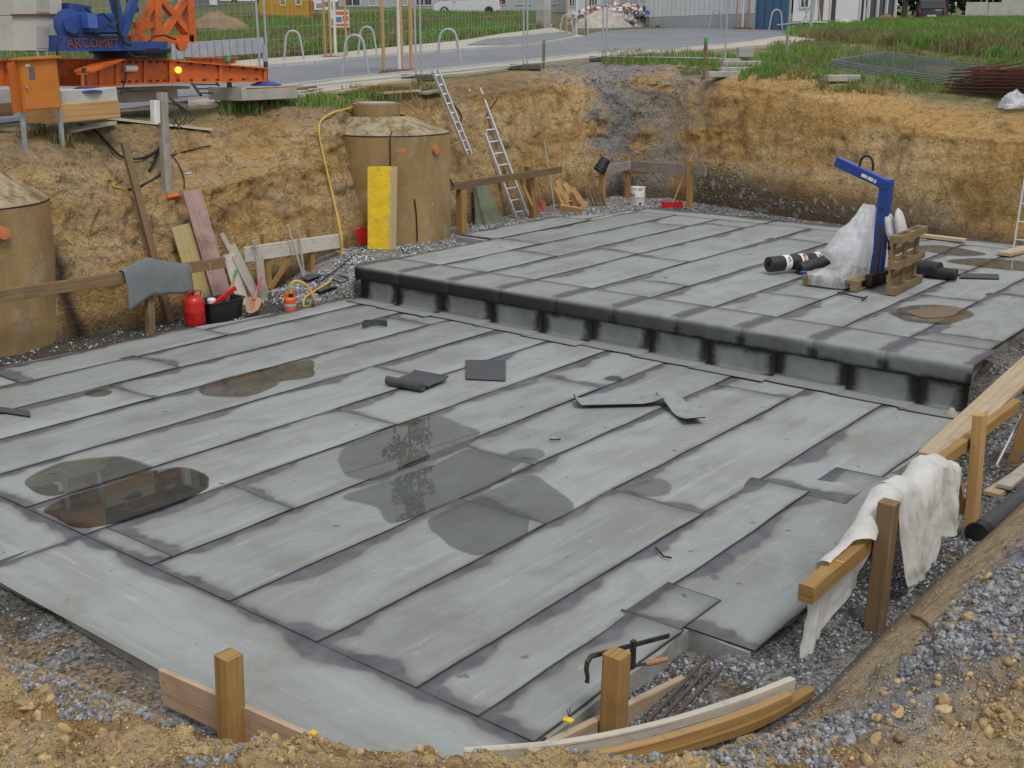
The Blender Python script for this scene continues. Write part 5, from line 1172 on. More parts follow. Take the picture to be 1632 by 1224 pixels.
t0_ = e0.lerp(e1, .13) + Vector((0, 0, .05)); t1_ = e0.lerp(e1, .72) + Vector((0, 0, .05))
cloth('fleece_cloth', 'white fleece cloth draped over the beam and post, flap hanging behind', t0_, t1_, lambda u: .0 + .22 * float(sstep(.22, .62, u)) - .10 * float(sstep(.75, 1.0, u)), lambda u: .02 + .10 * float(sstep(.25, .4, u)) + .70 * float(sstep(.62, .72, u)), lambda u: 0.92 * float(sstep(-.35, .12, u)) - .46 * u, 3, 84, 64, .10, .09, .25)
t2_ = e0.lerp(e1, .66) + Vector((0, 0, .05)); t3_ = e0.lerp(e1, 1.03) + Vector((0, 0, .05))
cloth('fleece_cloth', 'white fleece cloth bunched over the far end of the brown beam', t2_, t3_, lambda u: .05 + .15 * math.sin(min(1, u * 1.1) * math.pi), lambda u: .84 - .26 * u, lambda u: .45, 9, 64, 64, .12, .09, .10)
pr2 = Zp(1547, 866, -.1); pr2t = Dp(1562, 660, pr2)
r2_ = thing('batter_board', 'batter board of bright posts, brown beam and wide pale board', 'batter board', pr2)
f0, f1 = Bp(1493, 740, BR), Bp(1619, 645, BR)
m = MB(); m.box(f0, f1, .07, .10, (0, 0, 1), ch=.004); m.build('beam', W_YEL, r2_)
m = MB(); m.box(pr2 - Vector((0, 0, .2)), pr2t, .115, .085, (0, 1, 0), ch=.006); m.build('post', W_FRESH, r2_)
g0 = Bp(1487, 728, BR + .14); g1 = Bp(1660, 565, BR + .20); m = MB(); m.box(g0, g1, .24, .035, (0, 0, 1)); m.build('wide_board', W_PALE, r2_)
m = MB(); m.box(Bp(1521, 738, BR - .03), Bp(1535, 818, BR - .03), .03, .06, (0, 1, 0)); m.build('brace', W_YEL, r2_)
q0 = Zp(1612, 738, -.08); m = MB(); m.box(q0 - Vector((0, 0, .1)), Dp(1640, 655, q0), .09, .09, (0, 1, 0)); tag(m.build('timber_peg', W_FRESH), 'leaning bright timber peg on the stones beyond the pale board frame', 'peg')
m = MB(); m.tube([Zp(1588, 742, -.05), Dp(1640, 640, Zp(1600, 720, -.05))], .014, 8); tag(m.build('steel_rod', M_STEEL, None, smooth=True), 'thin steel rod leaning beside the timber peg', 'rod')
m = MB(); m.box(Zp(1580, 788, -.03), Zp(1660, 735, -.03), .14, .035); tag(m.build('plank', W_PALE), 'pale plank on the stones above the dark drain pipe', 'plank')
m = MB(); m.box(Zp(1600, 776, .02), Zp(1660, 728, .02), .12, .03); tag(m.build('plank', W_WHITE), 'short whitish plank lying on a pale plank by the drain pipe', 'plank')
p0, p1 = Zp(1556, 852, .02), Zp(1660, 772, .03); rt = thing('drain_pipe', 'dark grey drain pipe lying along the foot of the right bank', 'pipe', p0)
m = MB(); d = (p1 - p0).normalized(); L_ = (p1 - p0).length; m.lathe([(.075, .0), (.083, 0), (.083, L_), (.075, L_), (.075, 0)], p0, 24, d); m.build('pipe_wall', plain('dark_grey_plastic', (.055, .06, .065), .5, .2, 6, dirt=(.12, .1, .08), dirt_amt=.5), rt, smooth=True)
m = MB(); m.lathe([(.084, -.02), (.098, -.02), (.098, .10), (.084, .11)], p0 + d * .02, 24, d); m.build('socket', M_BLACKP, rt, smooth=True)
# front-left frame
AFp = 3.42
k0, k1 = Ap(260, 1094, AFp), Ap(520, 1212, AFp)
pf_ = Zp(368, 1200, -.1)
r3 = thing('batter_board', 'pink tinged plank on one square yellow post before the slab corner', 'batter board', pf_)
m = MB(); m.box(k0, k1, .035, .235, (0, 0, 1), ch=.003); m.build('plank', wood('pinkish_plank', (.58, .43, .31), (.47, .33, .22), .75, stain=(.33, .22, .14), stain_amt=.4), r3)
pfb = Ap(368, 1200, AFp - .075); pft = Dp(364, 1043, pfb); m = MB(); m.box(pfb - Vector((0, 0, .3)), pft, .115, .115, (0, 1, 0), ch=.006); m.build('post', W_YEL, r3)
q = Ap(499, 1166, AFp); m = MB(); m.box(q + Vector((0, -.02, -.01)), q + Vector((0, .02, -.01)), .04, .012); m.build('marker', M_YEL, r3)
# front-middle frame with clamp
BMp = 3.24
pm = Zp(975, 1175, -.1); pm = Bp(975, 1178, BMp - .09); pmt = Dp(983, 1041, pm)
r4 = thing('batter_board', 'yellow post and plank frame with a steel clamp on top', 'batter board', pm)
m = MB(); m.box(Bp(842, 1222, BMp), Bp(1088, 1098, BMp), .05, .185, (0, 0, 1), ch=.003); m.build('plank', W_PALE, r4)
m = MB(); m.box(pm - Vector((0, 0, .25)), pmt, .12, .12, (0, 1, 0), ch=.006); m.build('post', W_YEL, r4)
q = Bp(906, 1142, BMp - .02); m = MB(); m.box(q + Vector((-.02, 0, -.022)), q + Vector((.02, 0, -.022)), .056, .012); m.build('marker', M_YEL, r4)
for s_ in (-1, 1): m = MB(); m.tube([q, q + Vector((.015 * s_, 0, .05))], .003, 4); m.build('nail', M_DKST, r4)
cz = pmt.z + .018; cb = pmt + Vector((0, 0, .018))
h0 = Dp(942, 1046, pm); h1 = Dp(1066, 1013, pm + Vector((.45, .0, 0)))
rc_ = thing('screw_clamp', 'steel screw clamp with wooden handle across the yellow post top', 'clamp', cb)
m = MB(); m.box(h0, h1, .012, .03, (0, 0, 1), ch=.002); bar = m.build('rail', M_DKST, rc_)
m = MB(); m.tube([h0 + (h1 - h0) * .06, h0, h0 + Vector((-.035, .0, -.02)), h0 + Vector((-.045, 0, -.06)), h0 + Vector((-.03, 0, -.12)), h0 + Vector((-.035, 0, -.15))], [.014, .015, .015, .014, .012, .014], 8); m.build('fixed_jaw', M_DKST, rc_, smooth=True)
jx = h0.lerp(h1, .53); m = MB(); m.box(jx + Vector((0, 0, .03)), jx + Vector((0, 0, -.15)), .025, .03, (1, 0, 0)); m.build('sliding_jaw', M_DKST, rc_)
jb = jx + Vector((.0, 0, -.14)); hd = (Dp(1056, 1052, pm + Vector((.3, 0, 0))) - jb).normalized(); m = MB(); m.tube([jb - hd * .04, jb + hd * .09], .009, 8); m.build('spindle', M_DKST, rc_)
m = MB(); m.lathe([(0, 0), (.014, 0), (.018, .02), (.019, .06), (.016, .11), (.017, .13), (0, .14)], jb + hd * .08, 14, hd); m.build('handle', wood('handle_wood', (.42, .22, .11), (.32, .15, .07), .5), rc_, smooth=True)
# bent battens
def batten(label, px, z, w_, h_, mat):
    pts = [Zp(x, y, z) for x, y in px]; ext = [pts[0] * 2 - pts[1]] + pts + [pts[-1] * 2 - pts[-2]]; o = []
    for i in range(1, len(ext) - 2):
        p0, p1, p2, p3 = ext[i-1:i+3]
        for q in range(5):
            t_ = q / 5; o.append((p1 * 2 + (p2 - p0) * t_ + (p0 * 2 - p1 * 5 + p2 * 4 - p3) * t_ ** 2 + (p1 * 3 - p0 - p2 * 3 + p3) * t_ ** 3) * .5)
    o.append(pts[-1]); m = MB(); n = len(o); Ls = 0
    for i, p in enumerate(o):
        tg = (o[min(i+1, n-1)] - o[max(i-1, 0)]).normalized(); s = Vector((tg.y, -tg.x, 0)).normalized() * w_ / 2; u = Vector((0, 0, h_ / 2)); m.v += [p - s - u, p + s - u, p + s + u, p - s + u]
    for i in range(n - 1):
        Ld = (o[i+1] - o[i]).length
        for j in range(4): a, b = i*4+j, i*4+(j+1) % 4; m.face((a, b, b+4, a+4), [(Ls, j*.07), (Ls, j*.07+.07), (Ls+Ld, j*.07+.07), (Ls+Ld, j*.07)])
        Ls += Ld
    m.face((3, 2, 1, 0)); k = (n-1)*4; m.face((k, k+1, k+2, k+3)); return tag(m.build('batten', mat), label, 'batten')
batten('pale bent batten on edge lying nearest the yellow post', [(740,1206),(900,1192),(1050,1162),(1180,1122),(1263,1090)], .10, .045, .085, W_WHITE)
batten('brown bent batten lying outside the pale one', [(790,1226),(930,1212),(1060,1183),(1180,1145),(1258,1112)], .08, .05, .07, W_FRESH)
batten('yellow bent batten, longest and lowest of the three', [(850,1238),(980,1217),(1100,1186),(1210,1148),(1292,1101)], .03, .06, .05, W_YEL)
for i, (a, b_) in enumerate((((1030, 1152), (1129, 1045)), ((1042, 1158), (1131, 1062)), ((1062, 1155), (1150, 1064)))):
    m = MB(); m.tube([Zp(*a, -.018), Zp(*b_, -.018)], .013, 7); tag(m.build('reinforcing_bar', plain('dark_bar_steel', (.085, .06, .045), .7, .35, 12, dirt=(.16, .08, .04), dirt_amt=.4), None, smooth=True), ('dark reinforcing bar on the gravel nearest the clamp', 'dark reinforcing bar lying between two others on the gravel', 'dark reinforcing bar on the gravel farthest from the clamp')[i], 'reinforcing bar', 'reinforcing bars by the clamp')
cable('rusty bent wire sticking out of the right bank', [lw(1452, 980, .03), lw(1470, 988, .06), lw(1485, 1003, .06), lw(1490, 1018, .02)], .009, M_RUST, 'wire', 5, 6, 'wire')
p = Zp(1515, 672, -.05); m = MB(); m.lathe([(0, -.04), (.06, -.03), (.085, .03), (.06, .10), (.02, .15), (0, .155)], p, 9); tag(m.build('stone', plain('pale_stone', (.36, .34, .31), .85, .2, 8), None, smooth=True), 'pale pointed stone at the right end of the step', 'stone')

# ================================================================== CRUSHED STONE AND CLODS
def rock_mesh(seed, sub=1):
    bm = bmesh.new(); bmesh.ops.create_icosphere(bm, subdivisions=sub, radius=1.0); rs = random.Random(seed)
    sc = Vector((1, .6 + .35 * rs.random(), .45 + .35 * rs.random())); cuts = [(Vector((rs.gauss(0, 1), rs.gauss(0, 1), rs.gauss(0, 1))).normalized(), .55 + .3 * rs.random()) for _ in range(7)]
    for v in bm.verts:
        for n_, d_ in cuts:
            k = v.co.dot(n_)
            if k > d_: v.co -= n_ * (k - d_) * .85
        v.co = Vector((v.co.x * sc.x, v.co.y * sc.y, v.co.z * sc.z)) * (.92 + .16 * rs.random())
    V = np.array([v.co[:] for v in bm.verts]); F = np.array([[v.index for v in f.verts] for f in bm.faces]); bm.free(); return V, F
ROCKS = [rock_mesh(i, 1) for i in range(10)]
def rough_rock(seed):
    V, F = rock_mesh(seed, 3); n = (fbm(V[:, 0] * 2.2 + seed, V[:, 1] * 2.2, V[:, 2] * 2.2, 4, seed) - .5); return V * (1 + .75 * n)[:, None], F
SMALL = []
for i in range(8):
    V = np.array([(1,0,0),(-1,0,0),(0,1,0),(0,-1,0),(0,0,1),(0,0,-1)], float) * (0.6 + .5 * np.random.default_rng(i).random((6, 1))) + .25 * (np.random.default_rng(i + 50).random((6, 3)) - .5)
    F = np.array([(0,2,4),(2,1,4),(1,3,4),(3,0,4),(2,0,5),(1,2,5),(3,1,5),(0,3,5)]); SMALL.append((V, F))
def rotm(r): 
    a, b, c = r.random(3) * 6.283; ca, sa, cb, sb, cc, sc = math.cos(a), math.sin(a), math.cos(b), math.sin(b), math.cos(c), math.sin(c)
    return np.array([[ca*cb, ca*sb*sc-sa*cc, ca*sb*cc+sa*sc], [sa*cb, sa*sb*sc+ca*cc, sa*sb*cc-ca*sc], [-sb, cb*sc, cb*cc]])
def scatter(name, P, S, lib, mat, cols, flat=1.0, seed=1):
    r = np.random.default_rng(seed); Vs, Fs, Cs = [], [], []; o = 0
    for k in range(len(P)):
        V, F = lib[r.integers(len(lib))]; v = (V @ rotm(r).T) * S[k]; v[:, 2] *= flat; Vs.append(v + P[k]); Fs.append(F + o); o += len(V); Cs.append(np.tile(cols[k], (len(V), 1)))
    return npmesh(name, np.concatenate(Vs), np.concatenate(Fs), mat, smooth=False, col=np.concatenate(Cs), kind='stuff')
t = NT('loose_stone'); at = t.n('ShaderNodeVertexColor', layer_name='Col').outputs[0]; p = t.pos(); n = t.noise(p, 60, 4); x = t.n('ShaderNodeVectorMath', operation='SCALE'); t.l(at, x.inputs[0]); t.l(t.map(n, .3, .7, .65, 1.35), x.inputs['Scale'])
t.set(x.outputs[0], .8, 0, .35); t.bump(n, .5, .004); M_LOOSE = t.m
def grey(r, n): k = .06 + .30 * r.random(n) ** 1.7; return np.stack([k * .97, k, k * 1.06], 1)
r = np.random.default_rng(3)
# gravel round the slabs
zones = [((11.0, 14.4), (12.9, 14.6), 5200, .026), ((9.8, 11.4), (13.0, 13.9), 1500, .022), ((14.2, 22.4), (13.1, 14.9), 4500, .026), ((20.5, 22.6), (3.6, 14.0), 4200, .028), ((4.7, 10.2), (2.3, 3.42), 9000, .018), ((10.0, 20.5), (2.4, 3.5), 7000, .022), ((2.95, 3.62), (4.6, 13.0), 3200, .016), ((6.2, 10.0), (13.2, 14.2), 700, .02), ((4.4, 6.1), (2.5, 3.4), 3200, .017)]
P, S, C_ = [], [], []
for (ax_, bx_, n, s0) in zones:
    A = ax_[0] + (ax_[1] - ax_[0]) * r.random(n); Bq = bx_[0] + (bx_[1] - bx_[0]) * r.random(n); keep = fbm(A * 2.2, Bq * 2.2, 0, 3, 19) + .25 * r.random(n) > .52
    ok = ~(((A > 3.55) & (A < 12.1) & (Bq > 3.44) & (Bq < 12.9)) | ((A > 6.0) & (A < 9.95) & (Bq > 2.88) & (Bq < 4)) | ((A > 12) & (A < 20.6) & (Bq > 3.53) & (Bq < 12.85)) | ((A > 15.2) & (A < 18.5) & (Bq < 13.65)))
    A, Bq = A[keep & ok], Bq[keep & ok]; s = s0 * (.45 + 1.1 * r.random(len(A)) ** 2)
    for a, b, sz in zip(A, Bq, s): P.append((a, b, fl(a, b) + sz * .15)); S.append(sz)
    C_.append(grey(r, len(A)) * (1.7 if bx_[0] > 12.8 else 1.1))
scatter('gravel', np.array(P), np.array(S), SMALL, M_LOOSE, np.concatenate(C_), .75, 4)
# stones in the crushed-stone chute and stony toe of the far wall
P, S, C_ = [], [], []
for k in range(5200):
    if k < 1700: px_, py_ = r.normal(985, 30), r.uniform(110, 330); px_ += (py_ - 110) * .05
    elif k < 3000: px_, py_ = r.uniform(850, 1120), r.uniform(92, 135)
    else: px_, py_ = r.uniform(1110, 1345), r.uniform(250, 352); 
    if k >= 3000 and py_ < 255 + (px_ - 1110) * .40 * (1 if px_ > 1180 else .3): continue
    h = land(px_, py_)
    if h.z < float(floor_z(h.x, h.y)) + .10 or h.x < 18.5 or h.y < 3: continue
    P.append(h[:]); S.append(.008 + .026 * r.random() ** 2.4)
C_ = grey(r, len(P)) * np.array([[1.08, 1.0, .90]])
scatter('spilled_stone', np.array(P), np.array(S), SMALL, M_LOOSE, C_, .9, 6)
# near bank: clods and rubble. the 300 largest are objects of their own, the rest one heap
def bank_pts(n, sel):
    out_ = []
    while len(out_) < n:
        px_, py_ = r.uniform(-60, 1700), r.uniform(900, 1290); h = BV.ray_cast(EYE, ray(px_, py_).normalized(), 30)
        if h[0] is None: continue
        q = h[0]; d0 = poly_dist(np.array([[q.x, q.y]]))[0]
        inside_ = (q.z < fl(q.x, q.y) + .05)
        if inside_ or d0 < .12 or not sel(q, d0): continue
        out_.append(q)
    return out_
def nz_(q, s, f): return float(fbm(q.x * f, q.y * f, 0, 3, s))
def grey_zone(q, d0):
    if q.y < 2.6 and q.x > 4.2: return abs(q.y - 1.55) < .55 and nz_(q, 41, 2.0) > .40
    return nz_(Vector((q.x * .9 + 3.1, q.y * .9, 0)), 41, 1) > .50
def smooth_zone(q, d0): return q.x > 4.9 and q.y < 2.6 and d0 < .70
rub = bank_pts(3200, lambda q, d0: grey_zone(q, d0) and not smooth_zone(q, d0)); clo = bank_pts(1700, lambda q, d0: not smooth_zone(q, d0) and not (grey_zone(q, d0) and r.random() < .7))
sR = .005 + .027 * r.random(len(rub)) ** 3.2; sC = .005 + .044 * r.random(len(clo)) ** 7
cR = np.stack([.27 * np.ones(len(rub)), .275 * np.ones(len(rub)), .285 * np.ones(len(rub))], 1) * (.45 + .85 * r.random((len(rub), 1))); cC = np.array([[.43, .31, .16]]) * (.70 + .5 * r.random((len(clo), 1)))
iR = np.argsort(-sR); iC = np.argsort(-sC); nR, nC = 180, 90
scatter('bank_rubble', np.array([rub[i][:] for i in iR[nR:]]) + [0, 0, .004], sR[iR[nR:]], ROCKS, M_LOOSE, cR[iR[nR:]], .9, 8)
scatter('bank_clods', np.array([clo[i][:] for i in iC[nC:]]) + [0, 0, .002], sC[iC[nC:]], ROCKS, M_LOOSE, cC[iC[nC:]], .9, 9)
extra = bank_pts(9000, lambda q, d0: True); sE = .003 + .012 * r.random(9000) ** 2.5
cE = np.where(r.random((9000, 1)) < .35, np.array([[.26, .27, .295]]), np.array([[.40, .28, .13]])) * (.6 + .7 * r.random((9000, 1)))
scatter('bank_grit', np.array([q[:] for q in extra]), sE, SMALL, M_LOOSE, cE, .9, 10)
def rmat(name, c):
    t = NT(name); p = t.pos(); rn = t.rnd(); n = t.noise(p, 40, 5, .65); n2 = t.noise(p, 7, 4); k = t.math('MULTIPLY', t.map(n, .3, .7, .72, 1.25), t.map(rn, 0, 1, .65, 1.25)); x = t.n('ShaderNodeVectorMath', operation='SCALE'); x.inputs[0].default_value = c; t.l(k, x.inputs['Scale'])
    cc = t.mix(t.map(n2, .50, .66, 0, .55, True), x.outputs[0], (.40, .27, .12)); t.set(cc, .85, 0, .3); t.bump(n, .7, .008); return t.m
M_RK, M_CL = rmat('limestone_rubble', (.26, .27, .295)), rmat('loam_clod', (.43, .305, .155))
def lib_mesh(lib, mat, nm):
    o = []
    for V, F in lib:
        me = bpy.data.meshes.new(nm); me.from_pydata(V.tolist(), [], F.tolist()); me.materials.append(mat); me.update(); o.append(me)
    return o
LR, LC = lib_mesh(ROCKS, M_RK, 'stone'), lib_mesh([rough_rock(60 + i) for i in range(6)], M_CL, 'soil_clod')
for me in LC: me.polygons.foreach_set('use_smooth', [True] * len(me.polygons))
for idx, pts, sz, libm, nm in ((iR[:nR], rub, sR, LR, 'stone'), (iC[:nC], clo, sC, LC, 'soil_clod')):
    for i in idx:
        o = bpy.data.objects.new(nm, libm[int(r.integers(len(libm)))]); COL.objects.link(o); o.parent = ground; o.location = pts[i] + Vector((0, 0, sz[i] * (.18 if nm == 'stone' else -.12))); s = sz[i]
        o.scale = (s, s, s * .9); o.rotation_euler = tuple(r.random(3) * 6.28)
# ================================================================== STREET, PAVEMENT
def drape_strip(name, near, far, mat, dz, n=60, k=6, kerb=None, parent=None):
    """sheet on the land between two pixel polylines (both walked left to right)"""
    def samp(pl, u):
        L_ = [0]
        for i in range(1, len(pl)): L_.append(L_[-1] + math.hypot(pl[i][0]-pl[i-1][0], pl[i][1]-pl[i-1][1]))
        s = u * L_[-1]
        for i in range(1, len(pl)):
            if s <= L_[i] + 1e-6: f = (s - L_[i-1]) / max(L_[i] - L_[i-1], 1e-6); return pl[i-1].lerp(pl[i], f)
        return pl[-1]
    N, Fp = [G(*p) for p in near], [G(*p) for p in far]; m = MB()
    for i in range(n + 1):
        a, b = samp(N, i / n), samp(Fp, i / n)
        for j in range(k + 1): q = a.lerp(b, j / k); m.v.append(Vector((q.x, q.y, min(hgf(q.x, q.y), drop(q.x, q.y) if q.y < 19 and q.x < 27 else 99) + dz)))
    for i in range(n):
        for j in range(k): w_ = i * (k + 1) + j; m.face((w_, w_ + k + 1, w_ + k + 2, w_ + 1))
    b = len(m.v)
    for i in range(n + 1):           # skirt along the near and far edges
        for j in (0, k): q = m.v[i * (k + 1) + j]; m.v.append(q - Vector((0, 0, .06)))
    for i in range(n):
        m.face((i*(k+1), b+i*2, b+i*2+2, (i+1)*(k+1))); m.face((i*(k+1)+k, (i+1)*(k+1)+k, b+i*2+3, b+i*2+1))
    o = m.build(name, mat, parent, smooth=False); return tag(o, kind='structure') if parent is None else o
t = NT('asphalt'); p = t.pos(); n = t.noise(p, .35, 5, .6); n2 = t.noise(p, 9, 4); t.set(t.mix(t.map(n, .35, .65), (.165, .170, .185), (.21, .215, .225)), .85, 0, .3); t.bump(n2, .2, .01); M_ASPH = t.m
M_PAVE = plain('beige_concrete_paving', (.42, .375, .305), .85, .12, .8, dirt=(.33, .28, .2), dirt_amt=.4); M_KERB = plain('kerb_concrete', (.44, .43, .41), .85, .12, 2)
drape_strip('road', [(-60,205),(150,180),(330,160),(450,142),(560,128),(700,114),(850,99),(960,86),(1100,79),(1200,69),(1320,55)], [(-60,150),(150,133),(300,120),(400,112),(500,104),(600,93),(737,83),(860,73),(960,50),(1100,44.5),(1240,49),(1320,50)], M_ASPH, .03, 80, 8)
drape_strip('pavement', [(300,172),(380,166),(450,158),(560,143),(700,125),(850,107),(960,93),(1060,87),(1160,80),(1260,71),(1340,60)], [(300,162),(380,153),(450,143),(560,129),(700,115),(850,100),(960,87),(1060,82),(1160,74),(1260,58),(1340,52)], M_PAVE, .06, 70, 4)
drape_strip('pavement', [(-60,150),(150,133),(300,120),(400,112),(500,104),(600,93),(737,83),(860,73),(930,61)], [(-60,136),(150,121),(300,110),(400,100),(500,93),(600,82),(737,68),(800,57),(880,47)], M_PAVE, .10, 60, 4)
drape_strip('driveway', [(745,77),(800,76.5),(860,72.5),(915,61)], [(775,67),(820,63),(870,58),(900,55)], M_ASPH, .125, 14, 3)
def kerb_line(px, lift): 
    pts = [G(*p) for p in px]; m = MB()
    for a, b in zip(pts[:-1], pts[1:]):
        n = max(1, int((b - a).length / 1.0))
        for i in range(n): q0, q1 = a.lerp(b, i / n), a.lerp(b, (i + .985) / n); q0.z = hgf(q0.x, q0.y) + lift; q1.z = hgf(q1.x, q1.y) + lift; m.box(q0, q1, .12, .2)
    return tag(m.build('kerb', M_KERB), kind='structure')
kerb_line([(330,160),(450,142),(560,128),(700,114),(850,99),(960,86),(1100,79),(1200,69),(1320,55)], -.02); kerb_line([(-60,150),(150,133),(300,120),(400,112),(500,104),(600,93),(737,83),(860,73),(930,61)], .02)

# ================================================================== GRASS
t = NT('grass_blades'); rn = t.n('ShaderNodeVertexColor', layer_name='Col').outputs[0]; t.set(rn, .7, 0, .3)
tl = t.n('ShaderNodeBsdfTranslucent'); t.l(rn, tl.inputs['Color']); mx = t.n('ShaderNodeMixShader'); mx.inputs[0].default_value = .3; t.l(t.b.outputs[0], mx.inputs[1]); t.l(tl.outputs[0], mx.inputs[2]); t.l(mx.outputs[0], t.o.inputs['Surface']); M_GRASS = t.m
def grass(name, label, pts, h0, h1, seed, blades=6, wid=.03, dry=.25, spread=.12):
    g = np.random.default_rng(seed); P = np.array([q[:] for q in pts]); n = len(P); Pb = np.repeat(P, blades, 0); N = len(Pb)
    Pb[:, :2] += g.normal(0, spread, (N, 2)); an = g.random(N) * 6.283; hh = (h0 + (h1 - h0) * g.random(N)) * np.repeat(.6 + .8 * fbm(P[:, 0] * .5, P[:, 1] * .5, 0, 3, 77), blades); lean = g.normal(0, .35, (N, 2)) * hh[:, None]
    w_ = wid * (.6 + .8 * g.random(N)); dx, dy = np.cos(an) * w_, np.sin(an) * w_
    V = np.empty((N, 5, 3)); V[:, 0] = Pb; V[:, 1] = Pb; V[:, 0, 0] -= dx; V[:, 0, 1] -= dy; V[:, 1, 0] += dx; V[:, 1, 1] += dy
    mid = Pb.copy(); mid[:, :2] += lean * .3; mid[:, 2] += hh * .6; V[:, 2] = mid; V[:, 3] = mid; V[:, 2, 0] += dx * .7; V[:, 2, 1] += dy * .7; V[:, 3, 0] -= dx * .7; V[:, 3, 1] -= dy * .7
    V[:, 4] = Pb; V[:, 4, :2] += lean; V[:, 4, 2] += hh; V[:, :2, 2] -= .03
    b = np.arange(N)[:, None] * 5; F = np.concatenate([b + [0, 1, 2], b + [0, 2, 3], b + [3, 2, 4]]).reshape(-1, 3)
    d = np.repeat(fbm(P[:, 0] * .35, P[:, 1] * .35, 0, 4, 33), blades) + .15 * g.random(N); k = sstep(.62 - dry * .3, .80 - dry * .3, d)
    c = np.array([[.155, .285, .055]]) * (.55 + .9 * g.random((N, 1))); c = c * (1 - k[:, None]) + np.array([[.23, .20, .09]]) * (.7 + .5 * g.random((N, 1))) * k[:, None]
    o = npmesh(name, V.reshape(-1, 3), F, M_GRASS, smooth=False, col=np.repeat(c, 5, 0), kind='stuff'); return o
def strip_pts(near, far, n, seed, pr_=None):
    """points spread evenly over the land between two pixel polylines"""
    g = np.random.default_rng(seed); N, Fp = [G(*p) for p in near], [G(*p) for p in far]; cells = []; ar = []
    for i in range(len(N) - 1): cells.append((N[i], N[i+1], Fp[i+1], Fp[i])); a = cells[-1]; ar.append(((a[1]-a[0]).cross(a[3]-a[0])).length + ((a[2]-a[1]).cross(a[2]-a[3])).length)
    ar = np.array(ar) / sum(ar); out_ = []
    for ci in g.choice(len(cells), n, p=ar):
        a, b, c, d = cells[ci]; u, v = g.random(2); q = a.lerp(b, u).lerp(d.lerp(c, u), v)
        if pr_ is not None and g.random() > pr_(q): continue
        q.z = hgf(q.x, q.y); out_.append(q)
    return out_
field = strip_pts([(-20,135),(150,120),(300,109),(400,99),(500,92),(600,81),(737,67),(800,56),(868,47)], [(-20,36),(150,35),(300,33),(400,31),(500,29),(600,27),(737,25),(800,24),(868,27)], 18000, 5)
grass('grass', '', field, .18, .50, 6, 7, .024, .40)
mound = strip_pts([(1255,60),(1290,64),(1330,67),(1420,74),(1520,86),(1660,102)], [(1290,48),(1330,45),(1380,40),(1440,36),(1540,34),(1660,33)], 14000, 8)
grass('grass', '', mound, .14, .42, 9, 8, .018, .15)
def rimgrass(regions, seed):
    pts = []; g = np.random.default_rng(seed)
    for (x0, x1, y0, y1, n) in regions:
        for _ in range(n):
            q = land(g.uniform(x0, x1), g.uniform(y0, y1)); pts.append(q)
    return pts
rg = rimgrass([(560, 660, 143, 160, 130), (590, 640, 150, 160, 60), (355, 410, 168, 182, 30), (420, 560, 155, 172, 60), (38, 75, 208, 220, 16), (85, 118, 222, 236, 18), (960, 1130, 84, 104, 200), (1090, 1260, 88, 120, 260), (1230, 1330, 68, 100, 260), (1180, 1330, 108, 128, 90), (1300, 1530, 120, 150, 130), (1280, 1640, 70, 110, 420), (660, 700, 135, 150, 25), (990, 1010, 92, 100, 20)], 3)
grass('grass', '', rg, .05, .20, 12, 9, .011, .25, .07)

# ================================================================== SITE FENCE
def fence_panel(label, a, b, group):
    a, b = Vector(a), Vector(b); root = thing('mesh_fence', label, 'fence panel', a, group); d = (b - a); L_ = d.length; d.normalize(); za, zb = a.z + .08, b.z + .08
    def pt(u, h): q = a + d * (L_ * u); q.z = lerp(za, zb, u) + h; return q
    for nm, q in (('upright', (0.012,)), ('upright', (.988,))): m = MB(); m.tube([pt(q[0], -.05), pt(q[0], 2.0)], .021, 8); m.build(nm, M_GALV, root, smooth=True)
    for h in (.04, 1.98): m = MB(); m.tube([pt(.012, h), pt(.988, h)], .017, 7); m.build('rail', M_GALV, root, smooth=True)
    m = MB()
    for i in range(1, 34): m.tube([pt(i / 34, .04), pt(i / 34, 1.98)], .0022, 3, cap=False)
    for h in np.linspace(.25, 1.8, 8): m.tube([pt(.012, float(h)), pt(.988, float(h))], .0022, 3, cap=False)
    m.build('wire_mesh', M_GALV, root); return root
def fence_foot(label, p, dirv, mat):
    m = MB(); d = Vector(dirv).normalized() * .36; m.box(Vector(p) - d + Vector((0, 0, .065)), Vector(p) + d + Vector((0, 0, .065)), .24, .13, ch=.02); tag(m.build('fence_foot', mat), label, 'fence foot')
M_FOOT = plain('dark_recycled_foot', (.10, .085, .075), .8, .25, 8, dirt=(.2, .17, .14), dirt_amt=.4)
FP = [(7.2, 19.6), (10.6, 18.6), (14.05, 17.1), (18.05, 17.0), (21.65, 17.0), (24.85, 17.0), (24.75, 13.45)]
FP = [onland(*q) for q in FP]
flab = ['wire mesh fence panel furthest behind the crane ballast', 'wire mesh fence panel behind the crane slewing ring', 'wire mesh fence panel between the crane arm end and the first dark foot', 'wire mesh fence panel between the first and second dark feet', 'wire mesh fence panel between the second and third dark feet', 'wire mesh fence panel across the far pit corner ending at the turf']
for i in range(6): fence_panel(flab[i], FP[i] + (FP[i+1] - FP[i]) * .008, FP[i+1] - (FP[i+1] - FP[i]) * .008, 'site fence panels')
for q, lab in ((FP[3], 'dark fence foot beside the top of the lying ladder'), (FP[4], 'dark fence foot beside a green tipped stake on the pavement'), (FP[5], 'dark fence foot at the fence corner above the crushed stone')): fence_foot(lab, q, (CY_, -SY_, 0), M_FOOT)
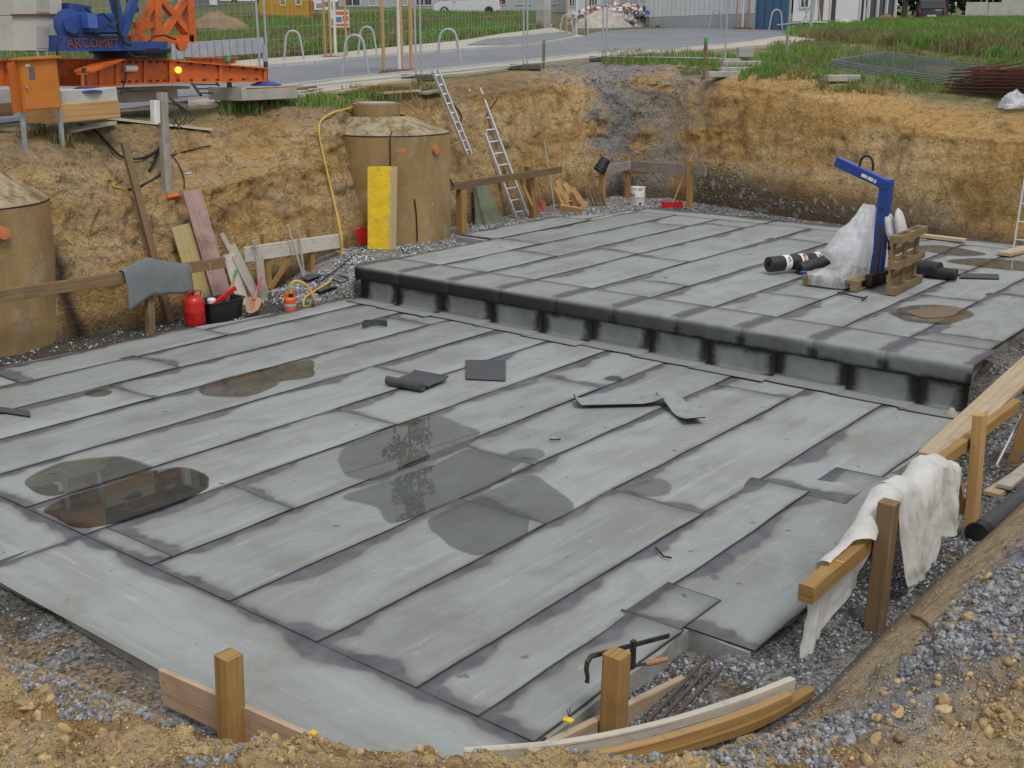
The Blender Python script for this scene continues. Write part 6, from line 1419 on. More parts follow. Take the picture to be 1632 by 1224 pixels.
def stake(label, px, h, w_=.05, tip=True, mat=None):
    q = land(*px); root = thing('survey_stake', label, 'stake', q); m = MB(); m.box(q - Vector((0, 0, .1)), q + Vector((.01, 0, h)), w_, w_, (0, 1, 0)); m.build('stake_timber', mat or W_OLD, root)
    if tip: m = MB(); m.box(q + Vector((.01, 0, h - .002)), q + Vector((.01, 0, h + .09)), w_ + .008, w_ + .008, (0, 1, 0)); m.build('painted_tip', M_GREEN, root)
stake('green tipped survey stake beside the end of the crane arm', (368, 180), .84, .06); stake('green tipped survey stake on the rim beside the second fence foot', (866, 109), .56); stake('green tipped survey stake beside two stacked concrete feet', (1122, 126), .80, .06); stake('plain grey peg standing in the turf', (1253, 90), .55, .05, False, W_GREY)
# concrete feet lying about
def cfoot(label, px, h=.13, L_=.72, w_=.24, rot=0.0, dz=0.0, mat=None):
    q = land(*px); d = Vector((math.cos(rot), math.sin(rot), 0)); s = Vector((-d.y, d.x, 0)); root = thing('concrete_fence_foot', label, 'concrete foot', q + Vector((0, 0, dz)))
    q = q + Vector((0, 0, dz)); m = MB(); m.box(q - d * L_/2 + Vector((0, 0, h / 2 + .01)), q + d * L_/2 + Vector((0, 0, h / 2 + .01)), w_, h, ch=.015); m.build('foot_block', mat or M_CON2, root)
    m = MB(); 
    for k in (-.2, .2): m.lathe([(0, 0), (.03, 0), (.03, .004), (0, .004)], q + d * (k * L_) + Vector((0, 0, h + .011)), 10)
    m.build('pole_socket', BLK, root)
cfoot('concrete fence foot lying beside the green tipped stake', (1152, 124), rot=-.75); cfoot('second concrete foot lying close behind another by the stake', (1172, 117), rot=-.75)
cfoot('long concrete foot in the turf under a small grey block', (1180, 107), L_=.9, rot=-.75); cfoot('concrete foot lying at the fence end in the turf', (1168, 103), rot=-.3)
cfoot('small grey block standing on a concrete foot in the turf', (1186, 102), h=.22, L_=.34, w_=.22, rot=-.75, dz=.14); cfoot('concrete foot alone on the dirt before the lying fence panels', (1341, 131), h=.14, rot=-.7)
# stack of fence panels lying, rusty mesh mats, plastic
q00, q10, q11, q01 = land(1318, 108), land(1503, 137), land(1512, 128), land(1408, 104)
dv_ = (q10 - q00).normalized(); sv_ = (q01 - q00); sv_ = (sv_ - dv_ * sv_.dot(dv_)).normalized()
M_DULL = plain('dull_grey_zinc', (.17, .18, .18), .7, .2, 6)
for k in range(4):
    root = thing('mesh_fence', ('lowest grey mesh fence panel in the stack lying on the turf', 'second lowest grey mesh fence panel in the lying stack', 'second highest grey mesh fence panel in the lying stack', 'topmost grey mesh fence panel in the stack lying on the turf')[k], 'fence panel', q00 + Vector((0, 0, .04 + .035 * k)), 'stack of lying fence panels')
    o = q00 + Vector((0, 0, .04 + .035 * k)) + sv_ * (.05 * k); zt = Vector((0, 0, q10.z - q00.z))
    c = [o, o + dv_ * 3.5, o + dv_ * 3.5 + sv_ * 1.9, o + sv_ * 1.9]; m = MB(); m.tube(c + [c[0]], .017, 6, closed=False); m.build('frame', M_DULL, root)
    m = MB()
    for i in range(1, 24): m.tube([c[0].lerp(c[1], i / 24), c[3].lerp(c[2], i / 24)], .0035, 3, cap=False)
    for i in range(1, 12): m.tube([c[0].lerp(c[3], i / 12), c[1].lerp(c[2], i / 12)], .0035, 3, cap=False)
    m.build('wire_mesh', M_DULL, root)
r0_ = land(1510, 150); rx = (land(1660, 168) - r0_); rx.z = 0; rxl = rx.length; rx.normalize(); ry = Vector((-rx.y, rx.x, 0)); ry = ry if ry.dot(Vector((.78, .63, 0))) > 0 else -ry
M_MESHR = plain('red_brown_rust', (.090, .028, .016), .9, .4, 8)
for k in range(7):
    m = MB(); z_ = .04 + k * .070
    for i in range(26): a = r0_ + rx * (i * .11 - .1 + .03 * k); m.tube([a + Vector((0, 0, z_)), a + ry * 1.7 + Vector((0, 0, z_ + .10 + .06 * math.sin(i * 1.7 + k)))], .009, 4, cap=False)
    for j in range(13): a = r0_ + ry * (j * .14) + rx * (.03 * k); m.tube([a + Vector((0, 0, z_ + .012)) - rx * .15, a + rx * 1.4 + Vector((0, 0, z_ + .03 + .02 * math.sin(k + j))), a + rx * 2.8 + Vector((0, 0, z_ + .012))], .009, 4, cap=False)
    tag(m.build('reinforcing_mesh', M_MESHR), ('lowest rusty reinforcing mesh mat of the stack', 'second lowest rusty reinforcing mesh mat of the stack', 'third lowest rusty reinforcing mesh mat of the stack', 'middle rusty reinforcing mesh mat of the stack', 'third highest rusty reinforcing mesh mat of the stack', 'second highest rusty reinforcing mesh mat of the stack', 'topmost rusty reinforcing mesh mat under the pale batten')[k], 'reinforcing mesh', 'stack of reinforcing mesh')
q = land(1618, 172)
def bagf(u, v):
    a = u * 6.283; n_ = float(fbm(math.cos(a) * 2 + 3, math.sin(a) * 2, v * 3, 4, 3)); rr = math.sin(min(v, .98) * math.pi * .5 + .0) if v < .0 else (1 - v ** 2.2)
    return q + Vector((math.cos(a) * .42 * rr * (.6 + .8 * n_), math.sin(a) * .30 * rr * (.6 + .8 * n_), v * .30 * (.6 + .8 * n_)))
m = MB(); m.grid(bagf, 26, 12, closed_u=True); tag(m.build('plastic_sheet', M_FILM, None, smooth=True), 'crumpled white plastic sheet at the foot of the rusty mesh stack', 'plastic sheet')
m = MB(); m.box(land(1590, 141) + Vector((0, 0, .38)), land(1650, 146) + Vector((0, 0, .40)), .08, .04); tag(m.build('batten', W_PALE), 'pale batten lying on the rusty mesh stack', 'batten')
# planks and blocks along the left rim
for i, (px_, w_, mt, lab) in enumerate((((540,152,600,140), .16, W_PALE, 'pale plank lying on the rim above the ringed shaft'), ((565,146,650,138), .14, W_FRESH, 'bright thin plank lying on other wood on the rim'), ((600,157,668,152), .14, W_PALE, 'pale plank in the grass behind the neck ring'), ((672,158,702,153), .20, W_GREY, 'short grey plank at the top of the lying ladder'))):
    rimplank(lab, ((px_[0], px_[1]), (px_[2], px_[3])), w_, .04, mt, .05 + .02 * i)
for i in range(5): p = land(476 + i * 7, 146 + (i % 3) * 3) + Vector((0, 0, .04 + .02 * (i % 2))); m = MB(); m.box(p - Vector((.16, -.05, 0)), p + Vector((.16, .06 * (i % 2), .02)), .07, .05); tag(m.build('wood_chunk', W_OLD), 'short brown wood chunk beside the crane arm block', 'wood chunk', 'wood chunks on the rim')

# ================================================================== TOWER CRANE BASE
CB_ = 15.95
def cp(x, y, b=CB_): return Bp(x, y, b)
cg_ = onland(12.0, 16.3); cr_ = thing('tower_crane', 'tower crane base with blue slewing frame, orange outriggers and concrete ballast', 'crane', cg_)
def girder(x0, y0t, y0b, x1, y1t, y1b, b0, b1, name='outrigger_arm', th=.16, mat=None):
    a, b, c, d = Bp(x0, y0t, b0), Bp(x1, y1t, b1), Bp(x1, y1b, b1), Bp(x0, y0b, b0); n_ = Vector((0, 1, 0)); m = MB()
    m.prism([d, c, b, a], n_ * .02)
    g = m.build(name, mat or M_ORG, cr_)
    for (p, q) in ((a, b), (d, c)): m = MB(); m.box(p + n_ * .01, q + n_ * .01, th, .022); m.build('flange', mat or M_ORG, g)
    for f in (.02, .5, .98): m = MB(); m.box(a.lerp(b, f) + n_ * -.03, d.lerp(c, f) + n_ * -.03, .015, .06, (1, 0, 0)); m.build('stiffener', mat or M_ORG, g)
    return g
girder(-80, 97, 136, 95, 96, 136, CB_ + .5, CB_ + .5); girder(90, 95, 136, 190, 95, 136, CB_ + .3, CB_ + .2)
girder(186, 95, 134, 272, 95, 132, CB_ - .02, CB_ - .02, 'centre_frame'); girder(270, 96, 131, 424, 109, 129, CB_, CB_)
girder(130, 118, 138, 186, 96, 136, CB_ - .5, CB_ - .1); girder(300, 92, 108, 372, 92, 100, CB_ + 1.2, CB_ + 2.0)
cap0, cap1 = Bp(133, 116, CB_ - .5), Bp(183, 97, CB_ - .1); m = MB(); m.box(cap0 + Vector((0, 0, .02)), cap1 + Vector((0, 0, .02)), .30, .03); m.build('arm_cover', M_ORG, cr_)
for (x, y, y2, b) in ((424, 108, 136, CB_), (135, 120, 147, CB_ - .5)):
    p = Bp(x, y, b); p2 = Bp(x, y2, b); m = MB(); m.tube([p + Vector((0, 0, .10)), p2], .035, 10); sp_ = m.build('screw_jack', M_DKST, cr_, smooth=True)
    m = MB(); m.lathe([(.26, 0), (.26, .02), (.06, .08), (0, .08)], p2, 20); m.build('jack_plate', M_CBLUE, sp_, smooth=True)
cx = (Bp(152, 88, CB_ + .3) + Bp(262, 88, CB_ + .3)) / 2; rad = (Bp(262, 88, CB_ + .3) - Bp(152, 88, CB_ + .3)).length / 2
m = MB(); m.lathe([(0, -.05), (rad * .9, -.05), (rad * .9, .03), (rad, .03), (rad, .10), (0, .10)], cx, 36); m.build('slewing_ring', BLK, cr_, smooth=True)
def plate(name, px, b, th, mat, par=None): m = MB(); m.prism([Bp(x, y, b) for x, y in px], (0, th, 0)); return m.build(name, mat, par or cr_)
pl = plate('slewing_platform', [(95, 82), (266, 80), (268, 66), (205, 66), (200, 56), (95, 56)], CB_ - .3, .9, M_CBLUE)
xd = Bp(166, 70, CB_ - .32) - Bp(106, 70, CB_ - .32)
text_on('ARCOMET', Bp(106, 69.5, CB_ - .315), xd, (0, 0, 1), .18, plain('faded_orange_lettering', (.26, .075, .025), .7, .2), pl)
for i in range(7):
    for (x0, y0, x1, y1) in ((274, 99, 420, 112), (274, 128, 420, 126), (190, 99, 268, 99), (190, 130, 268, 128)):
        f = (i + .5) / 7; c = Bp(lerp(x0, x1, f), lerp(y0, y1, f), CB_ - .03); m = MB(); m.lathe([(0, -.02), (.018, -.02), (.018, .02), (0, .02)], c, 6, (0, 1, 0)); m.build('bolt', M_DKST, cr_)
for k, pl_ in enumerate((((110, 52), (125, 58), (150, 55), (170, 60), (200, 58)), ((190, 30), (180, 45), (172, 40), (160, 50), (150, 54)), ((135, 12), (150, 25), (165, 22), (178, 35)), ((238, 66), (245, 58), (262, 56), (280, 63)), ((205, 84), (215, 92), (230, 90), (240, 96)), ((98, 60), (90, 75), (92, 92), (96, 100)))):
    m = MB(); m.tube([Bp(x, y, CB_ - .36 - .02 * k) for x, y in pl_], .016, 6); m.build('hydraulic_hose', M_RUB, cr_, smooth=True)
# winch
w0 = Bp(106, 40, CB_ - .2); m = MB(); m.lathe([(0, 0), (.20, 0), (.22, .03), (.22, .08), (.12, .10), (.12, .14), (0, .14)], w0, 24, (0, -1, 0)); wn = m.build('winch_drum', M_CBLUE, cr_, smooth=True)
m = MB(); m.box(Bp(103, 38, CB_), Bp(175, 38, CB_), .5, .30, ch=.03); m.build('gearbox', M_CBLUE, cr_)
m = MB(); m.box(Bp(118, 8, CB_ + .2), Bp(118, 28, CB_ + .2), .42, .36, (1, 0, 0), ch=.05); m.build('motor', M_CBLUE, cr_)
m = MB(); m.box(Bp(131, 33, CB_ - .3), Bp(146, 33, CB_ - .3), .3, .20); m.build('control_box', plain('light_blue_panel', (.06, .13, .42), .5, .15), cr_)
for (x0, y0, x1, y1, b0, b1) in ((170, -60, 193, 52, CB_ - .2, CB_ - .2), (232, -60, 193, 62, CB_ - .25, CB_ - .25), (188, -60, 215, 20, CB_ + .5, CB_ + .5)):
    m = MB(); m.box(Bp(x0, y0, b0), Bp(x1, y1, b1), .10, .12, (0, 1, 0)); m.build('mast_leg', M_CBLUE, cr_)
m = MB(); m.tube([Bp(182, -20, CB_ - .35), Bp(186, 20, CB_ - .36), Bp(190, 50, CB_ - .37), Bp(198, 68, CB_ - .38), Bp(208, 72, CB_ - .37)], .025, 8); m.build('power_cable', M_RUB, cr_, smooth=True)
# orange lattice tower foot, rising out of view
def lat(x0, y0, x1, y1, b, w_=.10): w_ *= .9 + .25 * random.random(); m = MB(); m.box(Bp(x0, y0, b), Bp(x1, y1, b), w_, w_, (0, 1, 0)); m.build('lattice_bar', M_ORG, cr_)
for dbb in (0, .9):
    b = CB_ + dbb; o = dbb * 8
    lat(205 + o, 64, 305 - o, 62, b, .13); lat(249, -60, 249, 62, b, .13); lat(297, -60, 304 - o, 66, b, .12); lat(252, -6, 302 - o, 54, b); lat(292, 4, 256, 60, b); lat(212 + o, 60, 248, -4, b); lat(214 + o, 40, 248, 40, b, .09)
for x in (249, 303): lat_ = MB(); lat_.box(Bp(x, 63, CB_), Bp(x, 62, CB_ + .9), .10, .10); lat_.build('lattice_bar', M_ORG, cr_)
m = MB(); m.lathe([(0, -.04), (.09, -.04), (.09, .04), (0, .04)], Bp(289, 72, CB_ - .1), 18, (0, 1, 0)); m.build('pulley', M_ORG, cr_, smooth=True)
# ballast stack
for k, (y0, y1) in enumerate(((80.5, 24.5), (23.5, -40))):
    bl = plate('ballast_block', [(22, y0), (98, y0), (98, y1), (20, y1)], CB_ + .0, 1.3, M_CON3)
    plate('recess_panel', [(59, y0 - 4), (79, y0 - 4), (79, y0 - 38), (59, y0 - 38)], CB_ - .012, .02, M_CON2, bl)
m = MB(); m.box(Bp(18, 24, CB_ - .02), Bp(190, 22, CB_ - .02), .03, .025); m.build('tie_rod', M_RUST, cr_)
lp = Bp(283, 111.5, CB_ - .05); m = MB(); m.lathe([(0, 0), (.05, .0), (.05, .04), (.03, .06), (0, .065)], lp, 14, (0, -1, 0))
t = NT('amber_lamp'); t.set((.9, .35, .02), .3); t.b.inputs['Emission Color'].default_value = (1, .45, .04, 1); t.b.inputs['Emission Strength'].default_value = 2.0; m.build('warning_lamp', t.m, cr_, smooth=True)
m = MB(); m.lathe([(0, -.10), (.05, -.10), (.05, .1), (0, .1)], Bp(208, 109, CB_ - .07), 12, (1, 0, 0)); m.build('plug_coupling', M_WHITE, cr_, smooth=True)
m = MB(); m.tube([Bp(202, 111, CB_ - .07), Bp(199, 130, CB_ - .07), Bp(192, 150, CB_ - .2)], .012, 6); m.build('plug_cable', M_RUB, cr_)
# orange switch cabinet on legs, leaning a little
BC = 14.95
rt = thing('switch_cabinet', 'orange brown switch cabinet on legs in front of the crane', 'switch cabinet', land(60, 200))
pa, pb_, pc, pd = Bp(38, 178, BC), Bp(98, 173, BC), Bp(90, 93, BC), Bp(30, 97, BC); m = MB(); m.prism([pa, pb_, pc, pd], (.0, .16, 0)); cbx = m.build('cabinet_body', M_ORGB, rt)
m = MB(); m.prism([Bp(22, 182, BC + .05), pa + Vector((0, .05, 0)), pd + Vector((0, .05, 0)), Bp(13, 101, BC + .05)], (0, .03, 0)); m.build('side_wall', plain('darker_orange_sheet', (.42, .11, .012), .55, .15, 3), rt)
pn = [pa.lerp(pc, .5) + (q - pa.lerp(pc, .5)) * .93 + Vector((0, -.012, 0)) for q in (pa, pb_, pc, pd)]; m = MB(); m.prism(pn, (0, .011, 0)); dr = m.build('door', M_ORGB, rt)
def onq(u, v): return pa.lerp(pb_, u).lerp(pd.lerp(pc, u), v)
for (u0, u1, v0, v1, mt, nm) in ((.22, .37, .62, .86, plain('dark_label', (.10, .10, .11), .5), 'type_plate'), (.14, .26, .885, .92, M_WHITE, 'sticker')):
    m = MB(); m.prism([onq(u0, v0) + Vector((0, -.016, 0)), onq(u1, v0) + Vector((0, -.016, 0)), onq(u1, v1) + Vector((0, -.016, 0)), onq(u0, v1) + Vector((0, -.016, 0))], (0, .003, 0)); m.build(nm, mt, dr)
m = MB(); m.lathe([(0, 0), (.015, 0), (.015, .03), (0, .03)], onq(.10, .48) + Vector((0, -.014, 0)), 8, (0, -1, 0)); m.build('lock', M_STEEL, dr)
m = MB(); m.box(pd + Vector((-.04, .06, .02)), pc + Vector((.04, .06, .02)), .24, .03); m.build('roof', M_ORGB, rt)
for q in (pa, pb_): m = MB(); m.box(q + Vector((.03, .1, 0)), Vector((q.x + .02, q.y + .12, drop(q.x, q.y + .12) - .05)), .05, .05, (0, 1, 0)); m.build('leg', M_STEEL, rt)
# blocks under the outriggers
def blockat(label, px0, px1, h, dep, mat, b, name='concrete_block', dz=0):
    a, c = Bp(px0[0], px0[1], b), Bp(px1[0], px1[1], b); m = MB(); m.box(a + Vector((0, dep / 2, h / 2)), c + Vector((0, dep / 2, h / 2)), dep, h, ch=.01); return tag(m.build(name, mat), label, 'concrete block' if 'conc' in name else 'timber block')
blockat('concrete block under the free end of the crane arm', (386, 161), (474, 157), .21, .9, M_CON2, 15.7)
blockat('pale concrete block on timber under the short crane arm', (100, 170), (188, 164), .22, .7, M_CON3, 15.25)
blockat('bright timber packing under the pale concrete block', (82, 198), (192, 188), .26, .7, W_FRESH, 15.22, 'timber_block')
blockat('grey concrete block under the middle of the crane', (200, 164), (284, 158), .17, .8, M_CON2, 16.3)
blockat('dark concrete block left of the switch cabinet', (-30, 172), (20, 168), .24, .7, M_CON2, 15.9)
blockat('brown timber block under the dark concrete block', (-30, 188), (22, 184), .18, .7, W_OLD, 15.88, 'timber_block')
m = MB(); m.box(Bp(196, 142, 16.2) , Bp(288, 139, 16.2), .5, .04); tag(m.build('plank', W_OLD), 'dark packing plank on the middle concrete block', 'plank'); m = MB(); m.box(Bp(380, 140, 15.9), Bp(470, 136, 15.9), .4, .035); tag(m.build('plank', W_PALE), 'pale packing plank on the block at the crane arm end', 'plank')
q0 = land(300, 152); rt = thing('ladder', 'short dark ladder lying behind the crane block on the rim', 'ladder', q0); ladder(rt, Bp(305, 131, 16.8), Bp(345, 131, 16.8), Bp(320, 152, 16.4), Bp(358, 152, 16.4), 3, .04, .04, .012, M_DKST)
# guard rail panel behind the crane
m = MB(); a_, b_q = dd(275, 80, 30), dd(420, 70, 31); 
for (p, q) in ((a_, b_q),): m.prism([p - Vector((0, 0, .22)), q - Vector((0, 0, .22)), q + Vector((0, 0, .16)), p + Vector((0, 0, .16))], (0, .04, 0))
for k in range(12): u = (k + .5) / 12; c = a_.lerp(b_q, u); m.box(c + Vector((0, -.02, -.2)), c + Vector((0, -.02, .14)), .05, .03, (0, 1, 0))
m.box(Vector((a_.x, a_.y, hgf(a_.x, a_.y))), a_ , .06, .06, (0, 1, 0)); m.box(Vector((b_q.x, b_q.y, hgf(b_q.x, b_q.y))), b_q, .06, .06, (0, 1, 0))
tag(m.build('sheet_barrier', M_GALV), 'long grey ribbed sheet barrier behind the crane lattice', 'barrier')
# ================================================================== STREET FURNITURE AND TREES BEYOND THE FENCE
def hoop(label, px, half, h=.92):
    q = G(px, half) if False else G(*px); s = Vector((CY_, -SY_, 0)); n_ = 18; pts = []
    for i in range(n_ + 1):
        u = i / n_; a = math.pi * u; w_ = .30 if True else 0
        pts.append(q + s * (-.30 + .0) + Vector((0, 0, 0)) if i == 0 else None)
    pts = [q - s * .32 - Vector((0, 0, .1)), q - s * .21 + Vector((0, 0, h - .22))]
    for i in range(1, 9): a = math.pi * (1 - i / 9); pts.append(q + s * (.20 * math.cos(a)) + Vector((0, 0, h - .20 + .20 * math.sin(a))))
    pts += [q + s * .21 + Vector((0, 0, h - .22)), q + s * .32 - Vector((0, 0, .1))]
    m = MB(); m.tube(pts, .032, 9); tag(m.build('tree_guard_hoop', M_GALV, None, smooth=True), label, 'hoop')
for px, lab in (((469,101),'steel hoop left of the first staked young tree'), ((567,123),'steel hoop standing on the near verge by the road'), ((586,92),'steel hoop right of the first staked young tree'), ((715,108),'steel hoop right of the staked tree beside the road'), ((903,61),'steel hoop left of the young tree on the traffic island'), ((926,58),'steel hoop right of the young tree on the traffic island'), ((1140,47),'steel hoop in front of the white warehouse wall'), ((1236,50),'steel hoop in front of the blue warehouse door')): hoop(lab, px, 0)
t = NT('leaves'); at = t.n('ShaderNodeVertexColor', layer_name='Col').outputs[0]; t.set(at, .6, 0, .3)
tl = t.n('ShaderNodeBsdfTranslucent'); t.l(at, tl.inputs['Color']); mx = t.n('ShaderNodeMixShader'); mx.inputs[0].default_value = .35; t.l(t.b.outputs[0], mx.inputs[1]); t.l(tl.outputs[0], mx.inputs[2]); t.l(mx.outputs[0], t.o.inputs['Surface']); M_LEAF = t.m
M_BARK = plain('bark', (.12, .09, .06), .9, .3, 6, bump=.5); M_LIME = plain('limewashed_trunk', (.62, .61, .57), .8, .1, 8, dirt=(.4, .36, .3), dirt_amt=.4)
def leaf_cloud(name, centres, radii, n, size, base_c, parent, seed, kind=None):
    g = np.random.default_rng(seed); C = np.array(centres, float); Rr = np.array(radii, float); k = g.choice(len(C), n, p=Rr ** 2 / sum(Rr ** 2))
    d = g.normal(size=(n, 3)); d /= np.linalg.norm(d, axis=1)[:, None]; rad = Rr[k] * (.45 + .6 * g.random(n) ** .6); P = C[k] + d * rad[:, None] * [1, 1, .85]
    a = g.normal(size=(n, 3)); a /= np.linalg.norm(a, axis=1)[:, None]; b = np.cross(a, g.normal(size=(n, 3))); b /= np.linalg.norm(b, axis=1)[:, None]; s = size * (.6 + .8 * g.random(n))[:, None]
    V = np.stack([P - a * s, P + b * s * .5, P + a * s, P - b * s * .5], 1).reshape(-1, 3); F = np.arange(4 * n).reshape(-1, 4)
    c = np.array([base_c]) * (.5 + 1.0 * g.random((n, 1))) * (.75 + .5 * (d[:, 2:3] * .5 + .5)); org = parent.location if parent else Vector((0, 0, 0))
    return npmesh(name, V - np.array(org), F, M_LEAF, parent=parent, smooth=False, col=np.repeat(c, 4, 0), kind=kind)
def young_tree(label, base_px, stakes, seed, h=5.0, trunk_lime=True):
    q = G(*base_px); root = thing('young_tree', label, 'tree', q); rs = random.Random(seed)
    m = MB(); m.tube([q - Vector((0, 0, .1)), q + Vector((.02, .0, 1.5)), q + Vector((.03, .02, 2.4))], [.05, .045, .04], 9); m.build('trunk', M_LIME if trunk_lime else M_BARK, root, smooth=True)
    m = MB(); tips = []
    m.tube([q + Vector((.03, .02, 2.38)), q + Vector((.05, 0, h))], [.04, .012], 7)
    for i in range(11):
        z = 2.3 + (h - 2.6) * i / 11; a = i * 2.4; L_ = .50 - .025 * i; p0 = q + Vector((.03, .02, z)); p1 = p0 + Vector((math.cos(a) * L_, math.sin(a) * L_, .55)); m.tube([p0, p0.lerp(p1, .5) + Vector((0, 0, .05)), p1], [.02, .014, .006], 5); tips += [p1, p0.lerp(p1, .6)]
    m.build('limb', M_BARK, root)
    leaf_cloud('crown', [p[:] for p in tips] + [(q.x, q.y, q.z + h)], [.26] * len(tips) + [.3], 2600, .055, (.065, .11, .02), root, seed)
    qd = math.hypot(q.x, q.y)
    for sx in stakes: p = dd(sx, base_px[1] + (1 if sx < base_px[0] else 2), qd); p.z = hgf(p.x, p.y); m = MB(); m.tube([p - Vector((0, 0, .2)), p + Vector((0, 0, 2.6))], .04, 8); m.build('support_stake', W_FRESH, root)
    m = MB(); m.box(q + Vector((-.4, 0, 2.3)), q + Vector((.4, 0, 2.3)), .02, .08); m.build('tie_slat', W_FRESH, root)
    m = MB(); m.lathe([(.5, .02), (.42, .09), (.2, .11), (0, .11)], q, 16); m.build('bark_mulch', plain('bark_mulch', (.10, .06, .035), .95, .4, 20, bump=.8), root)
young_tree('young staked tree with white trunk between two steel hoops across the road', (535, 95), (519, 528, 553), 1); young_tree('young staked tree with white trunk on the near verge', (637, 118), (612, 641, 656), 2, 5.4)
young_tree('young staked tree on the traffic island between hoops', (918, 58), (903, 933), 3); young_tree('young staked tree before the white warehouse', (1183, 47), (1173, 1191), 4); young_tree('young staked tree before the pale concrete wall', (1569, 33), (1560, 1579), 5)
# concrete pillar
q = G(866, 47); root = thing('concrete_pillar', 'square pale concrete pillar at the corner of the grass field', 'pillar', q); m = MB(); m.box(q - Vector((0, 0, .2)), q + Vector((0, 0, .95)), .58, .58, (0, 1, 0), ch=.02); m.build('pillar_base', M_CON2, root); m = MB(); m.box(q + Vector((0, 0, .95)), q + Vector((0, 0, 3.2)), .55, .55, (0, 1, 0), ch=.02); m.build('pillar_shaft', M_CON3, root)
# ------------------------------------------------------------------ vehicles
M_GLASS = plain('dark_car_glass', (.02, .024, .028), .08, .2, 3, spec=.8); M_TYRE = plain('tyre_rubber', (.015, .015, .016), .8, .2, 9); M_RIM = plain('alloy_rim', (.45, .46, .47), .35, .1, 9, metal=.8)
M_LAMPR = plain('red_lamp_glass', (.40, .012, .012), .2, .1); M_LAMPW = plain('clear_lamp_glass', (.7, .72, .75), .15, .1)
def vehicle(label, name, cat, pos, head, prof_low, prof_roof, W_, body, glass_cells, L_, wheel_r, seed):
    """prof_low: side outline of the lower body (x,z); prof_roof: cabin outline; x from rear 0 to front L"""
    pos = Vector(pos); f = Vector((math.cos(head), math.sin(head), 0)); s = Vector((-f.y, f.x, 0)); root = thing(name, label, cat, pos)
    def P3(x, y, z): return pos + f * (x - L_ / 2) + s * y + Vector((0, 0, z))
    def shell(prof, wy, part, mat, tuck=.08, par=None):
        n = len(prof); m = MB(); rows = [(-wy, .0), (-wy * .97, .0), (wy * .97, 0), (wy, 0)]
        cx = sum(p[0] for p in prof) / n; cz = sum(p[1] for p in prof) / n
        for (y, _), sh in zip(((-wy, 0), (-wy + .10, 0), (wy - .10, 0), (wy, 0)), (.93, 1, 1, .93)):
            for (x, z) in prof: m.v.append(P3(cx + (x - cx) * (sh * .5 + .5), y * (1 - tuck * max(0, z - .9)), cz + (z - cz) * sh))
        for i in range(3):
            for j in range(n): m.face((i*n+j, i*n+(j+1) % n, (i+1)*n+(j+1) % n, (i+1)*n+j))
        m.face(list(range(n))); m.face([3*n+j for j in range(n)][::-1]); o = m.build(part, mat, par or root, smooth=True)
        bm = bmesh.new(); bm.from_mesh(o.data); bmesh.ops.recalc_face_normals(bm, faces=bm.faces); bm.to_mesh(o.data); bm.free(); return o
    bd = shell(prof_low, W_ / 2, 'body', body); cb = shell(prof_roof, W_ / 2 - .07, 'cabin', body, .16)
    for (pts, side) in glass_cells:
        for sgn in ((-1, 1) if side else (0,)):
            m = MB()
            if side: m.prism([P3(x, sgn * ((W_ / 2 - .07) * (1 - .16 * max(0, z - .9)) + .012), z) for x, z in pts], s * (sgn * .012)); m.build('side_window', M_GLASS, cb)
            else:
                (x0, z0_), (x1, z1_) = pts; n_ = Vector((0, 0, 0)); w0, w1 = (W_ / 2 - .20), (W_ / 2 - .28); out_ = .025 if x1 > L_ / 2 else -.025
                m.prism([P3(x0 + out_, -w0, z0_), P3(x0 + out_, w0, z0_), P3(x1 + out_, w1, z1_), P3(x1 + out_, -w1, z1_)], f * (.012 if out_ > 0 else -.012)); m.build('windscreen' if out_ > 0 else 'rear_window', M_GLASS, cb)
    for x in (wheel_r * 2.3, L_ - wheel_r * 2.6):
        for sg in (-1, 1):
            c = P3(x, sg * (W_ / 2 - .10), wheel_r); m = MB(); m.lathe([(wheel_r * .62, -.10), (wheel_r * .95, -.11), (wheel_r, -.08), (wheel_r, .08), (wheel_r * .95, .11), (wheel_r * .62, .10)], c, 24, s * sg); wh = m.build('wheel', M_TYRE, root, smooth=True)
            m = MB(); m.lathe([(0, .09), (wheel_r * .2, .10), (wheel_r * .55, .08), (wheel_r * .63, .11), (wheel_r * .63, -.05), (0, -.05)], c, 20, s * sg); m.build('rim', M_RIM, wh, smooth=True)
    for sg in (-1, 1):
        m = MB(); m.box(P3(.02, sg * (W_ / 2 - .16), .78), P3(.02, sg * (W_ / 2 - .16), 1.06), .18, .10, s); m.build('tail_light', M_LAMPR, root)
        m = MB(); m.box(P3(L_ - .12, sg * (W_ / 2 - .24), .66), P3(L_ - .30, sg * (W_ / 2 - .18), .76), .30, .12); m.build('headlight', M_LAMPW, root)
        m = MB(); m.box(P3(L_ * .66, sg * (W_ / 2 + .02), 1.0), P3(L_ * .66 + .02, sg * (W_ / 2 + .16), 1.03), .09, .12); m.build('wing_mirror', body, root)
    m = MB(); m.box(P3(-.01, -.26, .62), P3(-.01, .26, .62), .02, .11); m.build('number_plate', M_WHITE, root)
    m = MB(); m.box(P3(.0, -W_ / 2 + .12, .42), P3(.0, W_ / 2 - .12, .42), .10, .20); m.build('rear_bumper', M_BLACKP if seed else body, root)
    return root
M_SILV = plain('silver_white_paint', (.60, .62, .64), .25, .05, 2, metal=.2); M_DARKP = plain('black_car_paint', (.018, .02, .024), .22, .1, 2)
d_ = ray(745, 24); pv = dd(745, 24, 84); pv.z = hgf(pv.x, pv.y) - .05
hv = math.atan2(-(CY_ * 0 + SY_ * 0) + .72, -.55)
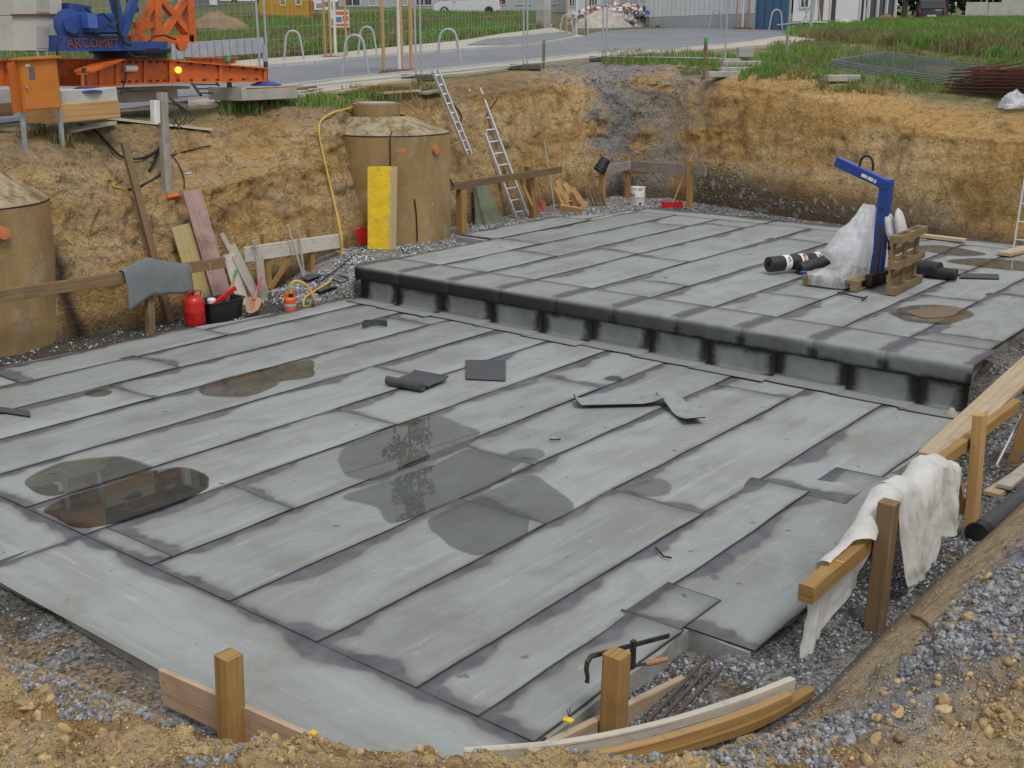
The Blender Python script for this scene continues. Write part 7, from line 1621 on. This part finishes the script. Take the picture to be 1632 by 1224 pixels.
vehicle('silver minivan parked beyond the tall grass, nose to the yellow container', 'parked_minivan', 'car', pv, math.atan2(.779 * .92 + .2, -.627 * .92 - .05), [(0,.35),(.02,1.0),(.08,1.08),(3.7,1.02),(4.35,.86),(4.62,.68),(4.66,.35),(4.2,.25),(.3,.25)], [(.06,1.05),(.18,1.62),(.42,1.74),(1.5,1.78),(2.6,1.74),(3.05,1.62),(3.95,1.02)], 1.82, M_SILV, [([(.30,1.12),(.42,1.60),(1.05,1.64),(1.05,1.12)], 1), ([(1.12,1.12),(1.12,1.64),(1.98,1.65),(2.05,1.12)], 1), ([(2.12,1.12),(2.06,1.65),(2.62,1.60),(3.45,1.12)], 1), (((3.80,1.10),(2.98,1.66)), 0), (((.07,1.12),(.20,1.62)), 0)], 4.66, .32, 0)
pc_ = dd(1480, 34, 80); pc_.z = hgf(pc_.x, pc_.y) - .30
vehicle('black small off road car parked beyond the grass mound', 'parked_car', 'car', pc_, math.atan2(.40, .92), [(0,.40),(.02,.95),(.08,1.02),(2.7,1.0),(3.6,.92),(3.95,.72),(4.0,.40),(3.6,.28),(.3,.28)], [(.05,1.0),(.22,1.52),(.40,1.62),(1.3,1.66),(2.1,1.60),(2.85,.99)], 1.75, M_DARKP, [([(.38,1.08),(.48,1.50),(1.05,1.54),(1.05,1.08)], 1), ([(1.12,1.08),(1.12,1.54),(1.92,1.50),(2.40,1.08)], 1), (((2.78,1.05),(2.12,1.54)), 0), (((.06,1.06),(.24,1.52)), 0)], 4.0, .33, 1)
# ------------------------------------------------------------------ buildings
M_CLAD = plain('white_cladding', (.66, .67, .68), .6, .06, 1.2, dirt=(.5, .5, .48), dirt_amt=.3); M_PLINTH = plain('grey_plinth', (.36, .37, .38), .85, .1, 1.5); M_BDOOR = plain('blue_steel_door', (.055, .135, .235), .5, .12, 2); M_RENDER = plain('white_render', (.70, .69, .70), .85, .06, 1.5)
M_DKWIN = plain('dark_window', (.025, .028, .032), .12, .2, 2, spec=.7); M_FRAME = plain('white_frame', (.62, .62, .62), .5, .05); M_ROOF = plain('grey_roof', (.11, .11, .12), .8, .2, 1); M_YCON = plain('yellow_container_paint', (.55, .32, .03), .5, .12, 2, dirt=(.4, .24, .05), dirt_amt=.4)
def wall_box(root, a, b, h, depth, mat, name='wall', z0=-.6):
    a, b = Vector(a), Vector(b); d = (b - a); d.z = 0; d.normalize(); n_ = Vector((-d.y, d.x, 0)); n_ = n_ if n_.dot(Vector((.78, .63, 0))) > 0 else -n_
    zb = min(a.z, b.z); p = [Vector((a.x, a.y, zb + z0)), Vector((b.x, b.y, zb + z0))]; back = Vector((b.x + a.x, b.y + a.y, 0)).normalized(); bb = Vector((b.x, b.y, 0)).normalized(); ba = Vector((a.x, a.y, 0)).normalized(); p += [p[1] + bb * depth, p[0] + ba * depth]
    m = MB(); m.prism(p, (0, 0, h - z0)); m.build(name, mat, root); return d, n_, zb
def opening(root, a, b, u0, u1, z0_, z1_, mat, name='window', proud=.03, frame=True, bars=1):
    a, b = Vector(a), Vector(b); d = b - a; L_ = math.hypot(d.x, d.y); d.z = 0; d.normalize(); n_ = Vector((d.y, -d.x, 0)); n_ = n_ if n_.dot(Vector((-.78, -.63, 0))) > 0 else -n_; zb = min(a.z, b.z)
    def Q(u, z): q = a + d * (L_ * u); return Vector((q.x, q.y, zb + z))
    m = MB(); m.prism([Q(u0, z0_) + n_ * .004, Q(u1, z0_) + n_ * .004, Q(u1, z1_) + n_ * .004, Q(u0, z1_) + n_ * .004], n_ * (.02 if name == 'window' else .04)); w_ = m.build(name, mat, root)
    if frame:
        m = MB()
        for (p, q) in ((Q(u0, z0_), Q(u1, z0_)), (Q(u0, z1_), Q(u1, z1_))): m.box(p + n_ * .03, q + n_ * .03, .06, .07)
        for u in [u0, u1] + [lerp(u0, u1, k / bars) for k in range(1, bars)]: m.box(Q(u, z0_) + n_ * .03, Q(u, z1_) + n_ * .03, .06, .07, n_)
        m.build('frame', M_FRAME, w_)
    return w_
# warehouse
a, b = G(1036, 42.5), G(1259, 48.0); rt = thing('warehouse', 'white clad warehouse with grey plinth and blue steel doors', 'building', a); d, n_, zb = wall_box(rt, a, b, 5.2, 12, M_CLAD)
L_ = math.hypot(b.x - a.x, b.y - a.y)
for i in range(22):
    u0, u1 = i / 22 * .78, (i + .9) / 22 * .78; p, q = a.lerp(b, u0), a.lerp(b, u1); m = MB(); m.prism([Vector((p.x, p.y, zb + .8)) - n_ * .05, Vector((q.x, q.y, zb + .8)) - n_ * .05, Vector((q.x, q.y, zb + 5.1)) - n_ * .05, Vector((p.x, p.y, zb + 5.1)) - n_ * .05], n_ * .045); m.build('cladding_panel', M_CLAD, rt)
p, q = a, a.lerp(b, .785); m = MB(); m.prism([Vector((p.x, p.y, zb - .5)) - n_ * .08, Vector((q.x, q.y, zb - .5)) - n_ * .08, Vector((q.x, q.y, zb + .78)) - n_ * .08, Vector((p.x, p.y, zb + .78)) - n_ * .08], n_ * .075); m.build('plinth', M_PLINTH, rt)
for u0, u1 in ((.79, .885), (.888, .985)): opening(rt, a, b, u0, u1, .02, 3.4, M_BDOOR, 'door', frame=False)
for u in (.79, .836, .887, .935, .985): p = a.lerp(b, u); m = MB(); m.box(Vector((p.x, p.y, zb)) - n_ * .07, Vector((p.x, p.y, zb + 3.4)) - n_ * .07, .06, .06, (0, 1, 0)); m.build('door_rail', M_BDOOR, rt)
q = G(1084, 43); m = MB(); m.box(q, q + Vector((0, 0, 1.5)), .14, .14, (0, 1, 0)); tag(m.build('marker_post', plain('rust_red_post', (.25, .06, .045), .7)), 'rust red square post before the white warehouse wall', 'post')
m = MB(); m.box(G(1034, 42) , G(1034, 42) + Vector((0, 0, 5.4)), .3, .3, (0, 1, 0)); tag(m.build('corner_pillar', M_CLAD), 'white corner pillar at the end of the warehouse', 'pillar')
# low hall with pale wall behind the rubble
a, b = dd(905, 30, 88), dd(1040, 30, 84); a.z = hgf(a.x, a.y); b.z = hgf(b.x, b.y); rt = thing('hall', 'pale grey hall behind the rubble heap with barred openings', 'building', a); wall_box(rt, a, b, 5.5, 10, M_CLAD)
for u0, u1 in ((.02, .12), (.26, .36), (.42, .56), (.62, .95)): opening(rt, a, b, u0, u1, .9, 2.6, M_PLINTH if u0 > .4 else M_DKWIN, 'window', bars=3)
a, b = dd(540, 22, 100), dd(905, 22, 94); a.z = hgf(a.x, a.y); b.z = hgf(b.x, b.y); rt = thing('industrial_building', 'long grey industrial building beyond the parked minivan', 'building', a); wall_box(rt, a, b, 6.0, 12, plain('grey_cladding', (.40, .42, .43), .7, .08, 1.0))
for k in range(9): opening(rt, a, b, .03 + k * .107, .03 + k * .107 + .07, .6, 2.4, M_PLINTH if k % 3 else M_DKWIN, 'window', bars=2)
# white house at the right
a, b = dd(1262, 46, 60), dd(1377, 44, 60); a.z = hgf(a.x, a.y); b.z = hgf(b.x, b.y); rt = thing('house', 'white rendered house with dark door and tall barred window', 'building', a); d, n_, zb = wall_box(rt, a, b, 6.0, 6, M_RENDER)
opening(rt, a, b, .10, .21, .95, 3.2, M_DKWIN, 'window', bars=2); opening(rt, a, b, .52, .60, .0, 2.4, M_DKWIN, 'door', frame=True); opening(rt, a, b, .78, .84, 1.7, 2.5, M_DKWIN, 'window'); opening(rt, a, b, .93, .985, .2, 2.6, M_DKWIN, 'window'); opening(rt, a, b, .36, .42, .1, 2.6, plain('brown_shutter', (.14, .09, .06), .6), 'shutter', frame=False)
p, q = a, b; m = MB(); m.prism([Vector((p.x, p.y, zb - .5)) - n_ * .05, Vector((q.x, q.y, zb - .5)) - n_ * .05, Vector((q.x, q.y, zb + .35)) - n_ * .05, Vector((p.x, p.y, zb + .35)) - n_ * .05], n_ * .045); m.build('plinth', M_PLINTH, rt)
a2, b2 = dd(1382, 30, 74), dd(1425, 28, 76); a2.z = hgf(a2.x, a2.y); b2.z = hgf(b2.x, b2.y); rt = thing('glazed_porch', 'glazed porch with white posts beside the white house', 'porch', a2); wall_box(rt, a2, b2, 3.4, 3, M_DKWIN, 'glazing')
for u in (0, .33, .66, 1): p = a2.lerp(b2, u); m = MB(); m.box(Vector((p.x, p.y, p.z - .2)) - Vector((.05, .05, 0)), Vector((p.x, p.y, p.z + 3.4)) - Vector((.05, .05, 0)), .14, .14, (0, 1, 0)); m.build('porch_post', M_FRAME, rt)
# heaps
def heap_obj(name, label, cat, c, rx, ry, h, mat, seed, rough=.25):
    def fn(u, v):
        a = u * 6.283; k = 1 - v; n_ = float(fbm(math.cos(a) * 1.5 + seed, math.sin(a) * 1.5, v * 3, 4, seed)); x, y = math.cos(a) * rx * k * (.8 + .4 * n_), math.sin(a) * ry * k * (.8 + .4 * n_)
        gx, gy = c.x + x, c.y + y; return Vector((gx, gy, hgf(gx, gy) - .1 + h * (1 - k ** 1.4) * (1 - rough / 2 + rough * n_ * 2 * (1 - v * .5))))
    m = MB(); m.grid(fn, 40, 14, closed_u=True); return tag(m.build(name, mat, None, smooth=True), label, cat)
heap_obj('soil_heap', 'brown soil heap at the edge of the grass behind the crane', 'heap', dd(345, 48, 60), 1.7, 2.2, 1.25, plain('heap_soil', (.21, .145, .085), .95, .3, 2, bump=.8), 3); heap_obj('sand_heap', 'pale sand heap before the white house', 'heap', G(1345, 48), 1.5, 1.2, .55, plain('heap_sand', (.48, .42, .34), .95, .15, 4, bump=.4), 5)
hc = G(985, 42); hp_ = heap_obj('rubble_heap', 'mixed building rubble heap before the pale hall', 'heap', hc, 3.6, 1.6, 1.1, plain('rubble_mix', (.40, .37, .33), .9, .45, 3, bump=.9, dirt=(.25, .12, .08), dirt_amt=.7), 7, .5)
g = np.random.default_rng(11); pal = [(.65, .64, .6), (.55, .5, .42), (.30, .09, .06), (.45, .42, .38), (.7, .7, .72), (.10, .10, .11), (.32, .22, .13)]
P = []; S = []; Cc = []
for k in range(420): x, y = g.normal(0, 1.5), g.normal(0, .7); s_ = Vector((CY_, -SY_, 0)); f_ = Vector((SY_, CY_, 0)); q = hc + s_ * x + f_ * y; P.append((q.x, q.y, hgf(q.x, q.y) + max(0, 1.05 * (1 - (x / 3.6) ** 2 - (y / 1.6) ** 2)) + .05)); S.append(.05 + .22 * g.random() ** 2); Cc.append(pal[g.integers(7)])
scatter('rubble_pieces', np.array(P), np.array(S), SMALL, M_LOOSE, np.array(Cc), .8, 21)
tc_ = hc + Vector((CY_, -SY_, 0)) * 2.3
def tarpb(u, v): x, y = (u - .5) * 3.0, (v - .5) * 1.6; n_ = float(fbm(u * 4, v * 4, 0, 4, 8)) - .5; q = tc_ + Vector((CY_, -SY_, 0)) * x + Vector((SY_, CY_, 0)) * y; return Vector((q.x, q.y, hgf(q.x, q.y) + .25 + .85 * math.sin(u * 2.2 + .5) * (1 - abs(v - .5)) + .3 * n_))
m = MB(); m.grid(tarpb, 16, 12); o = m.build('tarpaulin', plain('blue_tarp', (.03, .12, .42), .5, .15, 3), None, smooth=True); o.modifiers.new('t', 'SOLIDIFY').thickness = .01; tag(o, 'blue tarpaulin spread over the rubble heap', 'tarpaulin')
heap_obj('brick_heap', 'red broken brick heap beside the glazed porch', 'heap', dd(1412, 30, 72), 1.3, .8, .6, plain('brick_rubble', (.24, .105, .07), .9, .4, 4, bump=.9), 9, .5)
# scaffold trestle and white sheet before the house
q = G(1290, 52); rt = thing('trestle', 'grey steel scaffold trestle leaning before the white house', 'trestle', q); s_ = Vector((CY_, -SY_, 0))
for x0, x1 in ((-.5, .2), (.1, .15), (.5, .2), (.0, -.4)): m = MB(); m.tube([q + s_ * x0, q + s_ * x1 + Vector((0, 0, 1.6))], .03, 7); m.build('tube', M_GALV, rt)
q = G(1291, 55); m = MB(); m.box(q, q + Vector((0, 0, 4.2)), .10, .10, (0, 1, 0)); tag(m.build('steel_pole', M_GALV), 'thick grey steel pole standing before the white house', 'pole')
q0, q1 = G(1255, 50), G(1300, 52); m = MB(); m.box(q0 + Vector((0, 0, .28)), q1 + Vector((0, 0, .42)), 1.0, .05); tag(m.build('foam_sheet', M_FRAME), 'white sheet lying tilted before the blue warehouse door', 'sheet')
# pale retaining wall elements at the right edge
for i, (x0, x1, h) in enumerate(((1537, 1572, 1.15), (1573, 1604, 1.15), (1593, 1650, 1.35))):
    a, b = dd(x0, 33, 90 + (3 if i == 2 else 0)), dd(x1, 33, 90 + (3 if i == 2 else 0)); a.z = hgf(a.x, a.y); b.z = a.z; m = MB(); m.box(a + Vector((0, 0, h / 2)), b + Vector((0, 0, h / 2)), .15, h + .2); tag(m.build('retaining_wall_element', M_CON3), ['pale concrete wall element nearest the black car', 'pale concrete wall element in the middle of the row', 'taller pale concrete wall element set back behind the row'][i], 'wall element')
# yellow site container, signs, dark barn
a, b = dd(414, 30, 76), dd(497, 29, 74); a.z = hgf(a.x, a.y); b.z = hgf(b.x, b.y); rt = thing('site_container', 'yellow ribbed site container with two dark windows', 'container', a); d, n_, zb = wall_box(rt, a, b, 2.6, 2.4, M_YCON)
L_ = math.hypot(b.x - a.x, b.y - a.y)
for k in range(22): p = a.lerp(b, (k + .5) / 22); m = MB(); m.box(Vector((p.x, p.y, zb)) - n_ * .02, Vector((p.x, p.y, zb + 2.55)) - n_ * .02, .07, .05, n_); m.build('rib', M_YCON, rt)
for u in (.42, .72): opening(rt, a, b, u, u + .10, 1.0, 2.1, M_DKWIN, 'window')
m = MB(); p = b.lerp(a, .0); m.box(Vector((p.x, p.y, zb - .2)), Vector((p.x, p.y, zb + 2.6)), .16, .16, (0, 1, 0)); m.build('corner_post', plain('orange_red_post', (.45, .10, .03), .6), rt)
def signboard(label, px, dist, w_, h_, z_, blocks):
    q = dd(px[0], px[1], dist); q.z = hgf(q.x, q.y); s = Vector((CY_, -SY_, 0)); n_ = Vector((-SY_, -CY_, 0)); rt = thing('site_sign', label, 'sign', q)
    m = MB(); c = q + Vector((0, 0, z_)); m.prism([c - s * w_/2, c + s * w_/2, c + s * w_/2 + Vector((0, 0, h_)), c - s * w_/2 + Vector((0, 0, h_))], n_ * .03); bd = m.build('board', M_WHITE, rt)
    for (x0, x1, y0, y1, mt) in blocks: m = MB(); m.prism([c - s * w_/2 + s * (w_ * x0) + Vector((0, 0, h_ * y0)) + n_ * .031, c - s * w_/2 + s * (w_ * x1) + Vector((0, 0, h_ * y0)) + n_ * .031, c - s * w_/2 + s * (w_ * x1) + Vector((0, 0, h_ * y1)) + n_ * .031, c - s * w_/2 + s * (w_ * x0) + Vector((0, 0, h_ * y1)) + n_ * .031], n_ * .006); m.build('printed_field', mt, bd)
    for k in (-.4, .4): m = MB(); m.box(q + s * (w_ * k) - Vector((0, 0, .2)) - n_ * .05, q + s * (w_ * k) + Vector((0, 0, z_ + h_)) - n_ * .05, .07, .07, (0, 1, 0)); m.build('sign_post', W_OLD, rt)
M_SO, M_SB, M_SG = plain('sign_orange', (.62, .14, .02), .5, .05), plain('sign_blue', (.10, .17, .40), .5, .05), plain('sign_grey', (.25, .27, .30), .5, .05)
signboard('site sign board with orange bands and blue print in the tall grass', (543, 60), 52, .80, .72, .55, [(.3, .95, .72, .92, M_SO), (.3, .95, .08, .22, M_SO), (.05, .26, .1, .5, M_SB), (.3, .6, .3, .6, M_SB), (.65, .95, .35, .65, M_SO)])
signboard('white site sign with dark picture beside the yellow container', (516, 40), 68, .95, .85, .9, [(.1, .5, .1, .4, M_SG), (.08, .9, .62, .68, M_SG), (.08, .9, .75, .82, M_SG), (.55, .9, .2, .5, M_SB)])
a, b = dd(296, 32, 92), dd(352, 30, 94); a.z = hgf(a.x, a.y); b.z = hgf(b.x, b.y); rt = thing('barn', 'dark grey ribbed barn behind the brown soil heap', 'building', a); wall_box(rt, a, b, 4.6, 7, plain('dark_grey_cladding', (.14, .145, .16), .7, .1, 1)); opening(rt, a, b, .70, .92, .3, 1.6, M_FRAME, 'shutter', frame=False)
a, b = dd(-40, 45, 60), dd(22, 45, 58); a.z = hgf(a.x, a.y); b.z = hgf(b.x, b.y); rt = thing('shed', 'white shed with dark red edge behind the crane ballast', 'building', a); wall_box(rt, a, b, 4.2, 4, M_RENDER); p = a.lerp(b, .68); m = MB(); m.box(Vector((p.x, p.y, p.z - .2)) + Vector((-.08, -.08, 0)), Vector((p.x, p.y, p.z + 4.2)) + Vector((-.08, -.08, 0)), .4, .1, (1, 0, 0)); m.build('red_trim', plain('dark_red_trim', (.25, .02, .02), .6), rt)
# trees behind
def big_tree(label, px, dist, h, r, seed, c=(.030, .052, .016)):
    q = dd(px, 30, dist); q.z = hgf(q.x, q.y) - .2; root = thing('broadleaf_tree', label, 'tree', q); rs = random.Random(seed); m = MB(); m.tube([q, q + Vector((.1, 0, h * .35)), q + Vector((.2, .1, h * .8))], [.28, .2, .06], 8); m.build('trunk', M_BARK, root, smooth=True)
    cs, rr = [], []
    for i in range(16): a = rs.random() * 6.28; k = rs.random() ** .5 * r * .75; z = h * (.30 + .6 * rs.random()); cs.append((q.x + math.cos(a) * k, q.y + math.sin(a) * k, q.z + z)); rr.append(r * (.32 + .2 * rs.random()))
    m = MB()
    for c0 in cs[:8]: m.tube([q + Vector((.1, 0, h * .35)), Vector(c0)], [.09, .03], 5)
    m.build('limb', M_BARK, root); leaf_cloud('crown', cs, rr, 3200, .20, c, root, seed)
for i, (x, dst, h, r_, lab) in enumerate(((375, 118, 7, 4.0, 'dark tree right of the barn gable'), (415, 125, 8, 4.2, 'dark tree behind the yellow container'), (1440, 100, 7, 3.8, 'dark tree between the porch and the black car'), (1505, 108, 8, 4.2, 'dark tree directly behind the black car'), (1560, 112, 8, 4.0, 'dark tree behind the first wall elements'), (1625, 108, 8, 4.2, 'dark tree behind the taller wall element'), (330, 128, 9, 4.2, 'dark tree rising behind the barn'))): big_tree(lab, x, dst, h, r_, 40 + i)
# far wood closing the view
cs, rr = [], []; rs = random.Random(2)
for i in range(150): x = -120 + i * 12.5; q = dd(x, 30, 165 + 25 * rs.random()); z = hgf(q.x, q.y); h = 9 + 5 * rs.random(); cs += [(q.x, q.y, z + h * .3), (q.x, q.y, z + h * .7)]; rr += [3.0 + rs.random(), 2.6 + rs.random()]
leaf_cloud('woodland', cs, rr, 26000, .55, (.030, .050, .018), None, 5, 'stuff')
